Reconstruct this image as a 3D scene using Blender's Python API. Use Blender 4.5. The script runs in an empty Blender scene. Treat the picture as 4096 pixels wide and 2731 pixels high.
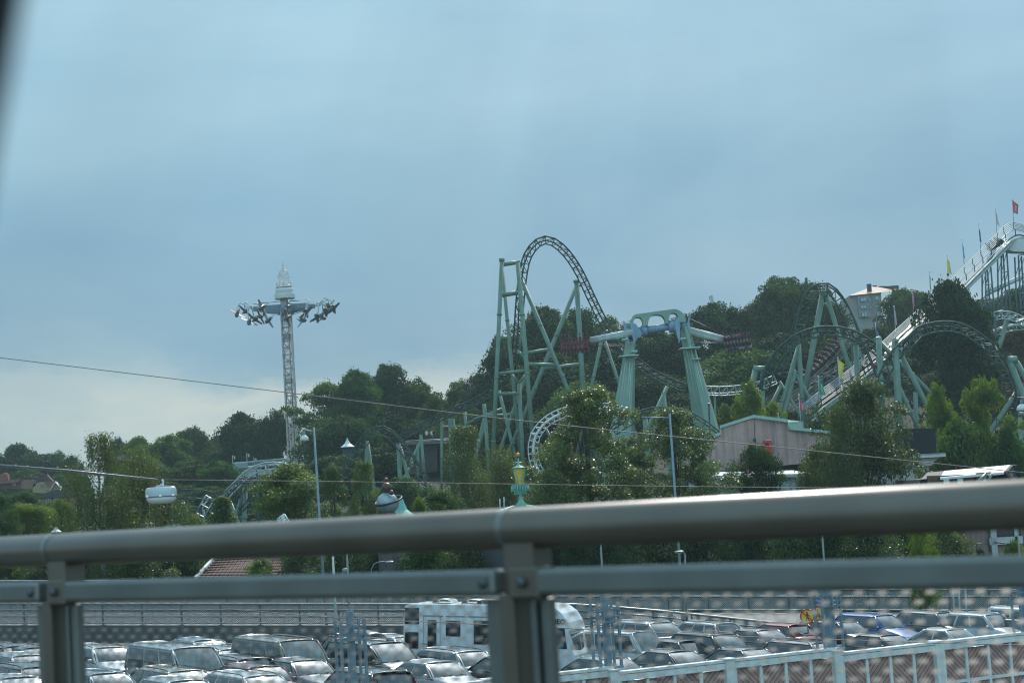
import bpy, bmesh, math, random
import numpy as np
from mathutils import Vector, Matrix
from math import radians, sin, cos, pi, sqrt, atan2
random.seed(7)
S = bpy.context.scene
COL = S.collection
# ------------------------------------------------------------------ camera
CAMH = 7.0
PITCH, ROLL = radians(4.98), radians(-3.4)
FPX = 7314.0                      # focal length in pixels of the 4096 px wide photograph
cam = bpy.data.cameras.new('camera'); camo = bpy.data.objects.new('camera', cam); COL.objects.link(camo)
CM = Matrix.Rotation(pi/2+PITCH, 3, 'X') @ Matrix.Rotation(ROLL, 3, 'Z')
camo.matrix_world = Matrix.Translation((0, 0, CAMH)) @ CM.to_4x4()
cam.sensor_width = 36; cam.lens = 36*FPX/4096
cam.clip_start = 0.05; cam.clip_end = 9000
cam.dof.use_dof = True; cam.dof.focus_distance = 130; cam.dof.aperture_fstop = 4.6
S.camera = camo
# ------------------------------------------------------------------ world
SUN_EL, SUN_AZ = radians(47), radians(14)      # azimuth from +Y (view direction) towards +X
w = bpy.data.worlds.new('World'); S.world = w; w.use_nodes = True
nt = w.node_tree; nt.nodes.clear()
def wn(t, **k):
    n = nt.nodes.new(t)
    for a, b in k.items(): setattr(n, a, b)
    return n
out = wn('ShaderNodeOutputWorld'); bg = wn('ShaderNodeBackground'); bg.inputs[1].default_value = 0.10
sky = wn('ShaderNodeTexSky', sky_type='NISHITA', sun_disc=False, sun_elevation=SUN_EL, sun_rotation=SUN_AZ,
         air_density=1.0, dust_density=2.0, ozone_density=2.0)
tc = wn('ShaderNodeTexCoord'); mp = wn('ShaderNodeMapping'); mp.inputs['Scale'].default_value = (2.2, 2.2, 6.5)
mp.inputs['Location'].default_value = (0.35, 0.0, 0.15)
n1 = wn('ShaderNodeTexNoise'); n1.inputs['Scale'].default_value = 1.1; n1.inputs['Detail'].default_value = 6; n1.inputs['Roughness'].default_value = 0.5
n1.inputs['Distortion'].default_value = 0.3
nt.links.new(tc.outputs['Generated'], mp.inputs[0]); nt.links.new(mp.outputs[0], n1.inputs[0])
r1 = wn('ShaderNodeValToRGB'); r1.color_ramp.elements[0].position = 0.40; r1.color_ramp.elements[1].position = 0.66
nt.links.new(n1.outputs[0], r1.inputs[0])
sep = wn('ShaderNodeSeparateXYZ'); nt.links.new(tc.outputs['Generated'], sep.inputs[0])
# base veil of thin high cloud: pale towards the horizon, blue-grey higher up
rh = wn('ShaderNodeValToRGB'); e = rh.color_ramp
e.elements[0].position = 0.0; e.elements[0].color = (3.7, 5.0, 5.15, 1)
e.elements[1].position = 0.55; e.elements[1].color = (3.7, 6.4, 8.0, 1)
for p, c in ((0.06, (3.4, 5.1, 5.6, 1)), (0.10, (2.0, 3.85, 5.2, 1)), (0.17, (2.1, 4.2, 5.6, 1)), (0.29, (3.1, 5.6, 7.0, 1))):
    x = e.elements.new(p); x.color = c
# the veil's height wanders a little
n3 = wn('ShaderNodeTexNoise'); n3.inputs['Scale'].default_value = 3.2; n3.inputs['Detail'].default_value = 5; n3.inputs['Roughness'].default_value = 0.55
mp3 = wn('ShaderNodeMapping'); mp3.inputs['Scale'].default_value = (1.6, 1.6, 4.5); mp3.inputs['Location'].default_value = (1.7, .4, .2)
nt.links.new(tc.outputs['Generated'], mp3.inputs[0]); nt.links.new(mp3.outputs[0], n3.inputs[0])
ma = wn('ShaderNodeMath', operation='MULTIPLY_ADD'); ma.inputs[1].default_value = 0.10; ma.inputs[2].default_value = -0.05
nt.links.new(n3.outputs[0], ma.inputs[0])
ad = wn('ShaderNodeMath', operation='ADD'); nt.links.new(sep.outputs[2], ad.inputs[0]); nt.links.new(ma.outputs[0], ad.inputs[1])
nt.links.new(ad.outputs[0], rh.inputs[0])
mixv = wn('ShaderNodeMixRGB'); mixv.inputs[0].default_value = 0.86
nt.links.new(sky.outputs[0], mixv.inputs[1]); nt.links.new(rh.outputs[0], mixv.inputs[2])
# brighter thin patches
mixc = wn('ShaderNodeMixRGB', blend_type='MULTIPLY'); mixc.inputs[0].default_value = 1.0
r2 = wn('ShaderNodeValToRGB'); r2.color_ramp.elements[0].color = (.86, .90, .95, 1); r2.color_ramp.elements[1].color = (1.25, 1.16, 1.09, 1)
r2.color_ramp.elements[0].position = 0.36; r2.color_ramp.elements[1].position = 0.68
nt.links.new(n1.outputs[0], r2.inputs[0]); nt.links.new(mixv.outputs[0], mixc.inputs[1]); nt.links.new(r2.outputs[0], mixc.inputs[2])
# the veil is brighter around the hidden sun's direction, far above the frame
vd = wn('ShaderNodeVectorMath', operation='DOT_PRODUCT'); nrmz = wn('ShaderNodeVectorMath', operation='NORMALIZE')
nt.links.new(tc.outputs['Generated'], nrmz.inputs[0]); nt.links.new(nrmz.outputs[0], vd.inputs[0])
vd.inputs[1].default_value = (sin(SUN_AZ)*cos(SUN_EL), cos(SUN_AZ)*cos(SUN_EL), sin(SUN_EL))
mxm = wn('ShaderNodeMath', operation='MAXIMUM'); mxm.inputs[1].default_value = 0; pw = wn('ShaderNodeMath', operation='POWER'); pw.inputs[1].default_value = 26
ml = wn('ShaderNodeMath', operation='MULTIPLY'); ml.inputs[1].default_value = 30
nt.links.new(vd.outputs['Value'], mxm.inputs[0]); nt.links.new(mxm.outputs[0], pw.inputs[0]); nt.links.new(pw.outputs[0], ml.inputs[0])
addg = wn('ShaderNodeMixRGB', blend_type='ADD'); addg.inputs[0].default_value = 1
# faint rays fanning out from the hidden sun
_s = Vector((sin(SUN_AZ)*cos(SUN_EL), cos(SUN_AZ)*cos(SUN_EL), sin(SUN_EL))); _a = _s.cross(Vector((0, 0, 1))).normalized(); _b = -_s.cross(_a)
if Vector((0, 1, 0)).dot(_b) < 0: _b = -_b
def dotc(v):
    q = wn('ShaderNodeVectorMath', operation='DOT_PRODUCT'); nt.links.new(tc.outputs['Generated'], q.inputs[0]); q.inputs[1].default_value = v; return q.outputs['Value']
at = wn('ShaderNodeMath', operation='ARCTAN2'); nt.links.new(dotc(_a), at.inputs[0]); nt.links.new(dotc(_b), at.inputs[1])
nr = wn('ShaderNodeTexNoise', noise_dimensions='1D'); nr.inputs['Scale'].default_value = 6; nr.inputs['Detail'].default_value = 3; nt.links.new(at.outputs[0], nr.inputs['W'])
# cream cloud bank low on the left
n5 = wn('ShaderNodeTexNoise'); n5.inputs['Scale'].default_value = 9; n5.inputs['Detail'].default_value = 8; n5.inputs['Roughness'].default_value = .6
mp5 = wn('ShaderNodeMapping'); mp5.inputs['Scale'].default_value = (1, 1, 2.3); nt.links.new(tc.outputs['Generated'], mp5.inputs[0]); nt.links.new(mp5.outputs[0], n5.inputs[0])
def mr(src, a, b, c, d):
    q = wn('ShaderNodeMapRange', interpolation_type='SMOOTHSTEP'); nt.links.new(src, q.inputs[0])
    for i, v in enumerate((a, b, c, d)): q.inputs[i+1].default_value = v
    return q.outputs[0]
def mm(op, a, b):
    q = wn('ShaderNodeMath', operation=op); nt.links.new(a, q.inputs[0])
    if isinstance(b, float): q.inputs[1].default_value = b
    else: nt.links.new(b, q.inputs[1])
    return q.outputs[0]
zz = mm('ADD', sep.outputs[2], mm('MULTIPLY', mm('SUBTRACT', n5.outputs[0], .5), .09))
bank = mm('MULTIPLY', mr(zz, .086, .068, 0., 1.), mr(sep.outputs[0], .06, -.06, 0., 1.))
bank = mm('MULTIPLY', bank, mr(zz, .0, .05, .35, 1.)); bank = mm('MULTIPLY', bank, mr(n5.outputs[0], .38, .62, .35, .95))
ray = mr(nr.outputs[0], .35, .68, .972, 1.035); cr = wn('ShaderNodeCombineXYZ')
for i in range(3): nt.links.new(ray, cr.inputs[i])
mray = wn('ShaderNodeMixRGB', blend_type='MULTIPLY'); mray.inputs[0].default_value = 1; nt.links.new(mixc.outputs[0], mray.inputs[1]); nt.links.new(cr.outputs[0], mray.inputs[2]); mixc = mray
mixb = wn('ShaderNodeMixRGB'); nt.links.new(bank, mixb.inputs[0]); nt.links.new(mixc.outputs[0], mixb.inputs[1]); mixb.inputs[2].default_value = (5.9, 6.4, 6.05, 1)
nt.links.new(mixb.outputs[0], addg.inputs[1]); nt.links.new(ml.outputs[0], addg.inputs[2])
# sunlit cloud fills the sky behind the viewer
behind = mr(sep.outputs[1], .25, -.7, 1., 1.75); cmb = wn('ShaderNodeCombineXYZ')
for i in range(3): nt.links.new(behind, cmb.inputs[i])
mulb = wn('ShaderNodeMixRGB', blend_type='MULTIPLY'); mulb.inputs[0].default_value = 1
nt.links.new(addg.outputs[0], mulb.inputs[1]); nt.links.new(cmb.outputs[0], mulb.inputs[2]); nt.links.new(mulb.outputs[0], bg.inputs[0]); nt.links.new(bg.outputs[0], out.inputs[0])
# ------------------------------------------------------------------ sun
sl = bpy.data.lights.new('sun', 'SUN'); sl.energy = 3.6; sl.angle = radians(0.6); sl.color = (1, .96, .88)
so = bpy.data.objects.new('sun', sl); COL.objects.link(so)
sd = Vector((sin(SUN_AZ)*cos(SUN_EL), cos(SUN_AZ)*cos(SUN_EL), sin(SUN_EL)))
so.rotation_euler = sd.to_track_quat('Z', 'Y').to_euler(); so.location = sd*300
S.view_settings.view_transform = 'Standard'; S.view_settings.look = 'None'
S.view_settings.exposure = 0.0; S.view_settings.gamma = 1.0
S.cycles.max_bounces = 6; S.cycles.diffuse_bounces = 2; S.cycles.glossy_bounces = 3; S.cycles.transmission_bounces = 3
S.cycles.transparent_max_bounces = 6; S.cycles.volume_bounces = 0; S.cycles.sample_clamp_indirect = 4; S.cycles.caustics_reflective = False
S.cycles.caustics_refractive = False
S.cycles.pixel_filter_type = 'BLACKMAN_HARRIS'; S.cycles.filter_width = 1.15
# ------------------------------------------------------------------ helpers
REG = dict(A=(0,1300,2.138), B=(1000,1300,2.138), C=(1900,900,2.138), J=(1900,1400,2.138), E=(2800,1050,2.94),
           F=(3400,750,2.412), G=(2600,1500,2.94), H=(3300,1350,2.613), K=(0,2000,2.145), L=(900,2000,2.145),
           M=(1700,2000,2.145), N=(2400,2000,2.145), O=(3096,2000,2.145), T=(850,1000,3.92), U=(1000,1350,2.85),
           V=(600,1750,3.92), W=(2050,1600,5.227), X=(3500,1300,3.92), Y=(3600,1600,4.742), Z=(100,1750,3.92),
           XA=(2200,1200,5.872), D=(0,0,0.57422))
def P(r, x, y, Y):
    """world point at distance Y ahead that is seen at (x, y) of a measured crop"""
    x0, y0, s = REG[r]
    d = CM @ Vector(((x0+x/s-2048)/FPX, -(y0+y/s-1365.5)/FPX, -1))
    k = Y/d.y
    return Vector((0, 0, CAMH))+d*k
def PP(r, pts, Y):
    return [P(r, p[0], p[1], p[2] if len(p) > 2 else Y) for p in pts]
def ppm(Y): return FPX/Y          # photograph pixels per metre at distance Y
def gz(X): return -0.0594*X-0.07  # the car park slopes down to the right
def sm(a, b, x):
    t = min(1, max(0, (x-a)/(b-a))); return t*t*(3-2*t)
def interp(x, tab):
    if x <= tab[0][0]: return tab[0][1]
    for (a, b), (c, d) in zip(tab, tab[1:]):
        if x <= c:
            t = (x-a)/(c-a); t = t*t*(3-2*t); return b+(d-b)*t
    return tab[-1][1]
HILL = [(-140, 6), (-90, 9), (-60, 10.5), (-42, 12.5), (-31, 16), (-21, 18), (-14, 14.5), (-3, 18.5), (8, 26.5), (25, 26), (35, 28), (49, 31), (70, 31), (160, 32)]
def terr(X, Y):
    b = gz(max(-45, min(45, X)))
    h = interp(X*340/max(Y, 200), HILL)
    t = sm(165, 345, Y)
    z = b*(1-t)+h*t
    if t > 0: z += 0.8*sin(X*.11)*sin(Y*.07)*t
    return z

_mats = {}
def mat(name, col, rough=0.6, metal=0.0, var=0.12, scale=3.0, bump=0.0, spec=0.5, coat=0.0, dirt=None, emis=None, coords='Object'):
    if name in _mats: return _mats[name]
    m = bpy.data.materials.new(name); m.use_nodes = True; n = m.node_tree; b = n.nodes['Principled BSDF']
    b.inputs['Roughness'].default_value = rough; b.inputs['Metallic'].default_value = metal
    b.inputs['Specular IOR Level'].default_value = spec
    if coat: b.inputs['Coat Weight'].default_value = coat; b.inputs['Coat Roughness'].default_value = 0.04 if coat > .9 else .22
    t = n.nodes.new('ShaderNodeTexCoord'); nz = n.nodes.new('ShaderNodeTexNoise'); nz.inputs['Scale'].default_value = scale; nz.inputs['Detail'].default_value = 5
    n.links.new(t.outputs[coords], nz.inputs[0])
    rp = n.nodes.new('ShaderNodeValToRGB'); rp.color_ramp.elements[0].position = .3; rp.color_ramp.elements[1].position = .7
    c2 = dirt or tuple(min(1, c*(1+var)) for c in col)
    c1 = tuple(c*(1-var) for c in col)
    rp.color_ramp.elements[0].color = (*c1, 1); rp.color_ramp.elements[1].color = (*c2, 1)
    n.links.new(nz.outputs[0], rp.inputs[0]); n.links.new(rp.outputs[0], b.inputs['Base Color'])
    if bump:
        bp = n.nodes.new('ShaderNodeBump'); bp.inputs['Strength'].default_value = bump; bp.inputs['Distance'].default_value = .02
        n.links.new(nz.outputs[0], bp.inputs['Height']); n.links.new(bp.outputs[0], b.inputs['Normal'])
    if emis:
        b.inputs['Emission Color'].default_value = (*emis[0], 1); b.inputs['Emission Strength'].default_value = emis[1]
    _mats[name] = m; return m

def tag(o, label=None, cat=None, group=None, kind=None):
    if label: o['label'] = label
    if cat: o['category'] = cat
    if group: o['group'] = group
    if kind: o['kind'] = kind
    return o
def thing(name, label, cat, loc=(0, 0, 0), rz=0, group=None):
    o = bpy.data.objects.new(name, None); COL.objects.link(o); o.location = loc; o.rotation_euler = (0, 0, rz)
    o.empty_display_size = .3
    return tag(o, label, cat, group)
def copy_tree(o, parent=None):
    c = o.copy(); COL.objects.link(c); c.parent = parent
    for ch in list(o.children): copy_tree(ch, c)
    return c

class MB:
    """collects shapes, then links them as ONE mesh object"""
    def __init__(s): s.v = []; s.f = []; s.m = []; s.sm = []
    def add(s, vs, fs, mi=0, smooth=False):
        b = len(s.v); s.v += [tuple(v) for v in vs]
        for f in fs: s.f.append([b+i for i in f]); s.m.append(mi); s.sm.append(smooth)
        return s
    def box(s, c, sz, M=None, mi=0):
        c = Vector(c); h = Vector(sz)/2; vs = []
        for z in (-1, 1):
            for y in (-1, 1):
                for x in (-1, 1):
                    p = Vector((x*h.x, y*h.y, z*h.z)); vs.append(c+(M @ p if M else p))
        return s.add(vs, [(0,2,3,1), (4,5,7,6), (0,1,5,4), (2,6,7,3), (0,4,6,2), (1,3,7,5)], mi)
    def bar(s, a, b, w, h, up=(0, 0, 1), mi=0):
        a, b = Vector(a), Vector(b); d = b-a; L = d.length
        if L < 1e-6: return s
        x = d/L; u = Vector(up)
        if abs(x.dot(u)) > .98: u = Vector((0, 1, 0))
        y = u.cross(x).normalized(); z = x.cross(y)
        return s.box((a+b)/2, (L, w, h), Matrix((x, y, z)).transposed(), mi)
    def tube(s, pts, r, n=8, mi=0, caps=True, closed=False):
        pts = [Vector(p) for p in pts]; N = len(pts)
        rr = r if isinstance(r, (list, tuple)) else [r]*N
        base = len(s.v); prev = None
        for i, p in enumerate(pts):
            a = pts[max(0, i-1)]; b = pts[min(N-1, i+1)]; t = (b-a)
            if t.length < 1e-9: t = Vector((0, 0, 1))
            t.normalize()
            if prev is None:
                u = Vector((0, 0, 1)) if abs(t.z) < .9 else Vector((0, 1, 0))
                u = (u-t*u.dot(t)).normalized()
            else:
                u = prev-t*prev.dot(t)
                u = u.normalized() if u.length > 1e-6 else t.orthogonal().normalized()
            prev = u; v = t.cross(u)
            for k in range(n):
                a_ = 2*pi*k/n; s.v.append(tuple(p+(u*cos(a_)+v*sin(a_))*rr[i]))
        for i in range(N-1):
            for k in range(n):
                k2 = (k+1) % n
                s.f.append([base+i*n+k, base+i*n+k2, base+(i+1)*n+k2, base+(i+1)*n+k]); s.m.append(mi); s.sm.append(True)
        if caps:
            s.f.append([base+k for k in range(n)][::-1]); s.m.append(mi); s.sm.append(False)
            s.f.append([base+(N-1)*n+k for k in range(n)]); s.m.append(mi); s.sm.append(False)
        return s
    def lathe(s, c, prof, n=20, mi=0, smooth=True, axis=None):
        """prof: (radius, height) pairs, turned about z (or the matrix axis)"""
        c = Vector(c); base = len(s.v)
        for r, h in prof:
            for k in range(n):
                p = Vector((r*cos(2*pi*k/n), r*sin(2*pi*k/n), h)); s.v.append(tuple(c+(axis @ p if axis else p)))
        for i in range(len(prof)-1):
            for k in range(n):
                k2 = (k+1) % n
                s.f.append([base+i*n+k, base+i*n+k2, base+(i+1)*n+k2, base+(i+1)*n+k]); s.m.append(mi); s.sm.append(smooth)
        for j, i in ((0, 0), (1, len(prof)-1)):
            if prof[i][0] > 1e-4:
                f = [base+i*n+k for k in range(n)]; s.f.append(f if j else f[::-1]); s.m.append(mi); s.sm.append(False)
        return s
    def sphere(s, c, r, n=16, mi=0, sz=1.0):
        return s.lathe(c, [(max(1e-5, r*sin(pi*i/(n//2+2))), -r*sz*cos(pi*i/(n//2+2))) for i in range(n//2+3)], n, mi)
    def prism(s, poly, d, mi=0, mi2=None):
        """poly: list of 3-D points, pushed along d"""
        poly = [Vector(p) for p in poly]; d = Vector(d); n = len(poly); b = len(s.v)
        s.v += [tuple(p) for p in poly]+[tuple(p+d) for p in poly]
        s.f.append([b+i for i in range(n)]); s.f.append([b+n+i for i in range(n)][::-1])
        s.m += [mi, mi]; s.sm += [False, False]
        for i in range(n):
            j = (i+1) % n
            s.f.append([b+j, b+i, b+n+i, b+n+j]); s.m.append(mi if mi2 is None else mi2); s.sm.append(False)
        return s
    def grid(s, fn, nu, nv, mi=0, smooth=True):
        b = len(s.v)
        for j in range(nv+1):
            for i in range(nu+1): s.v.append(tuple(fn(i/nu, j/nv)))
        for j in range(nv):
            for i in range(nu):
                a = b+j*(nu+1)+i; s.f.append([a, a+1, a+nu+2, a+nu+1]); s.m.append(mi); s.sm.append(smooth)
        return s
    def mesh(s, name, off=None):
        me = bpy.data.meshes.new(name)
        v = s.v if off is None else [(p[0]-off[0], p[1]-off[1], p[2]-off[2]) for p in s.v]
        me.from_pydata(v, [], s.f)
        me.polygons.foreach_set('material_index', s.m); me.polygons.foreach_set('use_smooth', s.sm)
        me.update(); return me
    def build(s, name, mats, parent=None, local=False, loc=None):
        """world coordinates unless local; parented parts keep their place"""
        off = None
        if parent is not None and not local:
            if parent.type == 'EMPTY' or True:
                off = parent_world(parent)
        if loc is not None: off = loc
        if off is not None and not isinstance(off, Vector) and hasattr(off, 'inverted'):
            inv = off.inverted(); s.v = [tuple(inv @ Vector(p)) for p in s.v]; off = None
        me = s.mesh(name, off)
        o = bpy.data.objects.new(name, me); COL.objects.link(o)
        for m in (mats if isinstance(mats, (list, tuple)) else [mats]): me.materials.append(m)
        if parent is not None: o.parent = parent
        if loc is not None: o.location = loc
        return o
def parent_world(o):
    M = Matrix.Translation(o.location) @ o.rotation_euler.to_matrix().to_4x4() @ Matrix.Diagonal((*o.scale, 1))
    return (parent_world(o.parent) @ M) if o.parent else M
def smoothpts(pts, n=6):
    pts = [Vector(p) for p in pts]; o = []
    for i in range(len(pts)-1):
        p0 = pts[max(0, i-1)]; p1 = pts[i]; p2 = pts[i+1]; p3 = pts[min(len(pts)-1, i+2)]
        for k in range(n):
            t = k/n
            o.append(.5*((2*p1)+(p2-p0)*t+(2*p0-5*p1+4*p2-p3)*t*t+(3*p1-p0-3*p2+p3)*t**3))
    o.append(pts[-1]); return o
def resample(pts, step):
    out = [pts[0]]; acc = 0
    for a, b in zip(pts, pts[1:]):
        L = (b-a).length
        while acc+L >= step and L > 1e-9:
            t = (step-acc)/L; a = a.lerp(b, t); out.append(a); L = (b-a).length; acc = 0
        acc += L
    if (out[-1]-pts[-1]).length > step*.3: out.append(pts[-1])
    return out
def text_mesh(txt, size, depth=0.01, shear=0.0, bold=0.0):
    """lettering as plain geometry, in the xy plane, centred"""
    c = bpy.data.curves.new('lettering', 'FONT'); c.body = txt; c.size = size; c.extrude = depth; c.shear = shear; c.offset = bold
    c.align_x = 'CENTER'; c.align_y = 'CENTER'; c.resolution_u = 2
    o = bpy.data.objects.new('lettering', c); COL.objects.link(o)
    bpy.context.view_layer.update()
    me = bpy.data.meshes.new_from_object(o.evaluated_get(bpy.context.evaluated_depsgraph_get()))
    bpy.data.objects.remove(o); bpy.data.curves.remove(c)
    return me
def put_text(name, txt, size, M, m, parent=None, depth=.01, shear=0., bold=0.):
    me = text_mesh(txt, size, depth, shear, bold); me.name = name
    T = M if parent is None else parent_world(parent).inverted() @ M
    me.transform(T); me.materials.clear(); me.materials.append(m)
    o = bpy.data.objects.new(name, me); COL.objects.link(o)
    if parent is not None: o.parent = parent
    return o
def frame(o, x, y=None, z=None):
    """4x4 with columns x, y, z at o"""
    x = Vector(x).normalized(); z = Vector(z).normalized(); y = z.cross(x).normalized(); x = y.cross(z)
    M = Matrix((x, y, z)).transposed().to_4x4(); M.translation = Vector(o); return M
# ================================================================== materials
M_GREEN = mat('coaster_green_paint', (.12, .200, .150), .5, var=.1, scale=.8, dirt=(.155, .245, .19))
M_TRACK = mat('track_dark_green', (.028, .066, .056), .65, var=.15, spec=.25)
M_TRACKL = mat('track_pale_steel', (.36, .44, .43), .4, .3, var=.1)
M_UPP = mat('ride_mint_paint', (.20, .315, .25), .5, var=.08, scale=.5, dirt=(.25, .37, .30))
M_BLUE = mat('ride_blue_paint', (.21, .33, .44), .45, var=.1)
M_DBLUE = mat('tower_blue_green', (.03, .085, .095), .5, var=.15)
M_WHITE = mat('white_paint', (.62, .65, .63), .45, var=.06)
M_OFFW = mat('offwhite_steel', (.42, .46, .44), .5, var=.15, scale=2)
M_GALV = mat('galvanised_steel', (.165, .178, .168), .4, .3, var=.16, scale=5, coat=1.0)
M_GALVB = mat('bluegrey_steel', (.19, .26, .31), .45, .2, var=.15, scale=6)
M_RAILW = mat('warm_alu_rail', (.135, .112, .088), .36, .15, var=.2, scale=2.5, coat=.35)
M_RUST = mat('rusty_cable', (.14, .075, .045), .8, var=.3)
M_WIRE = mat('wire_grey', (.22, .17, .15), .6, var=.2)
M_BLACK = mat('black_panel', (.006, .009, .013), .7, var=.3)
M_RUBBER = mat('black_rubber', (.012, .012, .013), .8)
M_DARK = mat('dark_steel', (.03, .035, .04), .5, .3)
M_BROWN = mat('bronze_brown', (.11, .055, .045), .4, .35, var=.25, scale=3)
M_REDSEAT = mat('red_seat', (.11, .012, .02), .45, var=.2)
M_SKIN = mat('skin', (.42, .24, .17), .6)
M_GOLD = mat('gold_leaf', (.75, .36, .05), .35, .4)
M_AMBER = mat('amber_glass', (.72, .42, .035), .25, var=.2, scale=4)
M_VERD = mat('verdigris_copper', (.18, .42, .36), .5, var=.15, scale=6)
M_VERDL = mat('pale_verdigris_roof', (.29, .42, .36), .5, var=.12, scale=1.5)
M_TRUNK = mat('bark', (.055, .045, .035), .9, var=.3, scale=3, bump=.5)
M_BIRCHT = mat('birch_bark', (.17, .165, .15), .8, var=.5, scale=5, bump=.3)
M_CONC = mat('concrete', (.17, .165, .155), .85, var=.25, scale=1.2, bump=.3)
M_GLASSW = mat('window_glass', (.02, .028, .03), .06, spec=.9, var=.3, scale=.6)

def leaf_mat(name, dark, light, rough=.5, transl=.35, spec=.4, sp=1.0):
    m = bpy.data.materials.new(name); m.use_nodes = True; n = m.node_tree; n.nodes.clear()
    L = n.links.new; N = n.nodes.new
    o = N('ShaderNodeOutputMaterial'); at = N('ShaderNodeAttribute'); at.attribute_name = 'tone'
    oi = N('ShaderNodeObjectInfo'); rp = N('ShaderNodeValToRGB')
    rp.color_ramp.elements[0].color = (*dark, 1); rp.color_ramp.elements[1].color = (*light, 1)
    L(at.outputs['Fac'], rp.inputs[0])
    hs = N('ShaderNodeHueSaturation'); 
    mr = N('ShaderNodeMapRange'); mr.inputs[3].default_value = .475; mr.inputs[4].default_value = .525; L(oi.outputs['Random'], mr.inputs[0]); L(mr.outputs[0], hs.inputs['Hue'])
    mr2 = N('ShaderNodeMapRange'); mr2.inputs[3].default_value = 1.2; mr2.inputs[4].default_value = .82; L(oi.outputs['Random'], mr2.inputs[0]); L(mr2.outputs[0], hs.inputs['Value'])
    L(rp.outputs[0], hs.inputs['Color'])
    b = N('ShaderNodeBsdfPrincipled'); b.inputs['Roughness'].default_value = rough; b.inputs['Specular IOR Level'].default_value = spec
    L(hs.outputs[0], b.inputs['Base Color'])
    t = N('ShaderNodeBsdfTranslucent'); g = N('ShaderNodeMixRGB'); g.blend_type = 'MULTIPLY'; g.inputs[0].default_value = 1; g.inputs[2].default_value = (1.5, 1.6, .55, 1)
    L(hs.outputs[0], g.inputs[1]); L(g.outputs[0], t.inputs[0])
    mx = N('ShaderNodeMixShader'); mx.inputs[0].default_value = transl
    L(b.outputs[0], mx.inputs[1]); L(t.outputs[0], mx.inputs[2]); L(mx.outputs[0], o.inputs[0])
    return m
LM = {
 'oak': leaf_mat('leaves_oak', (.018, .040, .014), (.066, .108, .030), rough=.7, spec=.12, transl=.25),
 'dark': leaf_mat('leaves_dark', (.012, .028, .013), (.042, .078, .028), rough=.7, spec=.1, transl=.2),
 'green': leaf_mat('leaves_green', (.022, .060, .014), (.075, .135, .030), rough=.6, spec=.2, transl=.38),
 'lime': leaf_mat('leaves_lime', (.060, .105, .016), (.175, .225, .036), rough=.6, spec=.2, transl=.45),
 'yellow': leaf_mat('leaves_yellowish', (.05, .085, .018), (.16, .20, .045), transl=.42),
 'birch': leaf_mat('leaves_birch', (.034, .056, .016), (.105, .135, .036), rough=.42, transl=.35, spec=.45),
 'poplar': leaf_mat('leaves_poplar', (.036, .064, .016), (.105, .155, .036), rough=.33, transl=.38, spec=.7),
 'grey': leaf_mat('leaves_grey', (.035, .060, .040), (.085, .115, .075), rough=.6, spec=.2, transl=.25),
 'rust': leaf_mat('leaves_rusty', (.05, .045, .018), (.16, .10, .035), rough=.7, spec=.1, transl=.35),
}
def quads_mesh(name, V, tone):
    """V: (n,4,3) leaf faces, tone per face"""
    n = len(V); me = bpy.data.meshes.new(name)
    me.vertices.add(n*4); me.vertices.foreach_set('co', V.reshape(-1).astype(np.float32))
    me.loops.add(n*4); me.loops.foreach_set('vertex_index', np.arange(n*4, dtype=np.int32))
    me.polygons.add(n); me.polygons.foreach_set('loop_start', np.arange(0, n*4, 4, dtype=np.int32))
    a = me.attributes.new('tone', 'FLOAT', 'FACE'); a.data.foreach_set('value', tone.astype(np.float32))
    me.update(calc_edges=True); return me
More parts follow.
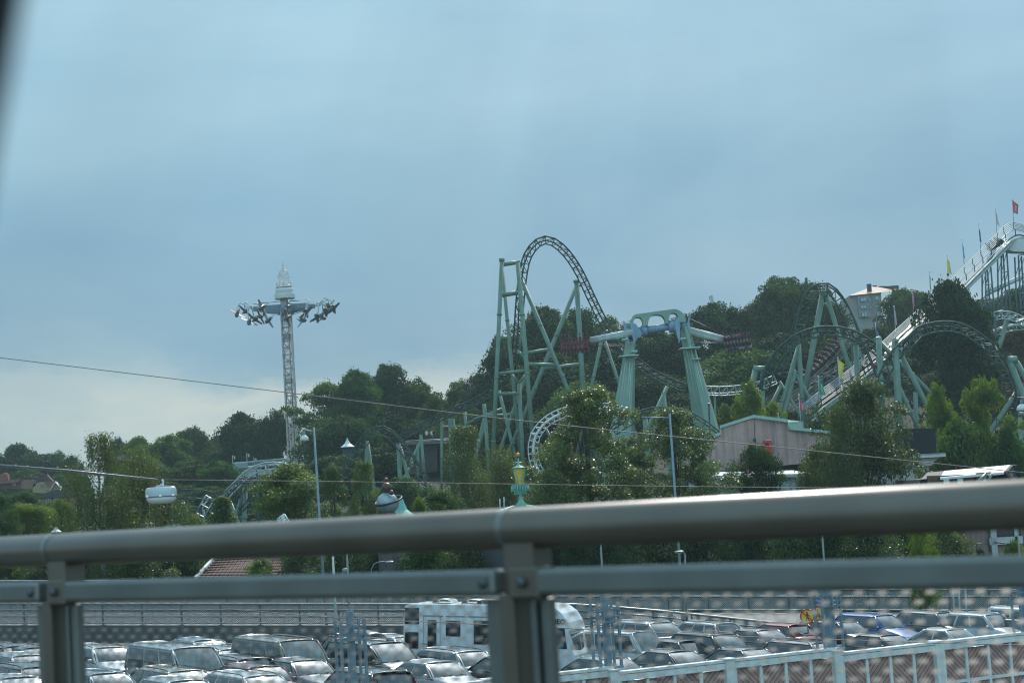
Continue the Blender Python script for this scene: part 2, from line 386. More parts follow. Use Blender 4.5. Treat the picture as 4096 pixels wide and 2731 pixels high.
def make_crown(rng, W, H, style, leaf, n, base=.2, puffs=60):
    """leaf faces spread through clusters that fill an uneven envelope of width W from base*H to H"""
    C = []; R = []
    zb = base*H; hh = H-zb
    lob = [(rng.uniform(0, 2*pi), rng.uniform(.7, 1.15)) for _ in range(5)]
    ph = rng.uniform(0, 6.28)
    for i in range(puffs):
        t = rng.random()**.85
        if style == 'cone': env = (1-t)**.75*1.0+.08
        elif style == 'birch': env = .95*sin(pi*min(1, (t*.80+.16)))**.6*(1-.30*t)*rng.uniform(.6, 1.1)
        elif style == 'poplar': env = .98*(sin(pi*(t*.82+.14)))**.6
        elif style == 'wide': env = sqrt(max(0, 1-(t*1.02)**2.4))*.98+.03
        else: env = max(.12, 1-abs(2*t-.86)**2.7*.72)**.5
        a = rng.uniform(0, 2*pi)
        env *= 1+.16*sin(2*a+ph)+.15*sin(3*a+ph*2+6*t)+rng.uniform(-.22, .16)
        rr = rng.random()**.42
        pr = W*(rng.uniform(.06, .11) if rng.random() < .55 else rng.uniform(.11, .18))*(.62 if style == 'poplar' else 1 if style != 'birch' else .75)
        q = max(0, W/2*env*rr-pr*.4)
        C.append((q*cos(a), q*sin(a), zb+pr*.5+t*(hh-pr*1.3))); R.append(pr)
    C = np.array(C); R = np.array(R)
    wts = R**2; idx = rng.choice(len(C), n, p=wts/wts.sum())
    d = rng.normal(size=(n, 3)); d /= np.linalg.norm(d, axis=1)[:, None]; d[:, 2] = np.where((d[:, 2] < -.25) & (rng.random(n) < (.35 if leaf > .2 else .7)), -d[:, 2]*.6, d[:, 2])
    rad = (.45+.62*rng.random(n)**.6)
    spr = rng.random(n) < .08; rad[spr] *= rng.uniform(1.1, 1.55, spr.sum())
    pos = C[idx]+d*(R[idx]*rad)[:, None]*np.array([1, 1, .9 if leaf > .2 else .75])
    if style == 'birch':                       # hanging strands
        drop = rng.random(n)**1.5*W*.22
        pos[:, 2] -= drop; pos[:, 2] = np.maximum(pos[:, 2], zb*.5)
        k = (np.floor(idx*7+rng.integers(0, 14, n)) % 97); sx = np.sin(k*12.9)*R[idx]*.8; sy = np.cos(k*7.3)*R[idx]*.8
        m_ = rng.random(n) < .5
        pos[m_, 0] = (C[idx, 0]+sx)[m_]+rng.normal(size=m_.sum())*.08; pos[m_, 1] = (C[idx, 1]+sy)[m_]+rng.normal(size=m_.sum())*.08
    ext = np.percentile(np.abs(pos[:, :2]), 97.5); pos[:, :2] *= W/2/ext; C[:, :2] *= W/2/ext; pos[:, 2] = np.where(pos[:, 2] > 0, pos[:, 2]*H/np.percentile(pos[:, 2], 99.8), pos[:, 2])
    upb = .95 if leaf < .2 and style != 'birch' else .45
    nrm = rng.normal(size=(n, 3))*(.55 if upb > .9 else .75)+d*.35+np.array([0, -.12*0, upb]); nrm /= np.linalg.norm(nrm, axis=1)[:, None]
    u = np.cross(nrm, rng.normal(size=(n, 3))); u /= np.linalg.norm(u, axis=1)[:, None]; v = np.cross(nrm, u)
    sz = leaf*(.6+.8*rng.random(n))[:, None]
    V = np.stack([pos-u*sz, pos-v*sz*.62, pos+u*sz, pos+v*sz*.62], axis=1)
    ptone = rng.random(len(C)); tone = np.clip(.72*ptone[idx]+.28*rng.random(n)+.12*(pos[:, 2]/H-.5), 0, 1)
    return V, tone, C, R
PROTO = {}
def tree_proto(style, W, H, leaf, n, seed, base, puffs):
    rng = np.random.default_rng(seed)
    V, tone, C, R = make_crown(rng, W, H, style, leaf, n, base, puffs)
    cm = quads_mesh('crown', V, tone)
    b = MB(); r0 = W*.022+.08
    top = Vector((rng.uniform(-.3, .3), rng.uniform(-.3, .3), H*.86))
    b.tube([(0, 0, -1.0), (0, 0, .3), (.05*W*.1, 0, H*.3), (top.x*.6, top.y*.6, H*.6), top], [r0*1.5, r0*1.15, r0*.9, r0*.5, r0*.1], 8)
    order = rng.permutation(len(C))[:16]
    for i in order:
        c = Vector(C[i]); z0 = max(H*.14, min(c.z*.62, H*.6))
        s = Vector((top.x*z0/H, top.y*z0/H, z0)); mid = s.lerp(c, .5)+Vector((0, 0, -.05*W))
        b.tube([s, mid, c], [r0*.45, r0*.28, r0*.07], 6)
    tm = b.mesh('trunk')
    return cm, tm
KINDS = {  # style, W, H, leaf, n, base, puffs
 'far':    ('round', 12, 15, .22, 26000, .04, 130),
 'farw':   ('wide', 15, 12, .24, 26000, .03, 130),
 'cone':   ('cone', 7, 13, .17, 18000, .06, 80),
 'near':   ('round', 9, 11, .10, 42000, .12, 90),
 'poplar': ('poplar', 10, 13, .085, 48000, .10, 120),
 'birch':  ('birch', 8, 13, .08, 30000, .10, 85),
 'bush':   ('wide', 6, 5, .085, 20000, .02, 55),
 'lime':   ('poplar', 12, 14, .15, 34000, .06, 110),
 'open':   ('round', 13, 15, .2, 20000, .2, 44),
}
def get_proto(kind, seed):
    k = (kind, seed)
    if k not in PROTO:
        st, W, H, lf, n, base, pf = KINDS[kind]
        PROTO[k] = tree_proto(st, W, H, lf, n, seed*17+hash_s(kind), base, pf)+(W, H)
    return PROTO[k]
def hash_s(s): return sum(ord(c)*(i+3) for i, c in enumerate(s))
_tn = [0]
def tree(kind, leafm, xD, ytop, wpx, Y, label, seed=None, name='tree', hmin=4, group='trees on the hillside and behind the car park', zb=None):
    """xD, ytop, wpx in the 2352 px wide overview; Y is the distance"""
    _tn[0] += 1
    seed = seed if seed is not None else _tn[0] % 3
    cm, tm, W, H = get_proto(kind, seed)
    top = P('D', xD, ytop, Y); z0 = terr(top.x, Y) if zb is None else zb
    h = max(hmin, top.z-z0); wd = wpx*1.7415/ppm(Y)*1.12
    o = thing(name, label, 'tree' if name != 'shrub' else 'shrub', (top.x, Y, z0 if h > hmin else top.z-h), random.uniform(0, 6.28), group)
    o.scale = (wd/W, wd/W, h/H*1.02)
    for nm, me, m in (('crown', cm, LM[leafm]), ('trunk', tm, M_BIRCHT if kind == 'birch' else M_TRUNK)):
        c = bpy.data.objects.new(nm, me); COL.objects.link(c); c.parent = o
        if not me.materials: me.materials.append(m)
        c.material_slots[0].link = 'OBJECT'; c.material_slots[0].material = m
    return o
# ================================================================== ground
def grass_mat():
    m = mat('ground_cover', (.012, .02, .009), .95, var=.4, scale=.25, dirt=(.022, .026, .014)); return m
b = MB()
xs = sorted(set([-2500, -1200, -600, -400, -300]+list(range(-240, 241, 8))+[300, 400, 600, 1200, 2500]))
ys = sorted(set([-60, 0, 40, 80, 110, 140, 160]+list(range(168, 360, 8))+[380, 420, 480, 600, 900, 1500, 3000]))
b.grid(lambda u, v: (lambda X, Y: (X, Y, terr(X, Y)-.25))(xs[round(u*(len(xs)-1))], ys[round(v*(len(ys)-1))]), len(xs)-1, len(ys)-1)
tag(b.build('ground', grass_mat()), kind='structure')
b = MB()
b.grid(lambda u, v: (lambda X, Y: (X, Y, gz(X)))(-50+100*u, 42+50*v), 20, 10)
asph = mat('asphalt', (.055, .055, .056), .8, var=.18, scale=4, bump=.3)
tag(b.build('car_park_surface', asph), kind='structure')
# the road beyond, on a low embankment: near edge bends towards us at the right
def roadpt(x, Y, z): return Vector((x, Y, gz(x)+z))
near_edge = [(-60, 95, .62), (-30, 95, .62), (-10, 95, .62), (3, 95, .60), (7, 95.2, .25), (13, 96, -.42), (20, 97, -1.0), (34, 98, -1.2)]
far_edge = [(-60, 107), (-30, 107), (-10, 107), (3, 107), (10, 107), (20, 107), (34, 107), (60, 106)]
RZ = .62
b = MB(); v = [roadpt(x, y, z) for x, y, z in near_edge]+[roadpt(x, y, RZ) for x, y in far_edge]; n = len(near_edge)
b.add(v, [(i, i+1, n+i+1, n+i) for i in range(n-1)])
tag(b.build('road', mat('road_asphalt', (.13, .13, .13), .75, var=.12, scale=3, bump=.2)), kind='structure')
b = MB()
for (x0, y0, z0_), (x1, y1, z1_) in zip(near_edge, near_edge[1:]):
    a, c = roadpt(x0, y0-.2, z0_+.05), roadpt(x1, y1-.2, z1_+.05)
    b.prism([a, c, c-Vector((0, 0, 1.6)), a-Vector((0, 0, 1.6))], (0, .4, 0))
wl = b.build('retaining_wall', mat('dark_wall', (.10, .10, .097), .9, var=.3, scale=1.5)); tag(wl, 'low dark concrete retaining wall carrying the road behind the parked cars', 'wall')
# painted dashes along the far edge of the road, a solid line near the near edge
b = MB()
for x in np.arange(-58, 58, 1.5):
    b.add([roadpt(x, 105.6, RZ+.004), roadpt(x+.8, 105.6, RZ+.004), roadpt(x+.8, 105.9, RZ+.004), roadpt(x, 105.9, RZ+.004)], [(0, 1, 2, 3)])
tag(b.build('road_marking', M_WHITE), kind='structure')
# ================================================================== road fences
def holes_mat(name, col, dens=.45, scale=60.0):
    m = bpy.data.materials.new(name); m.use_nodes = True; n = m.node_tree; b = n.nodes['Principled BSDF']
    b.inputs['Base Color'].default_value = (*col, 1); b.inputs['Metallic'].default_value = .5; b.inputs['Roughness'].default_value = .45
    t = n.nodes.new('ShaderNodeTexCoord'); mp = n.nodes.new('ShaderNodeMapping'); mp.inputs['Rotation'].default_value = (0, radians(45), 0)
    ck = n.nodes.new('ShaderNodeTexVoronoi'); ck.inputs['Scale'].default_value = scale; ck.inputs['Randomness'].default_value = .12
    gt = n.nodes.new('ShaderNodeMath'); gt.operation = 'GREATER_THAN'; gt.inputs[1].default_value = dens
    tr = n.nodes.new('ShaderNodeBsdfTransparent'); mx = n.nodes.new('ShaderNodeMixShader')
    n.links.new(t.outputs['Object'], mp.inputs[0]); n.links.new(mp.outputs[0], ck.inputs[0]); n.links.new(ck.outputs[0], gt.inputs[0])
    n.links.new(gt.outputs[0], mx.inputs[0]); n.links.new(tr.outputs[0], mx.inputs[1]); n.links.new(b.outputs[0], mx.inputs[2])
    n.links.new(mx.outputs[0], n.nodes['Material Output'].inputs[0]); return m
M_MESH = holes_mat('expanded_metal', (.30, .31, .31), .42, 12.0)
M_FPOST = mat('fence_post_steel', (.10, .115, .125), .5, .3, var=.2)
M_FRAIL = mat('fence_rail_steel', (.26, .28, .28), .42, .5, var=.2)
def road_fence(label, line, z, h, step, rails):
    pts = resample([roadpt(q[0], q[1], q[2]+.05 if len(q) > 2 else z) for q in line], step)
    t = thing('road_fence', label, 'fence', pts[0])
    b = MB()
    for rz in rails: b.tube([p+Vector((0, -.06, rz*h)) for p in pts], .045 if rz < 1 else .06, 6)
    b.build('rail', M_FRAIL, t)
    b = MB()
    for a, c in zip(pts, pts[1:]):
        b.add([a+Vector((0, .03, .08)), c+Vector((0, .03, .08)), c+Vector((0, .03, h-.04)), a+Vector((0, .03, h-.04))], [(0, 1, 2, 3)])
    b.build('mesh_panel', M_MESH, t)
    pr = MB(); pr.box((0, 0, h/2), (.07, .012, h)); pr.box((0, .1, h/2), (.07, .012, h)); pr.box((0, .05, h/2), (.014, .09, h-.02)); pr.box((0, .04, .02), (.26, .26, .04))
    me = pr.mesh('post'); me.materials.append(M_FPOST)
    for p in pts:
        o = bpy.data.objects.new('post', me); COL.objects.link(o); o.parent = t; o.location = p-pts[0]
road_fence('nearer steel road railing with mesh panels on the dark wall behind the cars', near_edge[1:-2], RZ+.05, 1.1, 2.03, (.12, .42, .72, 1))
road_fence('farther taller mesh road railing along the tree side of the road', [(-34, 108)]+[(x, 108) for x in range(-30, 44, 6)], RZ, 1.75, 2.35, (.05, .5, .72, 1))
# ================================================================== wooden noise fence with steel racks
fd = Vector((5.33, 2.75, 0)).normalized(); fang = atan2(fd.y, fd.x)
def boards_mat(name, ang):
    m = mat(name, (.48, .27, .225), .8, var=.25, scale=5)
    n = m.node_tree; bs = n.nodes['Principled BSDF']; t = n.nodes.new('ShaderNodeTexCoord'); mp = n.nodes.new('ShaderNodeMapping')
    mp.inputs['Rotation'].default_value = (0, radians(ang), 0)
    wv = n.nodes.new('ShaderNodeTexWave'); wv.inputs['Scale'].default_value = 3.4; wv.bands_direction = 'X'; wv.inputs['Distortion'].default_value = .15
    n.links.new(t.outputs['Object'], mp.inputs[0]); n.links.new(mp.outputs[0], wv.inputs[0])
    rp = n.nodes.new('ShaderNodeValToRGB'); rp.color_ramp.elements[0].color = (.12, .12, .12, 1); rp.color_ramp.elements[1].position = .22
    rp.color_ramp.elements[1].color = (1, 1, 1, 1)
    mx = n.nodes.new('ShaderNodeMixRGB'); mx.blend_type = 'MULTIPLY'; mx.inputs[0].default_value = .85
    src = bs.inputs['Base Color'].links[0].from_socket
    n.links.new(wv.outputs['Color'], rp.inputs[0]); n.links.new(src, mx.inputs[1]); n.links.new(rp.outputs[0], mx.inputs[2]); n.links.new(mx.outputs[0], bs.inputs['Base Color'])
    return m
MB1, MB2 = boards_mat('brown_boards_falling', 45), boards_mat('brown_boards_rising', -45)
M_FWHITE = mat('weathered_white_wood', (.76, .77, .73), .7, var=.12, scale=2.2, bump=.2)
o0 = Vector((-.0955*37.6, 37.6, 0))
fence = thing('wooden_fence', 'white framed wooden fence with brown diagonal board panels in front of the parked cars', 'fence', o0, fang)
for n in range(-2, 5):
    top = 3.3-.125*(n)+(.0); L0 = n*6.0
    b = MB(); b.box((L0+3, 0, top-.03), (6.0, .22, .06)); b.box((L0+3, -.02, top-.14), (5.9, .16, .13)); b.build('cap_rail', M_FWHITE, fence, local=True)
    for k in range(2):
        x0 = L0+k*3.0+.18; wc = 2.78/4
        b = MB()
        for i in range(5): b.box((x0+i*wc, 0, top-1.5), (.075, .12, 2.6))
        for j in range(1, 4):
            for i in range(4): b.box((x0+(i+.5)*wc, -.01, top-.2-j*.8), (wc-.08, .1, .07))
        b.build('panel_frame', M_FWHITE, fence, local=True)
        bb = MB(); 
        for i in range(4):
            for j in range(4): bb.box((x0+(i+.5)*wc, .02, top-.2-j*.8-.40), (wc-.06, .05, .74), mi=(i+k*0) % 2)
        bb.build('board_panel', [MB1, MB2], fence, local=True)
    for k in range(2):
        pz = top+.0 if k else top+.04
        b = MB(); b.box((L0+3.0*k, -.02, pz-1.6), (.24, .26, 3.2)); b.box((L0+3.0*k-.0, -.02, pz+.012), (.30, .32, .03))
        b.build('post', M_FWHITE, fence, local=True)
# steel racks standing on the fence posts
def rack(n, label, signs=False):
    base = o0+fd*(n*6.0)+Vector((0, 0, 3.3-.125*n+.07))
    t = thing('steel_rack', label, 'steel frame', base, fang, 'steel racks standing on the wooden fence')
    b = MB(); H = 1.42
    for x in (-.26, .26): b.box((x, 0, H/2), (.055, .055, H)); 
    for x in (-.26, .26): b.box((x, .3, H/2), (.05, .05, H))
    b.build('upright', M_GALVB, t, local=True)
    b = MB()
    for z in (.03, 1.02, 1.12, 1.28): b.box((0, -.03, z), (.58, .03, .045)); b.box((0, .3, z), (.58, .03, .045))
    for x in (-.13, 0, .13): b.box((x, -.05, 1.16), (.035, .02, .32))
    for x in (-.2, .2):
        for z in (.03, 1.02, 1.12, 1.28): b.box((x, .135, z), (.03, .32, .03))
    b.build('crossbar', M_GALVB, t, local=True)
    b = MB(); b.box((0, .12, .8), (.13, .13, 1.6)); b.box((0, .12, .03), (.3, .3, .03)); b.build('centre_post', M_GALVB, t, local=True)
    b = MB(); b.tube([(.04, .2, 0), (.04, .2, 2.95)], .021, 8); b.build('mast', M_GALV, t, local=True)
    return t
racks = [rack(n, l) for n, l in ((0, 'blue-grey steel rack on the wooden fence in front of the dark green minivan'), (1, 'blue-grey steel rack on the wooden fence between the motorhome and the white van'),
         (2, 'blue-grey steel rack on the wooden fence in front of the round no-walking signs'), (3, 'blue-grey steel rack on the wooden fence in front of the black estate at the right'))]
# ================================================================== signs behind the rack
M_SRED = mat('sign_red', (.55, .05, .02), .5); M_SYEL = mat('sign_yellow', (.72, .50, .03), .5); M_SBLUE = mat('sign_blue', (.03, .12, .42), .5); M_SBLK = mat('sign_black', (.01, .01, .01), .6)
def round_sign(x, y, Y, label):
    c = P('N', x, y, Y); gx = gz(c.x)+RZ; r = .34
    t = thing('prohibition_sign', label, 'road sign', (c.x, Y, gx), 0, 'round signs by the road')
    A = Matrix.Rotation(pi/2, 3, 'X')
    b = MB(); b.tube([(c.x, Y+.05, gx), (c.x, Y+.05, c.z+.3)], .03, 8); b.build('pole', M_GALV, t)
    d = MB(); d.lathe(c, [(r, 0), (r, .02)], 28, axis=A); p = d.build('disc', M_SRED, t)
    d = MB(); d.lathe(c+Vector((0, -.024, 0)), [(r*.8, 0), (r*.8, .003)], 28, axis=A); d.build('face', M_SYEL, p)
    m = MB(); q = c+Vector((0, -.034, 0))
    m.lathe(q+Vector((0, 0, .17)), [(.04, 0), (.04, .004)], 12, axis=A)
    for a, e, w in (((0, .12), (0, -.03), .085), ((0, -.02), (-.08, -.2), .045), ((0, -.02), (.08, -.19), .045), ((0, .1), (.1, .0), .035), ((0, .1), (-.09, .02), .035)):
        m.bar(q+Vector((a[0], 0, a[1])), q+Vector((e[0], 0, e[1])), .006, w, up=(1, 0, 0) if abs(a[0]-e[0]) < .02 else (0, 0, 1))
    m.build('walking_figure', M_SBLK, p)
    s = MB(); q = c+Vector((0, -.045, 0)); s.bar(q+Vector((-.2, 0, .19)), q+Vector((.2, 0, -.19)), .006, .05); s.build('slash', M_SRED, p)
round_sign(1778, 995, 84, 'yellow and red round no-walking sign seen full inside the steel rack')
round_sign(1866, 970, 86, 'yellow and red round no-walking sign farther right, behind the rack upright')
c = P('N', 1912, 870, 90); t = thing('arrow_sign', 'small blue sign with a white chevron pointing right beside the steel rack', 'road sign', (c.x, 90, gz(c.x)+RZ))
b = MB(); b.tube([(c.x, 90.05, gz(c.x)+RZ), (c.x, 90.05, c.z+.2)], .03, 8); b.build('pole', M_GALV, t)
b = MB(); b.box(c, (.5, .03, .46)); b.build('board', M_SBLUE, t)
b = MB(); q = c+Vector((.05, -.02, 0)); b.bar(q+Vector((-.08, 0, .17)), q+Vector((.1, 0, 0)), .006, .07); b.bar(q+Vector((.1, 0, 0)), q+Vector((-.08, 0, -.17)), .006, .07); b.build('chevron', M_WHITE, t)
# ================================================================== bridge railing in the foreground
A_, B_ = P('D', 0, 1265, 6.4), P('D', 2352, 1163, 3.9)
zt = (A_.z+B_.z)/2; A_.z = B_.z = zt
rt = (B_-A_).normalized(); rn = Vector((rt.y, -rt.x, 0))          # rn points towards the viewer
rang = atan2(rt.y, rt.x)
br = thing('bridge_railing', 'blurred grey metal bridge railing with a thick round handrail crossing the foreground', 'railing', (A_.x, A_.y, zt-1.15), rang)
FR = Matrix.Translation(br.location) @ Matrix.Rotation(rang, 4, 'Z')
def fx(xD):          # position along the rail of an overview column
    d = CM @ Vector(((xD/.57422-2048)/FPX, -(1340/.57422-1365.5)/FPX, -1)); 
    # intersect in plan with the rail line
    u = Vector((d.x, d.y)); o = Vector((A_.x, A_.y)); r = Vector((rt.x, rt.y))
    k = (o.x*r.y-o.y*r.x)/(u.x*r.y-u.y*r.x); q = u*k; return (q-o).dot(r)
LR = (B_-A_).length
# local frame: x along the rail, -y towards the viewer, z up from 1.15 m below the handrail
HR = 1.15; RR = .0535
b = MB(); b.tube([(-3, 0, HR), (LR*.33, 0, HR), (LR+2.5, 0, HR)], RR, 40); b.build('handrail', M_RAILW, br, local=True)
px = [fx(140), fx(1196)]; stp = px[1]-px[0]; px = [px[0]-stp]+px+[px[1]+stp]
for i, x in enumerate(px):
    b = MB(); b.tube([(x-.035, 0, HR), (x-.012, 0, HR)], RR+.0012, 40, caps=False); b.build('weld_band', M_GALV, br, local=True)
    b = MB()
    h2 = .98
    b.box((x, -.055, h2/2-.3), (.05, .010, h2+.6)); b.box((x, .055, h2/2-.3), (.05, .010, h2+.6)); b.box((x, 0, h2/2-.3), (.010, .10, h2+.6))
    b.build('post', M_RAILW, br, local=True)
    for xa, xb, yy in ((x-.105, x-.032, -.012), (x+.045, x+.068, -.012), (x+.085, x+.115, -.012)):
        b = MB(); b.box(((xa+xb)/2, yy, .25), (xb-xa, .03, 1.44)); o = b.build('panel_frame', M_GALV, br, local=True)
        bv = o.modifiers.new('bevel', 'BEVEL'); bv.width = .006; bv.segments = 2
    b = MB(); b.box((x+.08, .004, .25), (.06, .006, 1.43)); b.build('panel_frame_web', M_RAILW, br, local=True)
    b = MB(); b.box((x+.03, -.0, 1.045), (.10, .075, .14)); b.build('post_head', M_RAILW, br, local=True)
z2 = (HR-((1289-1199)/4200*6.4))
for i in range(len(px)-1):
    b = MB(); b.box(((px[i]+px[i+1])/2+.035, -.045, z2), (stp-.13, .06, .068)); o = b.build('midrail', M_GALV, br, local=True)
    bv = o.modifiers.new('bevel', 'BEVEL'); bv.width = .013; bv.segments = 4
for x in px:
    b = MB(); b.box((x+.075, -.048, z2-.001), (.10, .058, .080)); o = b.build('bracket', M_RAILW, br, local=True)
    bv = o.modifiers.new('bevel', 'BEVEL'); bv.width = .006; bv.segments = 2
    for dx in (-.065, .075):
        b = MB(); b.lathe((x+dx, -.078 if dx > 0 else -.070, z2), [(.015, 0), (.015, .012), (.006, .018)], 6, axis=Matrix.Rotation(pi/2, 3, 'X')); b.build('bolt', M_FPOST, br, local=True)
# expanded metal infill: diamonds of thin strands joined by wide upturned bonds
def expanded(x0, x1, z0, z1, y, pw=.060, ph=.043):
    b = MB(); nz = int((z1-z0)/(ph/2)); nx = int((x1-x0)/pw)
    for j in range(nz):
        off = (j % 2)*pw/2; z = z1-j*ph/2
        for i in range(nx):
            x = x0+off+i*pw
            if x > x1: continue
            # bond: a small plate leaning back so that its upper face looks at the sky
            b.add([(x-.0115, y-.007, z-.0026), (x+.0115, y-.007, z-.0026), (x+.0105, y+.006, z+.0052), (x-.0105, y+.006, z+.0052)], [(0, 1, 2, 3)])
            if j < nz-1:
                for s in (-1, 1):
                    xa, xb = x+s*.011, x+s*(pw/2-.011)
                    b.add([(xa, y-.002, z-.001), (xb, y-.002, z-ph/2+.0035), (xb, y+.001, z-ph/2+.0048), (xa, y+.001, z+.0003)], [(0, 1, 2, 3)] if s > 0 else [(3, 2, 1, 0)])
    return b
M_EXP = mat('expanded_mesh_zinc', (.16, .16, .148), .5, .3, var=.1, scale=30)
for i in range(len(px)-1):
    expanded(px[i]+.05, px[i+1]-.05, -.05, z2-.045, .0).build('mesh_panel', M_EXP, br, local=True)
# window pillar of the car the picture is taken from
b = MB(); pts = []
for k in range(9):
    t = k/8; pts.append(P('D', -98-t*158, -160+t*860, .62))
b.tube(smoothpts(pts, 3), .026, 16)
tag(b.build('window_pillar', M_BLACK, loc=pts[4]), 'out of focus black car window pillar in the upper left corner', 'car part')
# ================================================================== cars
def paint(name, col, metal=.35, rough=.28):
    return mat('paint_'+name, col, rough, metal, var=.04, scale=1.5, coat=1.0)
PT = dict(silver=paint('silver', (.36, .38, .39), .6), white=paint('white', (.52, .54, .54), 0), beige=paint('beige', (.25, .235, .20), .5), grey=paint('grey', (.095, .105, .118), .6),
          dark=paint('dark', (.025, .03, .038), .4), green=paint('darkgreen', (.018, .032, .032), .4), blue=paint('blue', (.02, .10, .33), .4), red=paint('red', (.22, .008, .012), .3),
          maroon=paint('maroon', (.085, .012, .018), .4), black=paint('black', (.010, .011, .013), .2), paleblue=paint('paleblue', (.17, .22, .26), .5), slate=paint('slate', (.045, .06, .078), .5))
M_CGLASS = mat('car_glass', (.012, .02, .022), .045, spec=1.0, var=.5, scale=.8, coat=1.0)
M_SHIELD = mat('windscreen_glass', (.12, .15, .155), .06, .5, spec=1.0, var=.7, scale=1.3, coat=1.0)
M_CHROME = mat('chrome', (.6, .6, .6), .12, 1.0, var=.02)
M_HEADL = mat('headlamp_glass', (.5, .53, .55), .08, .5, var=.1); M_TAILL = mat('tail_lamp_red', (.33, .01, .012), .15, var=.2, coat=1); M_PLATE = mat('number_plate', (.6, .6, .58), .5)
M_TYRE = mat('tyre', (.012, .012, .012), .85)
# x forward, y left, z up.  prof: cabin base front/rear x, roof front/rear x, belt z, roof z
CK = dict(hatch=(4.1, 1.76, 1.47, 1.05, -1.78, .38, -1.15, .93), sedan=(4.6, 1.80, 1.44, 1.02, -1.62, .28, -.80, .92), estate=(4.7, 1.80, 1.48, 1.12, -2.20, .40, -1.72, .93),
          suv=(4.65, 1.88, 1.70, 1.15, -2.12, .42, -1.62, 1.06), van=(4.8, 1.92, 1.97, 1.72, -2.30, .92, -2.18, 1.10), minivan=(4.75, 1.90, 1.78, 1.55, -2.28, .62, -2.02, 1.06),
          boxvan=(4.3, 1.82, 1.84, 1.30, -2.10, .72, -2.03, 1.05))
_cm = {}
def car_meshes(kind):
    if kind in _cm: return _cm[kind]
    L, W, H, x1, x4, x2, x3, zb = CK[kind]; hl = L/2; wb = W/2-.03; wr = W/2-(.22 if kind not in ('van', 'boxvan', 'minivan') else .14); zr = H-.05
    parts = []
    # lower body
    def half(x):
        t = x/hl
        w = W/2*(1-.10*max(0, (abs(t)-.72)/.28)**2*1.6)
        if x > x1: u = (x-x1)/(hl-x1); zt = zb-.02-(zb-.70)*u**1.5 if kind not in ('van',) else zb-.05-(zb-.72)*u**1.2
        elif x < x4: u = (x4-x)/max(.01, (x4+hl)); zt = zb-.02-.06*u
        else: zt = zb
        if kind in ('hatch', 'estate', 'suv', 'van', 'minivan', 'boxvan') and x < x4: zt = zb-.10*((x4-x)/max(.05, x4+hl))
        zlo = .24+.10*max(0, (abs(t)-.85)/.15)
        return w, zt, zlo
    xs_ = [-hl, -hl+.06, -hl+.2, -hl+.5, x4 if x4 > -hl+.55 else -hl+.6, -1.2, -.6, 0, .6, x1-.02, x1+.15, (x1+hl)/2, hl-.35, hl-.14, hl-.03, hl]
    xs_ = sorted(set(round(x, 3) for x in xs_))
    b = MB(); rows = []
    for x in xs_:
        w, zt, zlo = half(x); e = 0 if -hl+.03 < x < hl-.02 else .10
        if e: w -= .08; zt -= .10; zlo += .06
        rows.append([(x, s*yy, z) for s in (1,) for yy, z in ((w*.93, zlo), (w, zlo+.12), (w*1.0, (zlo+zt)/2), (w*.985, zt-.13), (w*.95, zt-.03), (w*.80, zt+.015), (w*.4, zt+.035), (0, zt+.04))]+
                    [(x, -yy, z) for yy, z in ((w*.4, zt+.035), (w*.80, zt+.015), (w*.95, zt-.03), (w*.985, zt-.13), (w*1.0, (zlo+zt)/2), (w, zlo+.12), (w*.93, zlo))])
    n = len(rows[0]); vs = [p for r in rows for p in r]; fs = []
    for i in range(len(rows)-1):
        for k in range(n-1): fs.append((i*n+k, i*n+k+1, (i+1)*n+k+1, (i+1)*n+k))
    fs.append(tuple(range(n))[::-1]); fs.append(tuple((len(rows)-1)*n+k for k in range(n)))
    b.add(vs, fs, 0, True); parts.append(('body', b.mesh('body'), 'P', None))
    # wheel arches, wheels
    for wx in (hl-.85, -hl+.88):
        for s in (1, -1):
            R = .32 if kind not in ('suv', 'van') else .35
            A = Matrix.Rotation(-s*pi/2, 3, 'X')
            a = MB(); a.lathe((wx, s*(W/2-.10), R+.03), [(R+.07, 0), (R+.07, .104), (.001, .104)], 20, axis=A); parts.append(('wheel_arch', a.mesh('wheel_arch'), M_RUBBER, None))
            t = MB(); t.lathe((wx, s*(W/2-.2), R), [(R*.7, .0), (R, .02), (R, .2), (R*.92, .225), (R*.64, .225)], 22, axis=A); parts.append(('wheel', t.mesh('wheel'), M_TYRE, None))
            r = MB(); r.lathe((wx, s*(W/2-.2), R), [(R*.64, .2), (R*.6, .232), (R*.2, .20), (.02, .236)], 10, axis=A, smooth=False); parts.append(('rim', r.mesh('rim'), M_CHROME, 'wheel'))
    # cabin shell and panes
    def shield(u, v, off=0):
        y = (2*u-1); wv = (wb*.93)*(1-v)+(wr-.02)*v
        x = x1+(x2-x1)*v-.10*y*y*(1-v*.4)+.035*sin(pi*v); z = zb-.0+(zr-zb-.01)*v+.03*sin(pi*v)
        nx, nz = (zr-zb), (x1-x2); l = sqrt(nx*nx+nz*nz)
        return (x+off*nx/l, y*wv, z+off*nz/l)
    def back(u, v, off=0):
        y = (2*u-1); wv = (wb*.90)*(1-v)+(wr-.03)*v
        x = x4+(x3-x4)*v+.08*y*y-.02*sin(pi*v); z = zb-.02+(zr-zb-.01)*v
        return (x-off, y*wv, z+off*.3)
    def side(s):
        def f(u, v, off=0):
            xb = x1-.06+(x4-x1+.1)*u; xt = x2+.02+(x3-x2-.02)*u
            return (xb+(xt-xb)*v, s*((wb+(wr-wb)*v)+.035*sin(pi*v)+off), zb-.04+(zr-.03-zb+.04)*v)
        return f
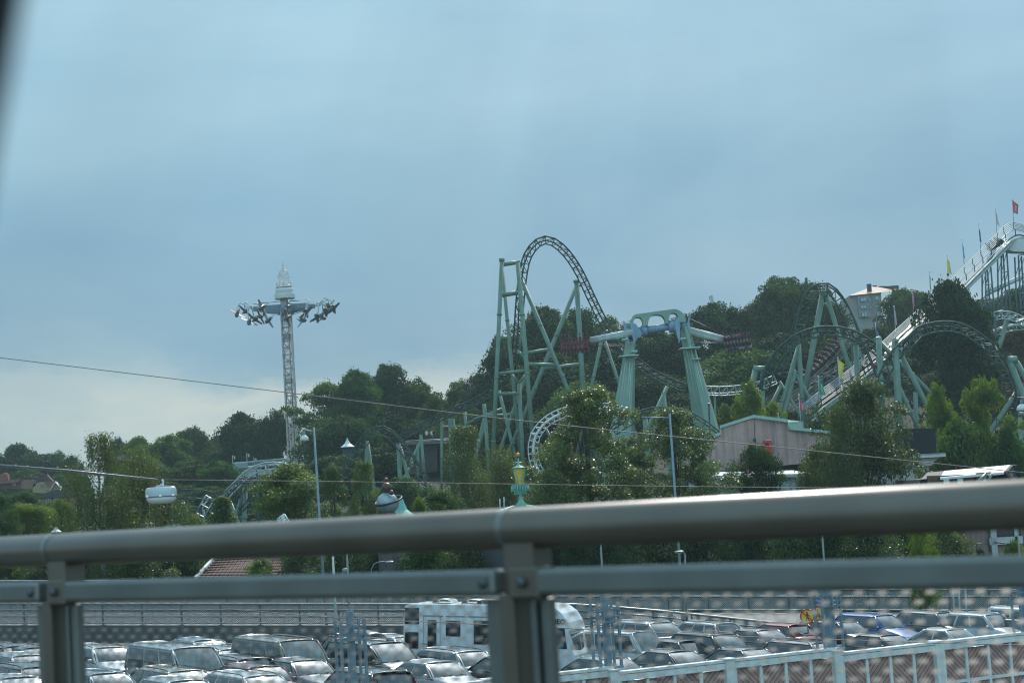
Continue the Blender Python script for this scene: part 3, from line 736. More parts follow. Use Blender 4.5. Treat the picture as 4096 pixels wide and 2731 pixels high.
    def roof(u, v, off=0):
        y = 2*u-1; x = x2+(x3-x2)*v; e = abs(y)**5
        return (x+.06*(1-y*y)*(1-2*v)*.4, y*(wr+.012), zr-.055*e+.045*(1-y*y)*sin(pi*(.15+.7*v))+off)
    b = MB(); b.grid(shield, 8, 5); b.grid(back, 8, 4)
    for s in (1, -1): b.grid(side(s), 8, 4)
    for s in (1, -1):
        f = side(s)
        b.tube([f(0, v/4) for v in range(5)], .034, 6); b.tube([f(1, v/4) for v in range(5)], .04, 6)
    b.build if 0 else None
    parts.append(('cabin_shell', b.mesh('cabin_shell'), 'P', None))
    b = MB(); b.grid(roof, 12, 8); 
    for s in (0, 1): b.tube([roof(s, v/8) for v in range(9)], .03, 6)
    b.tube([roof(u/8, 0) for u in range(9)], .022, 6); b.tube([roof(u/8, 1) for u in range(9)], .03, 6)
    parts.append(('roof', b.mesh('roof'), 'P', None))
    b = MB(); b.grid(lambda u, v: shield(.045+.91*u, .05+.90*v, .012), 10, 6); parts.append(('windscreen', b.mesh('windscreen'), M_SHIELD, None))
    b = MB(); b.grid(lambda u, v: back(.09+.82*u, .14+.74*v, .022), 8, 4); parts.append(('rear_window', b.mesh('rear_window'), M_CGLASS, None))
    cuts = {'hatch': [(.05, .47), (.50, .80), (.83, .97)], 'sedan': [(.05, .48), (.52, .93)], 'estate': [(.05, .38), (.41, .68), (.72, .96)], 'suv': [(.05, .40), (.43, .70), (.74, .95)],
            'van': [(.05, .30), (.345, .62), (.65, .96)], 'minivan': [(.05, .30), (.335, .64), (.67, .96)], 'boxvan': [(.06, .36), (.40, .66), (.70, .96)]}[kind]
    for s in (1, -1):
        for a, c in cuts:
            f = side(s); b = MB(); b.grid(lambda u, v: f(a+(c-a)*u, .10+.78*v, .012), 4, 3); parts.append(('side_window', b.mesh('side_window'), M_CGLASS, None))
    # trim
    for s in (1, -1):
        f = side(s); b = MB(); b.tube([f(.02+.96*u/6, .06, .02) for u in range(7)], .012, 5); parts.append(('window_trim', b.mesh('window_trim'), M_CHROME, None))
        b = MB(); q = Vector((x1-.32, s*(wb+.11), zb+.07)); b.grid(lambda u, v: (q.x+.07*sin(pi*v)*cos(2*pi*u), q.y+.11*cos(pi*v), q.z+.075*sin(pi*v)*sin(2*pi*u)), 8, 5); b.bar(q-Vector((0, s*.13, .05)), q-Vector((0, 0, .03)), .05, .04)
        parts.append(('wing_mirror', b.mesh('wing_mirror'), 'P', None))
        for hx in (x1-1.05, x1-1.95):
            b = MB(); b.box((hx, s*(W/2-.0), zb-.13), (.18, .045, .03)); parts.append(('door_handle', b.mesh('door_handle'), 'P', None))
        b = MB(); b.grid(lambda u, v: (hl-.05-.28*u*u-.03*v, s*(W/2*.52+.34*u*(W/2)*1.0*.98-.0), .60+.15*v+.05*u*v), 5, 3); parts.append(('headlight', b.mesh('headlight'), M_HEADL, None))
        tz0, tz1 = (zb-.22, zb-.02) if kind in ('sedan', 'hatch') else (zb-.20, zb+.36 if kind != 'van' else zb+.1)
        b = MB(); xr = -hl-.005
        if kind in ('sedan',): b.grid(lambda u, v: (xr+.16*u*u, s*(W/2*.60+.34*u*W/2), tz0+(tz1-tz0)*v), 4, 3)
        else: b.grid(lambda u, v: (lambda z: ((xr+.02 if z < zb-.04 else x4+(x3-x4)*(z-zb)/(zr-zb)-.045)+.12*u*u, s*((W/2-.16 if z < zb-.04 else wb*.93-(z-zb)*.16-.06)+.13*u), z))(tz0+(tz1-tz0)*v), 4, 6)
        parts.append(('tail_light', b.mesh('tail_light'), M_TAILL, None))
    b = MB(); b.box((hl+.0, 0, .64), (.03, .8, .12)); parts.append(('grille', b.mesh('grille'), M_RUBBER, None))
    for xx in (hl+.015, -hl-.015):
        b = MB(); b.box((xx, 0, .48 if xx > 0 else zb-.25), (.012, .5, .11)); parts.append(('number_plate', b.mesh('number_plate'), M_PLATE, None))
    if kind in ('estate', 'suv', 'van', 'minivan'):
        for s in (1, -1):
            b = MB(); pts = [roof(.5+s*.455, .04), roof(.5+s*.455, .12, .07), roof(.5+s*.455, .5, .085), roof(.5+s*.455, .88, .07), roof(.5+s*.455, .97)]
            b.tube(smoothpts(pts, 3), .016, 6); parts.append(('roof_rail', b.mesh('roof_rail'), M_CHROME if kind != 'estate' else M_RUBBER, None))
    b = MB()
    for y0 in (-.45, .1): b.tube([shield(.5+y0*.6, .03, .03), shield(.5+y0*.6+.26, .09, .03)], .010, 4)
    parts.append(('wiper', b.mesh('wiper'), M_RUBBER, None))
    b = MB(); b.tube([roof(.5, .9, .02), roof(.5, 1.0, .20)], .006, 4); parts.append(('aerial', b.mesh('aerial'), M_RUBBER, None))
    _cm[kind] = parts; return parts
TILT = Matrix.Rotation(math.atan(.0594), 4, 'Y')
def place_on_park(xD, ytop, h):
    """ground spot of a thing of height h whose top is seen at (xD, ytop)"""
    d = CM @ Vector(((xD/.57422-2048)/FPX, -(ytop/.57422-1365.5)/FPX, -1))
    # 7 + k dz = gz(k dx) + h
    k = (h-.07-CAMH)/(d.z+.0594*d.x); q = Vector((0, 0, CAMH))+d*k
    return Vector((q.x, q.y, gz(q.x)))
def car(kind, col, xD, ytop, label, deg=-52, name='parked_car', cat='car', hs=1.0):
    """xD/ytop: where the middle of the roof's upper outline is seen; deg: heading, 0 = to the right, -90 = to the camera"""
    L, W, H = CK[kind][:3]
    q = place_on_park(xD, ytop, H*hs+.02)
    t = thing(name, label, cat, q, 0, 'vehicles in the car park')
    t.rotation_mode = 'XYZ'
    R = TILT @ Matrix.Rotation(radians(deg), 4, 'Z'); t.rotation_euler = R.to_euler(); t.scale = (hs, hs, hs)
    xr = (CK[kind][5]+CK[kind][6])/2; off = R @ Vector((xr*hs, 0, 0)); t.location = q-Vector((off.x, off.y, off.z))
    # keep the wheels on the sloping surface
    t.location.z = gz(t.location.x)+.004
    last = None
    for nm, me, m, par in car_meshes(kind):
        o = bpy.data.objects.new(nm, me); COL.objects.link(o)
        mm = PT[col] if m == 'P' else m
        if not me.materials: me.materials.append(mm)
        o.material_slots[0].link = 'OBJECT'; o.material_slots[0].material = mm
        if par == 'wheel': o.parent = last
        else: o.parent = t
        if nm == 'wheel': last = o
    return t
RV = 128   # heading of cars that show their tail
CARS = [
 ('van', 'silver', 385, 1476, 'silver people carrier van with a bright glinting windscreen, largest vehicle at the left', -50, 'parked_van', 'van'),
 ('hatch', 'paleblue', 452, 1463, 'silver hatchback whose roof shows just behind the silver people carrier', -52),
 ('estate', 'silver', 500, 1482, 'silver estate with a dazzling sun glint, between the silver people carrier and the beige van', -50),
 ('estate', 'white', 215, 1478, 'white estate partly hidden behind the silver people carrier, next to the bridge post', -50),
 ('estate', 'beige', 385, 1530, 'beige estate with roof rails in front of the silver people carrier', -50),
 ('hatch', 'paleblue', 215, 1537, 'pale silver-blue hatchback at the bottom edge beside the left bridge post', -48),
 ('hatch', 'silver', 395, 1553, 'silver car roof at the bottom edge in front of the beige estate', -50),
 ('hatch', 'silver', 40, 1497, 'pale silver hatchback at the left edge in the third row', -50),
 ('estate', 'dark', 55, 1522, 'dark estate at the left edge in front of the pale hatchback', -50),
 ('sedan', 'silver', 22, 1547, 'silver car in the bottom left corner', -50),
 ('hatch', 'slate', 62, 1480, 'slate hatchback behind the others at the left edge', -50),
 ('estate', 'black', 15, 1476, 'black car roof at the far left edge of the back row', -50),
 ('van', 'beige', 625, 1460, 'beige people carrier van with wide side windows, left of the dark green minivan', -50, 'parked_van', 'van'),
 ('estate', 'grey', 545, 1503, 'grey estate seen from behind with red tail lights, in front of the beige van', RV),
 ('hatch', 'maroon', 575, 1522, 'dark maroon hatchback between the grey estate and the white estate', -50),
 ('estate', 'white', 555, 1541, 'white estate with roof rails in the bottom row below the maroon hatchback', -50),
 ('sedan', 'grey', 680, 1509, 'grey saloon with a star-shaped glint, in front of the beige van', -50),
 ('minivan', 'green', 835, 1467, 'very dark green minivan left of the motorhome', -50, 'parked_van', 'van'),
 ('estate', 'dark', 815, 1455, 'dark estate carrying a black roof box, behind the dark green minivan', -52),
 ('hatch', 'silver', 905, 1455, 'small silver hatchback just left of the motorhome', -52),
 ('estate', 'silver', 1035, 1487, 'silver estate with roof bars in front of the motorhome', -50),
 ('sedan', 'silver', 985, 1513, 'silver saloon in the bottom row below the motorhome', -50),
 ('suv', 'black', 850, 1533, 'black off-roader seen from behind with tall red tail lights at the bottom edge', RV, 'parked_car', 'car'),
 ('sedan', 'dark', 1165, 1503, 'dark saloon half hidden behind the middle bridge post', -50),
 ('suv', 'silver', 1475, 1423, 'silver off-roader with a star glint in the back row behind the white van', -50),
 ('boxvan', 'white', 1405, 1443, 'boxy white van with curtained side windows and a person at its door', -38, 'parked_van', 'van'),
 ('sedan', 'paleblue', 1380, 1504, 'pale blue-silver saloon in the front row below the white van', -48),
 ('sedan', 'grey', 1535, 1489, 'grey saloon in the front row behind the white top of the fence', -50),
 ('suv', 'dark', 1615, 1450, 'dark off-roader with silver roof rails in the middle row', -50),
 ('hatch', 'slate', 1550, 1465, 'slate hatchback seen from behind between the white van and the dark off-roader', RV),
 ('estate', 'white', 1625, 1425, 'white estate seen from behind with tall red tail lights in the back row', RV),
 ('sedan', 'grey', 1735, 1441, 'grey car just right of the white estate in the back row', -50),
 ('hatch', 'red', 1800, 1429, 'bright red hatchback seen from behind, left of the steel rack', RV),
 ('sedan', 'slate', 1700, 1484, 'slate saloon in the front row left of the steel rack', -50),
 ('estate', 'grey', 1835, 1468, 'grey estate with roof rails in the middle row behind the steel rack', -50),
 ('estate', 'slate', 1900, 1422, 'slate estate hidden between the red hatchback and the blue off-roader', -50),
 ('suv', 'blue', 1985, 1407, 'bright blue off-roader, the only blue vehicle', -48),
 ('sedan', 'dark', 2015, 1453, 'dark grey saloon in front of the blue off-roader', -50),
 ('sedan', 'white', 2165, 1440, 'white saloon in the front row right of the dark grey saloon', -50),
 ('suv', 'grey', 2125, 1401, 'dark grey off-roader right of the blue off-roader', -50),
 ('suv', 'white', 2235, 1405, 'white off-roader in the back row behind the black car', -50),
 ('estate', 'black', 2310, 1416, 'black estate at the right edge', -42),
 ('van', 'white', 2352, 1392, 'white van at the right edge of the back row', -48, 'parked_van', 'van'),
]
for c in CARS: car(*c)
# roof box on the dark estate
q = place_on_park(832, 1441, 1.86)
b = MB(); b.grid(lambda u, v: (1.15*cos(pi*u)*(1-.15*sin(pi*v)), .42*cos(pi*v), .30*sin(pi*v)**.6*sin(pi*u)**.4), 14, 8); b.box((0, 0, .01), (2.2, .78, .05))
o = b.build('roof_box', PT['black'], None); o.location = q-Vector((0, 0, -1.50)); o.rotation_euler = (TILT @ Matrix.Rotation(radians(-52), 4, 'Z')).to_euler(); tag(o, 'glossy black roof box on the dark estate', 'roof box')
# ---------------------------------------------------------------- motorhome
q = place_on_park(1130, 1383, 2.95)
mh = thing('motorhome', 'large white motorhome with dark windows and ITINEO lettering on its rounded nose', 'motorhome', q, 0, 'vehicles in the car park')
R = TILT @ Matrix.Rotation(radians(-17), 4, 'Z'); mh.rotation_euler = R.to_euler(); mh.location.z = gz(q.x)
M_MH = mat('motorhome_white', (.66, .69, .70), .3, var=.03, scale=.6, coat=.6)
W2 = 1.15; prof = [(-3.55, .45), (-3.58, 2.2), (-3.52, 2.82), (-3.4, 2.88), (0.6, 2.90), (2.3, 2.93), (2.75, 2.86), (3.1, 2.62), (3.32, 2.28), (3.42, 1.98), (3.36, 1.86), (3.5, 1.2), (3.62, 1.0), (3.66, .75), (3.6, .45)]
b = MB()
for s in (1, -1): b.add([(x, s*(W2-.0), z) for x, z in prof], [list(range(len(prof)))[::s]])
n = len(prof); pv = [(x, y, z) for x, z in prof for y in (W2, -W2)]
b.add(pv, [(2*i, 2*((i+1) % n), 2*((i+1) % n)+1, 2*i+1) for i in range(n)], 0, False)
o = b.build('body', M_MH, mh, local=True); bv = o.modifiers.new('bevel', 'BEVEL'); bv.width = .09; bv.segments = 3; bv.limit_method = 'ANGLE'; bv.angle_limit = radians(50)
ys_ = -W2-.012
def mhwin(x, z, w_, h_, nm='window'):
    b = MB(); b.box((x, ys_, z), (w_, .03, h_)); f = b.build(nm, M_CGLASS, mh, local=True); m = f.modifiers.new('bevel', 'BEVEL'); m.width = .06; m.segments = 3; m.affect = 'EDGES'
    return f
mhwin(-3.22, 2.42, .62, .66); mhwin(-3.22, 1.45, .58, .66); mhwin(-1.45, 1.95, .62, .62); mhwin(-.1, 1.82, .95, .95); mhwin(-2.35, 1.6, .38, 1.35, 'door_window')
b = MB(); b.add([(.9, ys_-.006, 2.05), (3.2, ys_-.006, 2.05), (3.3, ys_-.006, 1.25), (1.5, ys_-.006, 1.25)], [(0, 3, 2, 1)]); b.build('cab_stripe', M_SBLK, mh, local=True)
b = MB(); b.box((2.05, ys_-.012, 1.62), (.8, .02, .62)); b.box((2.85, ys_-.012, 1.62), (.62, .02, .62)); b.build('cab_window', M_SHIELD, mh, local=True)
b = MB(); b.grid(lambda u, v: (3.40+.12*(1-v)+.03-.07*(2*u-1)**2, (2*u-1)*1.02, 1.08+.74*v), 8, 4); b.build('windscreen', M_SHIELD, mh, local=True)
b = MB()
for x0 in np.arange(-2.7, 1.6, .95): b.box((x0+.4, ys_+.006, 2.43), (.82, .02, .05))
b.box((-1.6, ys_+.006, 1.18), (2.4, .02, .05), Matrix.Rotation(radians(7), 3, 'Y')); b.box((.3, ys_+.006, .93), (2.6, .02, .05), Matrix.Rotation(radians(5), 3, 'Y')); b.build('stripe', M_GALVB, mh, local=True)
b = MB(); b.box((-2.72, ys_+.008, 1.55), (.02, .01, 1.8)); b.box((-2.0, ys_+.008, 1.55), (.02, .01, 1.8)); b.box((-2.36, ys_+.008, 2.45), (.72, .01, .02)); b.build('door_outline', M_GALVB, mh, local=True)
for x, l in ((-2.2, .8), (-.9, .9), (-.35, .7)):
    b = MB(); b.grid(lambda u, v: (x+l/2*cos(pi*v), .45*(2*u-1), 2.90+.17*sin(pi*v)**.5), 6, 8); b.build('roof_vent', M_WHITE, mh, local=True)
mf = Matrix.Translation((2.80, ys_-.012, 2.30)) @ Matrix.Rotation(pi/2, 4, 'X')
put_text('lettering', 'ITINEO', .27, parent_world(mh) @ mf, M_SBLK, mh, .006, bold=.008)
b = MB()
for k in range(3): b.tube([(2.16-.08*k, ys_-.006, 2.20+.02*k), (2.12-.09*k, ys_-.006, 2.36), (2.22-.06*k, ys_-.006, 2.45-.03*k)], .018, 5)
b.build('emblem', M_SBLK, mh, local=True)
for wx in (-1.9, 2.6):
    b = MB(); b.lathe((wx, -W2-.01, .36), [(.36, 0), (.36, .2), (.2, .02)], 20, axis=Matrix.Rotation(-pi/2, 3, 'X')); b.build('wheel', M_TYRE, mh, local=True)
# ================================================================== coasters
def track(t, pts, gauge=1.2, depth=.75, roll=20, flip=1, step=1.15, rr=.085, m=None, spine=True, sp_r=None, style='lattice', ease=6):
    """two running rails, a spine and the lattice between them, laid along pts"""
    m = m or M_TRACK; rr *= .84
    p = resample(smoothpts(pts, ease), step); N = len(p); V = Vector((0, 1, 0))
    rolls = roll if isinstance(roll, (list, tuple)) else [roll, roll]
    L, Rr, Sp = [], [], []
    for i in range(N):
        T = (p[min(N-1, i+1)]-p[max(0, i-1)]).normalized()
        Nn = T.cross(V).normalized()*flip*-1; B = T.cross(Nn).normalized()
        k = i/(N-1)*(len(rolls)-1); j = min(len(rolls)-2, int(k)); a = radians(rolls[j]+(rolls[j+1]-rolls[j])*(k-j))
        n2 = Nn*cos(a)+B*sin(a); b2 = B*cos(a)-Nn*sin(a)
        L.append(p[i]+b2*gauge/2+n2*depth*.5); Rr.append(p[i]-b2*gauge/2+n2*depth*.5); Sp.append(p[i]-n2*depth*.5)
    for q in (L, Rr):
        b = MB(); b.tube(q, rr, 6); b.build('rail', m, t)
    if spine:
        b = MB(); b.tube(Sp, sp_r or rr*1.15, 7); b.build('spine', m, t)
    b = MB()
    for i in range(N):
        if style == 'lattice':
            b.tube([L[i], Sp[i]], rr*.62, 4, caps=False); b.tube([Rr[i], Sp[i]], rr*.62, 4, caps=False)
            if i % 2 == 0: b.tube([L[i], Rr[i]], rr*.62, 4, caps=False)
            if i < N-1: b.tube([L[i], Sp[i+1]], rr*.55, 4, caps=False); b.tube([Rr[i], Sp[i+1]], rr*.55, 4, caps=False)
        elif style == 'ladder':
            b.tube([L[i], Rr[i]], rr*.75, 4, caps=False); b.tube([L[i], Sp[i]], rr*.6, 4, caps=False); b.tube([Rr[i], Sp[i]], rr*.6, 4, caps=False)
            if i < N-1: b.tube([L[i], Rr[i+1]], rr*.5, 4, caps=False)
    b.build('track_lattice', m, t)
    return L, Rr, Sp
def ground_end(a, b):
    """carry the line a-b on downwards until it stands in the ground"""
    d = (b-a)
    if d.z > -1e-3: return b
    d.normalize(); q = b.copy()
    for _ in range(400):
        if q.z <= terr(q.x, q.y)-.3: break
        q += d*.5
    return q
def column(t, a, b, r, ground=True, collars=True, m=None, nm='support_column'):
    if ground: b = ground_end(a, b)
    mb = MB(); mb.tube([a, b], r, 16)
    if collars:
        L = (b-a).length; k = max(1, int(L/9))
        for i in range(1, k+1):
            c = a.lerp(b, i/(k+1)-.03); d = (b-a).normalized()*.09; mb.tube([c-d, c+d], r*1.28, 16)
    return mb.build(nm, m or M_GREEN, t)
def cap(t, a, b, r): 
    mb = MB(); mb.tube([a, b], r, 16); mb.build('column_head', M_GREEN, t)
# ---- the tall central hill
T1 = thing('roller_coaster', 'highest dark green coaster hill, standing on a scaffold of pale green columns in the middle', 'roller coaster', (-2, 240, 4), 0, 'coaster track sections')
hill = [(-224-0, 1808), (-424+0, 1705), (-224, 1605), (-74, 1545), (26, 1495), (126, 1435), (226, 1335), (306, 1205), (340, 1080), (360, 900), (368, 760), (376, 650), (386, 540), (400, 430), (418, 330), (452, 240), (505, 170), (555, 132), (600, 120), (660, 132), (730, 178), (800, 250), (862, 338), (912, 425), (955, 515), (998, 610), (1048, 712), (1098, 812), (1150, 890), (1220, 985), (1300, 1070), (1385, 1160), (1500, 1250), (1650, 1330), (1800, 1390)]
hill = hill[2:]
hill = [(-624, 1810, 262), (-424, 1705, 258)]+[(x, y, 254-14*min(1, (i)/8)) for i, (x, y) in enumerate(hill)]
track(T1, PP('C', hill, 240), roll=[8, 10, 14, 20, 25, 30, 30, 30, 30, 25, 20], gauge=1.25, depth=.85, rr=.115)
def C1(a, b, r=.27, Y=240, g=True, col=True, nm='support_column'): column(T1, P('C', *a, Y), P('C', *b, Y), r, g, col, nm=nm)
C1((230, 292), (150, 2029), .27, 236); C1((236, 400), (385, 1949), .24, 243)
C1((366, 325), (530, 2249), .29, 236); C1((398, 470), (860, 1567), .28, 238)
C1((868, 475), (932, 1567), .33, 241); C1((860, 540), (405, 1660), .28, 243)
C1((376, 1355), (405, 1920), .26, 241); C1((205, 1415), (350, 2000), .22, 243); C1((430, 1279), (180, 2030), .22, 244)
C1((80, 1529), (120, 2109), .24, 246); C1((80, 1640), (5, 1969), .2, 248)
for a, b, r, Y in (((228, 340), (384, 316), .27, 237), ((202, 604), (402, 573), .30, 237), ((222, 958), (280, 968), .25, 240), ((395, 1102), (628, 1064), .22, 240), ((425, 1190), (694, 1196), .25, 238),
                   ((600, 1226), (900, 1190), .24, 241), ((190, 1273), (432, 1245), .22, 238), ((195, 1443), (372, 1441), .22, 240), ((312, 1276), (374, 1352), .17, 241), ((434, 1280), (376, 1352), .17, 241),
                   ((362, 1070), (460, 1178), .17, 240), ((398, 900), (380, 1072), .16, 241), ((-10, 1662), (240, 1568), .2, 246), ((80, 1627), (330, 1622), .2, 245), ((868, 520), (905, 517), .16, 241)):
    C1(a, b, r, Y, False, False, 'cross_beam')
cap(T1, P('C', 230, 286, 236), P('C', 229, 312, 236), .36); cap(T1, P('C', 868, 472, 241), P('C', 868, 492, 241), .42)
for a, b in (((1095, 930), (975, 1480)), ((1102, 965), (1225, 1335))): C1(a, b, .22, 246)
C1((1085, 935), (1140, 905), .2, 244, False, False, 'cross_beam')
# the straight slope's own columns
for a, b, r in (((2000, 672), (2040, 1250), .22), ((1838, 740), (1858, 1140), .22), ((1712, 800), (1717, 960), .28), ((1738, 800), (1740, 950), .2), ((2008, 850), (1935, 1110), .18), ((1460, 935), (1465, 990), .22), ((1468, 985), (1345, 1225), .22), ((1436, 1020), (1436, 1250), .2), ((1640, 1385-590), (1640, 900), .2)):
    column(T1, P('B', *a, 256), P('B', *b, 256), r)
for a, b in (((1850, 842), (2165, 716)), ((2010, 775), (2250, 770))): column(T1, P('B', *a, 254), P('B', *b, 254), .2, False, False, nm='cross_beam')
b = MB()
for s in (0, 1):
    q = [P('B', x, y-10-s*22, 257) for x, y in ((1300, 955), (1500, 850), (1700, 750), (1850, 690))]; b.tube(q, .05, 5)
for k in range(26):
    x = 1300+k*22; y = 955-(x-1300)*.482; b.tube([P('B', x, y, 257), P('B', x, y-34, 257)], .035, 4)
b.build('walkway_railing', M_TRACK, T1)
# ---- small arch left of the middle
T2 = thing('roller_coaster', 'small steep coaster arch on two A-shaped supports, right of the tower ride', 'roller coaster', P('B', 1100, 1200, 225), 0, 'coaster track sections')
track(T2, PP('B', [(790, 1290), (840, 1200), (880, 1120), (930, 1040), (985, 960), (1050, 905), (1120, 885), (1190, 905), (1250, 965), (1310, 1030), (1370, 1110), (1420, 1190), (1470, 1270), (1520, 1330)], 225), roll=[35, 40, 45], gauge=1.3, depth=.9, rr=.09)
for a, b, r in (((1000, 990), (998, 1240), .24), ((1006, 1010), (1075, 1500), .22), ((1270, 1010), (1295, 1567), .27), ((1285, 1040), (1400, 1490), .22), ((1400, 1170), (1240, 1430), .18)): column(T2, P('B', *a, 226), P('B', *b, 226), r)
# ---- low pale arch and the curve beneath it at the left
T3 = thing('roller_coaster', 'low pale-topped coaster track arching below the round platform at the left', 'roller coaster', P('V', 1700, 900, 230), 0, 'coaster track sections')
track(T3, PP('V', [(960, 1180), (1080, 1010), (1200, 870), (1330, 740), (1450, 610), (1560, 530), (1680, 465), (1800, 430), (1920, 420), (2050, 430), (2150, 460), (2250, 510), (2330, 580)], 230), roll=[60, 40, 20], gauge=1.0, depth=.7, rr=.1, m=M_TRACKL)
column(T3, P('V', 1680, 490, 231), P('V', 1690, 880, 231), .17, m=M_DBLUE)
T4 = thing('roller_coaster', 'dark coaster track climbing and bending over below the low pale arch at the left', 'roller coaster', P('V', 1300, 1000, 215), 0, 'coaster track sections')
track(T4, PP('V', [(640, 1420), (760, 1310), (900, 1180), (1050, 1040), (1180, 960), (1300, 840), (1400, 750), (1500, 690), (1560, 680), (1600, 730), (1590, 800), (1560, 900), (1500, 1000), (1440, 1060), (1380, 1120)], 215), roll=[70, 75, 80, 75, 60], gauge=1.5, depth=.7, rr=.09)
for a, b, r in (((1495, 775), (1480, 1180), .42), ((1475, 830), (1380, 1100), .3), ((1230, 990), (1240, 1080), .3), ((1255, 1000), (1290, 1090), .3)): column(T4, P('V', *a, 216), P('V', *b, 216), r*.72)
T5 = thing('roller_coaster', 'low curved coaster track seen beneath the hanging street lamp', 'roller coaster', P('V', 500, 1100, 205), 0, 'coaster track sections')
track(T5, PP('V', [(1000, 960), (880, 935), (700, 915), (520, 915), (420, 935), (395, 990), (450, 1060), (560, 1110), (700, 1140), (800, 1150)], 205), roll=[30, 60, 80, 30, 20], gauge=1.3, depth=.8, rr=.075)
for a, b, r in (((318, 1050), (335, 1340), .28), ((305, 1060), (240, 1220), .2), ((492, 1150), (500, 1330), .26), ((485, 1160), (425, 1290), .2), ((520, 1010), (600, 1230), .2)): column(T5, P('V', *a, 206), P('V', *b, 206), r*.8)
T6 = thing('roller_coaster', 'short shiny straight coaster rails right of the hanging street lamp', 'roller coaster', P('V', 860, 1060, 212), 0, 'coaster track sections')
track(T6, PP('V', [(780, 1210), (830, 1110), (890, 1010), (940, 920)], 212), roll=80, gauge=1.1, depth=.4, rr=.09, m=M_TRACKL, style='ladder')
column(T6, P('V', 840, 1130, 213), P('V', 845, 1250, 213), .15)
# ---- white corkscrew
T7 = thing('roller_coaster', 'white spiral coaster track curling down behind the glossy poplar in the middle', 'roller coaster', P('W', 500, 900, 215), 0, 'coaster track sections')
track(T7, PP('W', [(2150, 150, 232), (1900, 165, 230), (1600, 190, 226), (1350, 210), (1150, 245), (1000, 290), (850, 360), (700, 460), (580, 590), (490, 720), (455, 850), (430, 1000), (440, 1150), (470, 1300), (520, 1430), (600, 1560), (760, 1640), (900, 1560), (960, 1400), (930, 1200), (960, 1000), (1050, 760), (1130, 600), (1230, 480)], 216), roll=[60, 70, 75, 80, 80, 80, 60], gauge=1.15, depth=.25, rr=.075, m=M_WHITE, sp_r=.16, style='ladder', step=.75)
for a, b in (((540, 960), (740, 1260)), ((700, 600), (780, 760))): column(T7, P('W', *a, 218), P('W', *b, 218), .16, m=M_DBLUE)
# ---- low arch between the legs of the pendulum ride
T8 = thing('roller_coaster', 'low dark green coaster arch passing in front of the mint pendulum ride legs', 'roller coaster', P('J', 1600, 700, 190), 0, 'coaster track sections')
track(T8, PP('J', [(1180, 680), (1240, 640), (1300, 595), (1400, 550), (1500, 520), (1620, 512), (1740, 522), (1850, 560), (1950, 620), (2030, 680), (2100, 740)], 190), roll=[30, 35, 40], gauge=1.2, depth=.75, rr=.08)
for a, b, r in (((1612, 360), (1625, 500), .22), ((1645, 310), (1612, 380), .2), ((1610, 380), (1580, 500), .14), ((1455, 580), (1465, 760), .26)): column(T8, P('J', *a, 192), P('J', *b, 192), r)
# ---- right-hand tall hill
T9 = thing('roller_coaster', 'narrow high coaster hill on a tall A-frame left of the apartment block', 'roller coaster', P('E', 1450, 1400, 262), 0, 'coaster track sections')
track(T9, PP('E', [(960, 1330), (1050, 1190), (1105, 980), (1130, 840), (1155, 700), (1185, 590), (1215, 490), (1250, 410), (1300, 335), (1360, 290), (1430, 272), (1500, 275), (1560, 310), (1620, 375), (1680, 460), (1735, 560), (1780, 660), (1815, 755), (1850, 860), (1890, 950), (1940, 1060), (1985, 1180), (2030, 1290), (2080, 1400)], 249), roll=[60, 55, 50, 30, 35, 50, 60, 60, 60], gauge=1.9, depth=.8, rr=.135, style='ladder', step=1.25)
for a, b, r in (((1445, 345), (1225, 1567), .40), ((1482, 375), (1780, 1310), .32)): column(T9, P('E', *a, 249.6), P('E', *b, 249.6), r)
cap(T9, P('E', 1412, 373, 249.6), P('E', 1503, 376, 249.6), .42); cap(T9, P('E', 1458, 335, 249.6), P('E', 1460, 372, 249.6), .3)
# ---- middle arch of the right-hand group
TA = thing('roller_coaster', 'broad dark green coaster arch at the right, left of the wide far-right arch', 'roller coaster', P('E', 1500, 1300, 240), 0, 'coaster track sections')
arch = [(735, 1490), (750, 1400), (780, 1300), (815, 1220), (860, 1140), (925, 1060), (1000, 985), (1100, 905), (1200, 855), (1300, 820), (1400, 800), (1550, 792), (1700, 812), (1800, 842), (1900, 892), (2000, 955), (2100, 1030), (2190, 1100)]
aw = PP('E', arch, 240)+PP('H', [(800, 330), (870, 420), (950, 520), (1025, 610), (1080, 690)], 243)
track(TA, aw, roll=[35, 30, 25, 30, 45, 55], gauge=1.5, depth=1.0, rr=.145)
for a, b, r in (((1160, 960), (1192, 1460), .32), ((1150, 1010), (990, 1567), .28), ((1125, 1268), (1045, 1567), .3), ((1100, 1262), (1185, 1410), .22), ((655, 1265), (610, 1440), .42), ((738, 1262), (738, 1567), .3), ((960, 1430), (890, 1567), .25), ((935, 1395), (1000, 1500), .18), ((1832, 950), (1862, 1567), .36), ((2098, 897), (2132, 1567), .46), ((2110, 930), (2180, 1000), .3)):
    column(TA, P('E', *a, 242), P('E', *b, 242), r)
cap(TA, P('E', 628, 1256, 242), P('E', 775, 1252, 242), .46); cap(TA, P('E', 1830, 945, 242), P('E', 1830, 965, 242), .42); cap(TA, P('E', 2060, 915, 240), P('E', 2105, 895, 242), .36)
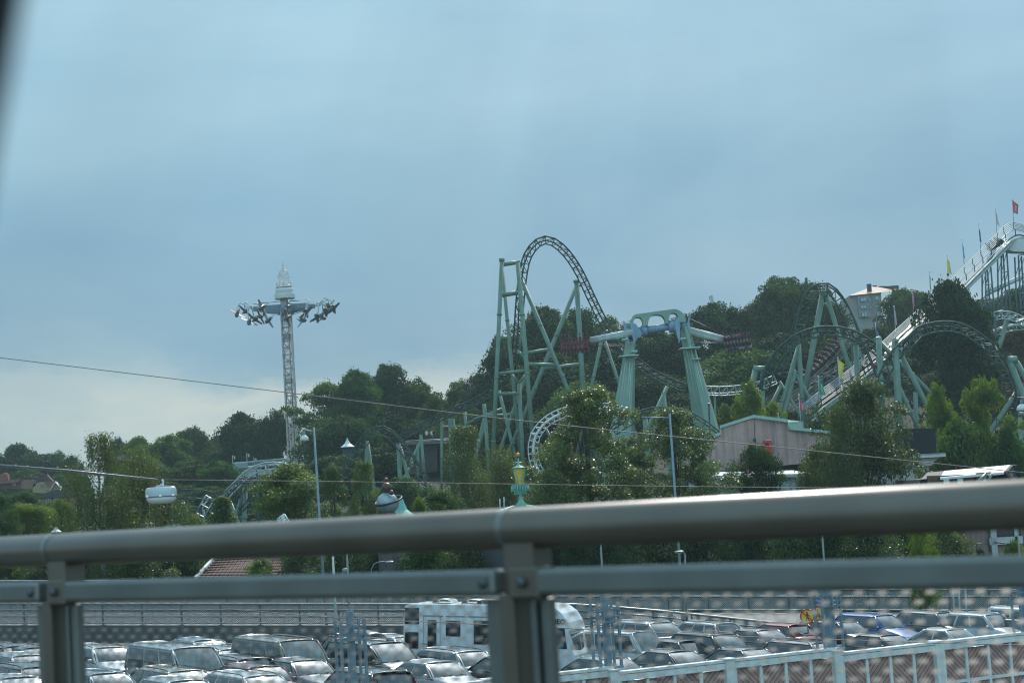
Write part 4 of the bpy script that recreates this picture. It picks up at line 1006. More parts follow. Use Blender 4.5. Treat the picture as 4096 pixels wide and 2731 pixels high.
# ---- far-right arch
TB = thing('roller_coaster', 'wide dark green coaster arch on thick pale green columns at the far right', 'roller coaster', P('H', 1000, 600, 235), 0, 'coaster track sections')
ab = PP('H', [(470, 900), (500, 700), (530, 560), (580, 420), (640, 290), (700, 190), (780, 110), (860, 45)], 232)+PP('F', [(640, 1392), (720, 1358), (820, 1335), (920, 1327), (1020, 1335), (1120, 1370), (1220, 1430), (1300, 1490), (1370, 1550)], 235)+PP('H', [(1690, 90), (1780, 170), (1850, 270), (1905, 370), (1945, 480), (1965, 600), (1975, 740), (1965, 880), (1945, 980)], 238)
track(TB, ab, roll=[60, 50, 35, 30, 30, 40, 50, 60], gauge=1.5, depth=1.05, rr=.145)
for a, b, r, Y in (((730, 12), (782, 940), .46, 232), ((752, 95), (1000, 580), .32, 233), ((560, 22), (600, 720), .36, 236), ((672, 290), (930, 850), .27, 236), ((946, 570), (952, 900), .30, 238), ((1935, 255), (2080, 620), .40, 236), ((2000, 250), (2120, 460), .36, 238), ((2050, 500), (1850, 800), .34, 238), ((2040, 830), (2050, 1340), .24, 226), ((2075, 1170), (1970, 1310), .26, 224)):
    column(TB, P('H', *a, Y), P('H', *b, Y), r)
for a, b, r, Y in (((1905, 235), (2005, 232), .5, 236), ((730, 25), (768, 35), .36, 231), ((785, 790), (892, 785), .22, 234), ((2000, 540), (2060, 498), .3, 238), ((1985, 1065), (2090, 1105), .2, 224), ((2020, 795), (2090, 800), .26, 226)): column(TB, P('H', *a, Y), P('H', *b, Y), r, False, False, nm='cross_beam')
TC = thing('roller_coaster', 'silver coaster track leaving the frame on the right edge, above the wide far-right arch', 'roller coaster', P('F', 1550, 1400, 270), 0, 'coaster track sections')
track(TC, PP('F', [(1390, 1235), (1450, 1222), (1520, 1225), (1590, 1245), (1650, 1275), (1720, 1320)], 270), roll=[20, 30], gauge=1.3, depth=1.0, rr=.11, m=M_TRACKL)
column(TC, P('F', 1522, 1260, 271), P('F', 1480, 1400, 271), .35); column(TC, P('F', 1398, 1240, 272), P('F', 1405, 1380, 272), .15, m=M_DBLUE)
track(TC, PP('F', [(1395, 1390), (1520, 1350), (1620, 1335), (1720, 1330)], 275), roll=60, gauge=1.1, depth=.5, rr=.09, m=M_TRACKL, style='ladder')
# low track running right behind the pendulum ride's right leg
TD = thing('roller_coaster', 'low pale lattice track running behind the light green tree right of the pendulum ride', 'roller coaster', P('E', 300, 1490, 255), 0, 'coaster track sections')
track(TD, PP('E', [(-60, 1470), (90, 1500), (250, 1505), (400, 1495), (520, 1480), (640, 1460), (760, 1420), (900, 1360)], 255), roll=20, gauge=1.1, depth=1.1, rr=.08, m=M_TRACKL)
column(TD, P('E', 170, 1520, 256), P('E', 172, 1567, 256), .15)
# ================================================================== silver lift hill of the older coaster
LH = thing('lift_hill', 'silver lift hill with parallel handrails climbing to the upper right past the flags', 'roller coaster', P('F', 1000, 1500, 285))
lift = [(-400, 2050), (-180, 1885), (0, 1745)]+[(x, 1745-.782*x-0*(x > 0)) for x in (250, 450, 650)]
# upper edge of the handrails in crop F, from the pink hall to the crest
edge = [(-455, 2090), (-300, 1965), (0, 1748), (300, 1498), (600, 1228), (750, 1100), (900, 965), (1100, 762), (1300, 560), (1480, 378), (1530, 345), (1575, 335), (1640, 350), (1700, 372)]
LY = 285
def PF(x, y, dY=0.): return P('F', x, y, 234+(x+455)*.026+dY)
for k in range(6):
    b = MB(); off = k*15
    b.tube([PF(x+off*.35, y+off*.95+2) for x, y in edge], .06, 6); b.build('handrail', M_OFFW if k < 5 else M_GALV, LH)
b = MB()
for k in range(6): b.tube([PF(x+off2+k*3, y+105+k*16, 1.5) for off2 in (30,) for x, y in edge[:11]], .05, 5)
b.build('lower_handrail', M_GALV, LH)
b = MB(); b.grid(lambda u, v: PF(edge[round(u*13)][0]+58, edge[round(u*13)][1]+115+14*v, -.6+1.6*v), 13, 1, smooth=False); b.build('walkway', M_DARK, LH)
b = MB()
for s, Yo in ((0, -1.5), (1, .6)): b.tube([PF(x+75, y+135+s*8, Yo) for x, y in edge[:10]]+[PF(1640, 482+s*6, Yo), PF(1720, 480+s*6, Yo)], .13, 8)
b.build('running_rail', M_OFFW, LH)
b = MB(); b.tube([PF(x+88, y+155, -.5) for x, y in edge[:10]]+[PF(1640, 500, -.5), PF(1720, 505, -.5)], .22, 8); b.build('track_girder', M_TRACKL, LH)
for (x, y) in ((300, 1498), (600, 1228), (750, 1100), (900, 965), (1000, 864), (1100, 762), (1180, 680), (1260, 600), (1340, 518), (1420, 438), (1480, 378), (1575, 335), (150, 1623), (0, 1748), (-150, 1856), (-300, 1965)):
    b = MB(); b.tube([PF(x, y-3, .1), PF(x+3, y+55, .1), PF(x+20, y+75), PF(x+25, y+135)], .075, 6); b.build('railing_post', M_DBLUE, LH)
# lattice towers
def ltower(x0, x1, yt, xb0, xb1, yb, Y):
    a, c = P('F', x0, yt, Y), P('F', x1, yt-10, Y); d, e = ground_end(a, P('F', xb0, yb, Y)), ground_end(c, P('F', xb1, yb, Y))
    dz = Vector((0, 2.2, 0)); b = MB()
    for p, q in ((a, d), (c, e), (a+dz, d+dz), (c+dz, e+dz)): b.tube([p, q], .13, 8)
    n = 6
    for k in range(n+1):
        t = k/n; p, q = a.lerp(d, t), c.lerp(e, t); b.tube([p, q], .08, 5)
        if k < n: p2, q2 = a.lerp(d, (k+1)/n), c.lerp(e, (k+1)/n); b.tube([q, p2], .06, 5); b.tube([q+dz, p2+dz], .06, 5)
    b.build('lattice_tower', M_DBLUE, LH)
ltower(1308, 1358, 775, 1310, 1385, 1100, 286); ltower(1458, 1512, 630, 1465, 1545, 1110, 286); ltower(1625, 1690, 655, 1640, 1710, 1000, 286)
b = MB(); q = [P('F', *p, 286) for p in ((1510, 560), (1560, 520), (1620, 498), (1740, 490), (1740, 622), (1580, 618), (1520, 600))]; b.prism(q, (0, 2.5, 0)); b.build('crest_panel', M_WHITE, LH)
b = MB(); b.tube([P('F', 1310, 1035, 300), P('F', 1500, 940, 300), P('F', 1700, 850, 300)], .3, 8); b.tube([P('F', 1310, 1010, 300), P('F', 1500, 920, 300), P('F', 1700, 830, 300)], .15, 8); b.build('return_track', M_OFFW, LH)
# the older coaster's lower silver rails
M_OLDR = mat('old_rail_steel', (.22, .23, .215), .6, .2, var=.2)
LB = thing('roller_coaster', 'weathered silver low coaster rails on dark trestles below the black train at the right', 'roller coaster', P('E', 1400, 1500, 268), 0, 'coaster track sections')
for pts in ([(1090, 1590), (1210, 1490), (1330, 1390), (1450, 1290), (1560, 1175), (1660, 1040), (1720, 930), (1800, 800), (1850, 770)], ):
    track(LB, PP('E', pts, 256), roll=60, gauge=1.2, depth=.5, rr=.12, m=M_OLDR, style='ladder', step=2.2)
for pts in ([(1130, 1640), (1300, 1490), (1450, 1370), (1580, 1290), (1700, 1240), (1850, 1200)], [(1420, 1560), (1560, 1490), (1700, 1440), (1800, 1420)]):
    track(LB, PP('E', pts, 260), roll=70, gauge=1.2, depth=.4, rr=.1, m=M_OLDR, style='ladder', step=2.4)
track(LB, PP('G', [(1420, 500), (1500, 430), (1600, 340), (1700, 260), (1800, 180), (1900, 90), (1980, 30)], 262), roll=70, gauge=1.2, depth=.4, rr=.12, m=M_OLDR, style='ladder', step=2.4)
track(LB, PP('G', [(1540, 520), (1680, 420), (1820, 340), (2000, 250), (2150, 180)], 266), roll=70, gauge=1.2, depth=.4, rr=.12, m=M_OLDR, style='ladder', step=2.4)
b = MB()
for x, y in ((1450, 1310), (1540, 1220), (1620, 1110), (1600, 1300), (1720, 1250), (1340, 1400), (1780, 900), (1400, 1440), (1500, 1340)):
    a = P('E', x, y, 256); b.tube([a, Vector((a.x-.5, a.y, terr(a.x, a.y)))], .11, 6)
b.build('trestle', M_DBLUE, LB)
# ================================================================== people (one skinned body mesh per pose)
def skin_person(joints, edges, radii, mats, zones):
    me = bpy.data.meshes.new('body_rig'); me.from_pydata(joints, edges, []); o = bpy.data.objects.new('body_rig', me); COL.objects.link(o)
    sk = o.modifiers.new('skin', 'SKIN'); sb = o.modifiers.new('sub', 'SUBSURF'); sb.levels = 1; sb.render_levels = 1
    for i, r in enumerate(radii): me.skin_vertices[0].data[i].radius = r if isinstance(r, tuple) else (r, r)
    me.skin_vertices[0].data[0].use_root = True
    bpy.context.view_layer.update()
    m2 = bpy.data.meshes.new_from_object(o.evaluated_get(bpy.context.evaluated_depsgraph_get())); bpy.data.objects.remove(o)
    m2.materials.clear()
    for m in mats: m2.materials.append(m)
    for p in m2.polygons: p.material_index = zones(p.center); p.use_smooth = True
    return m2
CLOTH = [mat('cloth_'+n, c, .8, var=.15) for n, c in (('white', (.55, .56, .55)), ('black', (.02, .02, .025)), ('navy', (.03, .05, .11)), ('pink', (.40, .16, .17)), ('grey', (.16, .17, .18)), ('yellow', (.5, .38, .06)), ('teal', (.05, .18, .18)))]
M_JEANS = mat('cloth_jeans', (.03, .04, .07), .85); M_HAIR = mat('hair_brown', (.03, .02, .014), .8, var=.3)
# seated: z=0 at the seat, facing -y
SJ = [(0, 0, .12), (0, .03, .32), (0, .03, .50), (0, .01, .60), (0, -.01, .70), (0, -.02, .80), (.18, .02, .50), (.24, -.05, .30), (.20, -.28, .34), (-.18, .02, .50), (-.24, -.05, .30), (-.20, -.28, .34),
      (.10, -.02, .10), (.13, -.42, .12), (.14, -.46, -.30), (.14, -.58, -.36), (-.10, -.02, .10), (-.13, -.42, .12), (-.14, -.46, -.30), (-.14, -.58, -.36)]
SE = [(0, 1), (1, 2), (2, 3), (3, 4), (4, 5), (2, 6), (6, 7), (7, 8), (2, 9), (9, 10), (10, 11), (0, 12), (12, 13), (13, 14), (14, 15), (0, 16), (16, 17), (17, 18), (18, 19)]
SR = [.13, .13, .13, .055, .095, .07, .06, .045, .035, .06, .045, .035, .09, .065, .045, .035, .09, .065, .045, .035]
def sz(c):
    if c.z > .56 or (abs(c.x) > .17 and c.y < -.12 and c.z > .2): return 0
    if c.z > .20 and c.y > -.2: return 1
    return 2 if c.z > -.15 else 0
SEATED = skin_person(SJ, SE, SR, [M_SKIN, CLOTH[0], M_JEANS], sz)
hb = MB(); hb.grid(lambda u, v: (.098*cos(2*pi*u)*sin(pi*.62*v), .0+.108*sin(2*pi*u)*sin(pi*.62*v)+.02, .755+.115*cos(pi*.62*v)), 10, 5); HAIR = hb.mesh('hair'); HAIR.materials.append(M_HAIR)
TJ = [(0, 0, .95), (0, .01, 1.15), (0, .01, 1.38), (0, 0, 1.50), (0, -.01, 1.60), (0, -.02, 1.70), (.19, 0, 1.38), (.23, -.02, 1.12), (.20, -.18, .98), (-.19, 0, 1.38), (-.24, .02, 1.12), (-.22, -.05, .88),
      (.10, 0, .88), (.11, -.01, .48), (.11, .02, .08), (.11, -.14, .04), (-.10, 0, .88), (-.11, -.01, .48), (-.11, .02, .08), (-.11, -.14, .04)]
TR = [.13, .125, .14, .055, .10, .075, .065, .045, .035, .065, .045, .035, .10, .07, .045, .04, .10, .07, .045, .04]
def tz(c):
    if c.z > 1.46 or (abs(c.x) > .17 and c.z < 1.16): return 0
    if c.z > .92: return 1
    return 2
STANDING = skin_person(TJ, SE, TR, [M_SKIN, CLOTH[0], M_JEANS], tz)
def person(pose, loc, rz, cloth, label, group=None, tilt=None):
    t = bpy.data.objects.new('person', SEATED if pose == 'sit' else STANDING); COL.objects.link(t); t.location = loc; t.rotation_euler = (tilt or 0, 0, rz)
    tag(t, label, 'person', group)
    t.material_slots[1].link = 'OBJECT'; t.material_slots[1].material = CLOTH[cloth]
    h = bpy.data.objects.new('hair', HAIR); COL.objects.link(h); h.parent = t
    if pose != 'sit': h.location = (0, -.01, .90)
    return t
# driver beside the white van: put next to its front door, on the park surface
q = place_on_park(1455, 1449, 1.80); person('stand', (q.x, q.y, gz(q.x)), radians(60), 1, 'person in a dark shirt standing at the door of the boxy white van')
# ================================================================== coaster trains
M_CARB = mat('train_body', (.03, .035, .045), .35, var=.2, coat=.5); M_CARR = mat('train_accent', (.22, .05, .06), .4, var=.2); M_HARN = mat('harness_black', (.015, .015, .018), .4)
def coaster_train(label, cat, pts, Y, n, riders, acc, gname, face=1, per=2):
    w = resample(smoothpts(PP(pts[0], pts[1], Y), 6), .05); L = len(w)
    t = thing('coaster_train', label, cat, w[L//2])
    for i in range(n):
        k = int((i+.5)/n*(L-1)); p = w[k]; a = w[max(0, k-8)]; c = w[min(L-1, k+8)]; x = (c-a).normalized()*face
        up = Vector((0, -.25, 1)); y = up.cross(x).normalized(); z = x.cross(y); R = Matrix((x, y, z)).transposed()
        seg = (w[-1]-w[0]).length/n*.9
        b = MB(); b.box(p+R @ Vector((0, 0, .15)), (seg, 1.5, .35), R); b.box(p+R @ Vector((seg*.35, 0, .4)), (seg*.25, 1.3, .4), R); b.build('coaster_car', M_CARB, t)
        for s in ([-.42, .42] if per == 2 else [-.9, -.3, .3, .9]):
            b = MB(); b.box(p+R @ Vector((-seg*.22, s, .75)), (.14, .48, .95), R); b.box(p+R @ Vector((0, s, .42)), (.45, .48, .14), R); b.build('seat', acc, t)
            b = MB(); b.tube([p+R @ Vector((-.2, s-.15, 1.15)), p+R @ Vector((.05, s-.15, 1.2)), p+R @ Vector((.12, s-.15, .8)), p+R @ Vector((.12, s+.15, .8)), p+R @ Vector((.05, s+.15, 1.2)), p+R @ Vector((-.2, s+.15, 1.15))], .035, 5); b.build('harness', M_HARN, t)
            if riders:
                q = p+R @ Vector((-.03, s, .45)); Rm = Matrix((-y, -x, z)).transposed()
                o = person('sit', q, 0, random.choice([0, 0, 1, 2, 3, 4, 5, 6]), ('nearer ' if s > 0 else 'farther ')+gname[0] % gname[1][min(i, len(gname[1])-1)], gname[2]); o.rotation_euler = Rm.to_euler()
    return t
coaster_train('long dark train with pinkish seat backs full of riders climbing between the A-frame columns', 'coaster train', ('E', [(1650, 960), (1560, 1070), (1450, 1185), (1330, 1295), (1200, 1415), (1165, 1450)]), 255.4, 11, True, M_CARR,
    ('rider in row %s of the long climbing train at the right', ['one at the top', 'two from the top', 'three from the top', 'four from the top', 'five from the top', 'six from the top', 'seven from the top', 'eight from the top', 'nine from the top', 'ten from the top', 'eleven at the bottom'], 'riders on the long climbing train'), face=1)
coaster_train('short black train with riders diving behind the thick pale green columns at the far right', 'coaster train', ('H', [(520, 280), (570, 350), (640, 460), (700, 560), (780, 650), (850, 700), (915, 740)]), 240, 6, True, M_HARN,
    ('rider in row %s of the diving train behind the thick green columns', ['one', 'two', 'three', 'four', 'five', 'six'], 'riders on the diving train'), face=1)
coaster_train('small empty dark train near the crest of the silver lift hill', 'coaster train', ('F', [(1340, 610), (1420, 560), (1470, 515)]), 284, 3, False, M_DARK, None, face=1)
coaster_train('small dark train low on the silver lift hill behind the pink hall roof', 'coaster train', ('G', [(1880, 610), (1985, 575)]), 240, 2, True, M_DARK,
    ('rider in the %s car of the low train behind the pink hall roof', ['left', 'right'], 'riders behind the pink hall roof'), face=1)
# ================================================================== pendulum ride
UP = thing('pendulum_ride', 'mint green pendulum ride with two tapering legs, arched crown and two swung-out red gondolas', 'swing ride', P('J', 1600, 700, 215))
def leg(top, bot, Y):
    tl, tr = P('C', *top[0], Y), P('C', *top[1], Y); bl, br_ = P('J', *bot[0], Y), P('J', *bot[1], Y)
    bl = ground_end(tl, bl); br_ = ground_end(tr, br_); dz = min(bl.z, br_.z); 
    b = MB()
    def ring(l, r, dep):
        c = (l+r)/2; w_ = (r-l)/2; f = Vector((0, -dep/2, 0)); m_ = w_*.1
        return [l+Vector((0, dep*.15, 0)), l.lerp(r, .42)+f, r.lerp(l, .18)+f*.85, r+Vector((0, dep*.1, 0)), r.lerp(l, .2)-f, l.lerp(r, .2)-f]
    N = 14; rows = []
    for i in range(N+1):
        t = i/N; rows.append(ring(tl.lerp(bl, t), tr.lerp(br_, t), 2.0+2.8*t))
    vs = [p for r in rows for p in r]; fs = [(i*6+k, i*6+(k+1) % 6, (i+1)*6+(k+1) % 6, (i+1)*6+k) for i in range(N) for k in range(6)]+[(0, 1, 2, 3, 4, 5)]
    b.add(vs, fs); o = b.build('leg', M_UPP, UP)
    # drips of paler paint / dark seam
    b = MB(); rr_ = random.Random(3)
    for k in range(10):
        t0 = rr_.uniform(.10, .2); t1 = t0+rr_.uniform(.08, .3); u = rr_.uniform(.06, .40) if k % 2 else rr_.uniform(.46, .78)
        def pt(t, u_): r = ring(tl.lerp(bl, t), tr.lerp(br_, t), 2.0+2.8*t); return (r[0].lerp(r[1], u_/.42) if u_ < .42 else r[1].lerp(r[2], (u_-.42)/.40))+Vector((0, -.02, 0))
        b.add([pt(t0, u-.02), pt(t0, u+.02), pt(t1, u)], [(0, 1, 2)])
    b.build('paint_streaks', M_UPPL, o)
    return tl, tr, bl, br_
M_UPPL = mat('ride_pale_mint', (.45, .68, .57), .5, var=.06)
leg(((1290, 990), (1372, 985)), ((1172, 600), (1365, 640)), 215); leg(((1750, 870), (1832, 870)), ((1880, 680), (2075, 620)), 215)
# crown: a band with three arched openings
def yt(x):  # outer outline in crop C
    if x < 1395: t = (1395-x)/65; return 760+(1-sqrt(max(0, 1-t*t)))*75
    if x > 1700: t = (x-1700)/108; return 718+(1-sqrt(max(0, 1-t*t)))*115
    return 760+(x-1395)/(305)*-42
def yb(x):
    base = 875-(x-1330)*.10
    for x0, x1, top in ((1352, 1438, 788), (1480, 1630, 766), (1655, 1742, 752)):
        if x0 < x < x1:
            c, h = (x0+x1)/2, (x1-x0)/2; t = abs(x-c)/h; e = sqrt(max(0, 1-t**3)); return base-(base-top)*e
    return base
b = MB(); xs = sorted(set(list(range(1330, 1809, 4))+[1331, 1351, 1353, 1437, 1439, 1479, 1481, 1629, 1631, 1654, 1656, 1741, 1743, 1807])); Y0, Yd = 214.3, 1.5
fs = []; vs = []
for x in xs:
    xx = x; vs += [P('C', xx, yt(x), Y0), P('C', xx, max(yb(x), yt(x)+8), Y0), P('C', xx, yt(x), Y0)+Vector((0, Yd, 0)), P('C', xx, max(yb(x), yt(x)+8), Y0)+Vector((0, Yd, 0))]
for i in range(len(xs)-1):
    a, c = i*4, i*4+4; fs += [(a, a+1, c+1, c), (a+2, c+2, c+3, a+3), (a, c, c+2, a+2), (a+1, a+3, c+3, c+1)]
fs += [(0, 2, 3, 1), (len(vs)-4, len(vs)-3, len(vs)-1, len(vs)-2)]
b.add(vs, fs); b.build('crown', M_UPP, UP)
q = lambda x, y, Y=215: P('C', x, y, Y)
b = MB(); b.tube([q(1395, 905), q(1770, 855)], .42, 18); b.tube([q(1425, 903), q(1470, 897)], .62, 18); b.tube([q(1655, 872), q(1720, 862)], .72, 18); b.tube([q(1545, 888), q(1553, 887)], .5, 18); b.tube([q(1770, 857), q(1808, 850)], .55, 18); b.build('axle', M_BLUE, UP)
def plate(pts, Y, dy, nm='bracket', m=None): b = MB(); b.prism([q(x, y, Y) for x, y in pts], (0, dy, 0)); b.build(nm, m or M_BLUE, UP)
plate([(1268, 818), (1280, 822), (1292, 850), (1300, 900), (1318, 1000), (1312, 1035), (1300, 1000), (1285, 930), (1272, 860)], 213, .4)
plate([(1322, 810), (1335, 815), (1350, 850), (1362, 930), (1372, 1010), (1362, 1015), (1348, 960), (1330, 880)], 213, .4)
plate([(1335, 830), (1375, 845), (1400, 880), (1435, 930), (1395, 960), (1370, 1000), (1365, 930), (1345, 870)], 214.2, .5)
plate([(1725, 785), (1740, 800), (1752, 850), (1755, 1000), (1745, 1005), (1730, 940), (1712, 880), (1712, 830)], 213, .5); plate([(1828, 785), (1836, 785), (1836, 905), (1828, 905), (1815, 850)], 214, .4)
b = MB()
for k in range(9): b.box(q(1306+k*.6, 845+k*5.6, 213.4), (1.0, .12, .18)); b.box(q(1330+k*.6, 945+k*6, 213.4), (.95, .12, .18))
b.build('catwalk_ladder', M_OFFW, UP)
for a, c in (((1350, 922), (972, 998)), ((1352, 908), (985, 980))): b = MB(); b.tube([q(*a, 213.2), q(*c, 213.2)], .3, 14); b.build('swing_arm', M_OFFW, UP)
for a, c in (((1838, 893), (2215, 992)), ((1838, 918), (2160, 1000))): b = MB(); b.tube([q(*a, 216), q(*c, 216)], .3, 14); b.build('swing_arm', M_OFFW, UP)
b = MB()
for a, c in (((1276, 820), (970, 962)), ((1330, 812), (975, 975)), ((1836, 800), (2190, 965))): b.tube([q(*a, 214), q(*c, 214)], .035, 4)
for y in (1020, 1030): b.tube([q(960, y, 216), q(1290, y+4, 216)], .03, 4)
for y in (995, 1004): b.tube([q(1840, y, 217), q(2120, y+8, 217)], .03, 4)
b.build('stay_cable', M_DARK, UP)
for x0, x1, y in ((1228, 1396, 1121), (1255, 1300, 982), (1745, 1920, 1055), (1870, 1920, 1148), (1340, 1386, 1081), (1750, 1800, 975)):
    b = MB(); b.box((q(x0, y, 213.5)+q(x1, y, 213.5))/2, ((x1-x0)/2.138/ppm(213.5), 2.4, .10)); b.build('service_platform', M_UPPL, UP)
b = MB()
for s in (0, 10): b.tube([q(1835+s, 915, 213.3), q(1878+s, 1148, 213.3)], .03, 4)
for k in range(24): t = k/23; b.tube([q(1835+43*t, 915+233*t, 213.3), q(1845+43*t, 915+233*t, 213.3)], .025, 4)
b.build('ladder', M_DARK, UP)
# gondolas: rows of seats back to back on a frame
def gondola(pts, label, Y, riders):
    (x0, y0), (x1, y1) = pts; a, c = q(x0, y0, Y), q(x1, y1, Y); d = (c-a); L = d.length; x = d/L; z = Vector((0, 0, 1)); z = (z-x*z.dot(x)).normalized(); y = z.cross(x)
    R = Matrix((x, y, z)).transposed()
    b = MB(); b.box((a+c)/2, (L, 1.0, .30), R); g = b.build('gondola', M_REDSEAT, UP)
    n = 8
    for side in (1, -1):
        for k in range(n):
            p = a+d*((k+.5)/n)+z*(side*.42); w_ = L/n*.68
            b = MB(); b.box(p, (w_, .9, .62), R @ Matrix.Rotation(radians(8*side), 3, 'Y')); b.box(p+y*-.35+z*side*.2, (w_*.8, .6, .2), R); b.box(p+y*-.5+z*side*.62, (w_*.5, .3, .3), R)
            o = b.build('seat_pod', M_REDSEAT if side > 0 or not riders else M_CARB, g)
            if riders:
                e = person('sit', p-y*.45-z*.1*side, 0, random.choice([0, 0, 1, 2, 3, 4]), 'rider on the %s side of the right-hand pendulum gondola, seat %s from the left' % ('upper' if side > 0 else 'lower', ['first', 'second', 'third', 'fourth', 'fifth', 'sixth', 'seventh', 'eighth'][k]), 'riders on the right pendulum gondola')
                e.rotation_euler = Matrix((x, y, z*side)).transposed().to_euler() if side > 0 else (Matrix((-x, y, -z)).transposed()).to_euler()
    b = MB()
    for k in range(n*3): p = a+d*((k+.5)/(n*3)); b.tube([p-y*.4-z*.6, p-y*.5-z*(1.0+.12*(k % 3))], .07, 5)
    b.build('leg_guard', M_REDSEAT, g)
gondola(((735, 1022), (975, 1004)), '', 213, False); gondola(((2125, 1018), (2350, 985)), '', 216, True)
# ================================================================== flying-plane tower
AT = thing('plane_tower', 'slender white lattice tower ride with a domed lantern top and arms of swinging little planes', 'tower ride', P('T', 1330, 3300, 330))
TY = 330; tq = lambda x, y, Y=TY: P('T', x, y, Y)
def mp_(t): return tq(1140+ (1330-1140)*0, 0)
base0, base1 = tq(1155, 1000), P('U', 498, 1380, TY)
base1 = ground_end(base0, base1)
def mast(t): return base0.lerp(base1, t)
hw = .86; b = MB(); NS = 26; M_MAST = mat('tower_white_steel', (.40, .40, .385), .55, var=.3, scale=1.2, dirt=(.50, .50, .48)); M_MRUST = mat('rust_streaked_steel', (.15, .10, .08), .7, var=.4, scale=2)
for sx in (-1, 1):
    for sy in (-1, 1): b.tube([mast(-.02)+Vector((sx*hw, sy*hw, 0)), mast(1)+Vector((sx*hw, sy*hw, 0))], .13, 6)
b.build('corner_post', M_MAST, AT)
b = MB()
for k in range(NS+1):
    c = mast(k/NS)
    for s in (-1, 1): b.tube([c+Vector((-hw, s*hw, 0)), c+Vector((hw, s*hw, 0))], .09, 4); b.tube([c+Vector((s*hw, -hw, 0)), c+Vector((s*hw, hw, 0))], .07, 4)
    if k < NS:
        e = mast((k+1)/NS)
        for s in (-1, 1):
            b.tube([c+Vector((0, s*hw, 0)), e+Vector((-hw, s*hw, 0))] if k % 2 else [c+Vector((-hw, s*hw, 0)), e+Vector((0, s*hw, 0))], .075, 4)
            b.tube([c+Vector((0, s*hw, 0)), e+Vector((hw, s*hw, 0))] if k % 2 else [c+Vector((hw, s*hw, 0)), e+Vector((0, s*hw, 0))], .075, 4)
b.build('lattice', M_MAST, AT)
b = MB()
for x in (-.45, 0, .2, .5): b.tube([mast(0)+Vector((x, -.2, 0)), mast(1)+Vector((x, -.2, 0))], .07, 5)
b.build('cable_guide', M_WHITE, AT)
b = MB(); b.tube([mast(0)+Vector((.45, -hw-.08, 0)), mast(1)+Vector((.45, -hw-.08, 0))], .07, 5); b.tube([mast(0)+Vector((-.6, -hw-.08, 0)), mast(1)+Vector((-.6, -hw-.08, 0))], .05, 5); b.build('guide_rail', M_MRUST, AT)
b = MB()
for t in (.13, .38, .66): c = mast(t); b.box(c, (1.3, 1.3, .9))
b.build('buffer_block', M_MAST, AT)
b = MB(); c = mast(.955); b.box(c+Vector((0, 0, .2)), (1.5, 1.5, 2.8)); b.build('base_housing', M_WHITE, AT)
k1 = 1/(3.92*ppm(TY)); 
def H(y): return tq(1130, y)
c0 = tq(1134, 765); up = (tq(1108, 300)-c0).normalized(); xx = Vector((1, 0, 0)); xx = (xx-up*xx.dot(up)).normalized(); AX = Matrix((xx, up.cross(xx), up)).transposed()
def rel(y): return (765-y)*k1*1.0
b = MB(); b.lathe(c0, [(158*k1, rel(768)), (161*k1, rel(760)), (161*k1, rel(692)), (161*k1, rel(684)), (140*k1, rel(684))], 28, axis=AX); b.build('balcony_ring', M_WHITE, AT)
b = MB(); b.lathe(c0, [(139*k1, rel(690)), (139*k1, rel(606)), (134*k1, rel(600)), (20*k1, rel(598))], 28, axis=AX); b.build('drum', M_WHITE, AT)
b = MB(); b.lathe(c0, [(120*k1, rel(596)), (126*k1, rel(588)), (126*k1, rel(584))], 24, axis=AX); b.build('drum_rim', M_MRUST, AT)
b = MB(); b.lathe(c0, [(76*k1, rel(1010)), (74*k1, rel(860)), (72*k1, rel(770))], 20, axis=AX); b.build('carriage_column', M_MAST, AT)
b = MB()
for i in range(12):
    a = 2*pi*i/12; ca, sa = cos(a), sin(a)
    pt = lambda r, y: c0+AX @ Vector((r*k1*ca, r*k1*sa, rel(y)))
    b.tube([pt(80, 596), pt(80, 425)], .035, 4)
    b.tube([pt(78, 412), pt(77, 370), pt(66, 335), pt(45, 310), pt(22, 292), pt(9, 268), pt(5, 248)], .035, 4)
    b.tube([pt(126, 590), pt(126, 545)], .03, 4); b.tube([pt(102, 412), pt(80, 440)], .03, 4)
for r, y in ((80, 596), (80, 555), (80, 510), (80, 470), (80, 430), (102, 412), (102, 418), (78, 395), (77, 370), (66, 336), (45, 310), (126, 548), (126, 565), (110, 556)):
    b.tube([c0+AX @ Vector((r*k1*cos(2*pi*i/24), r*k1*sin(2*pi*i/24), rel(y))) for i in range(25)], .03, 4)
b.build('lantern_cage', M_WHITE, AT)
b = MB(); b.lathe(c0, [(4*k1, rel(250)), (9*k1, rel(240)), (3*k1, rel(228)), (2*k1, rel(190)), (5*k1, rel(184)), (.5*k1, rel(176))], 8, axis=AX); b.build('finial', M_DARK, AT)
b = MB()
for y in (545, 520, 560): pass
for dx in (-105, 5, 108): b.tube([c0+AX @ Vector((dx*k1, -60*k1, rel(560))), c0+AX @ Vector((dx*k1, -60*k1, rel(500)))], .03, 4); b.sphere(c0+AX @ Vector((dx*k1, -60*k1, rel(530))), .09, 6)
b.build('warning_light', M_MRUST, AT)
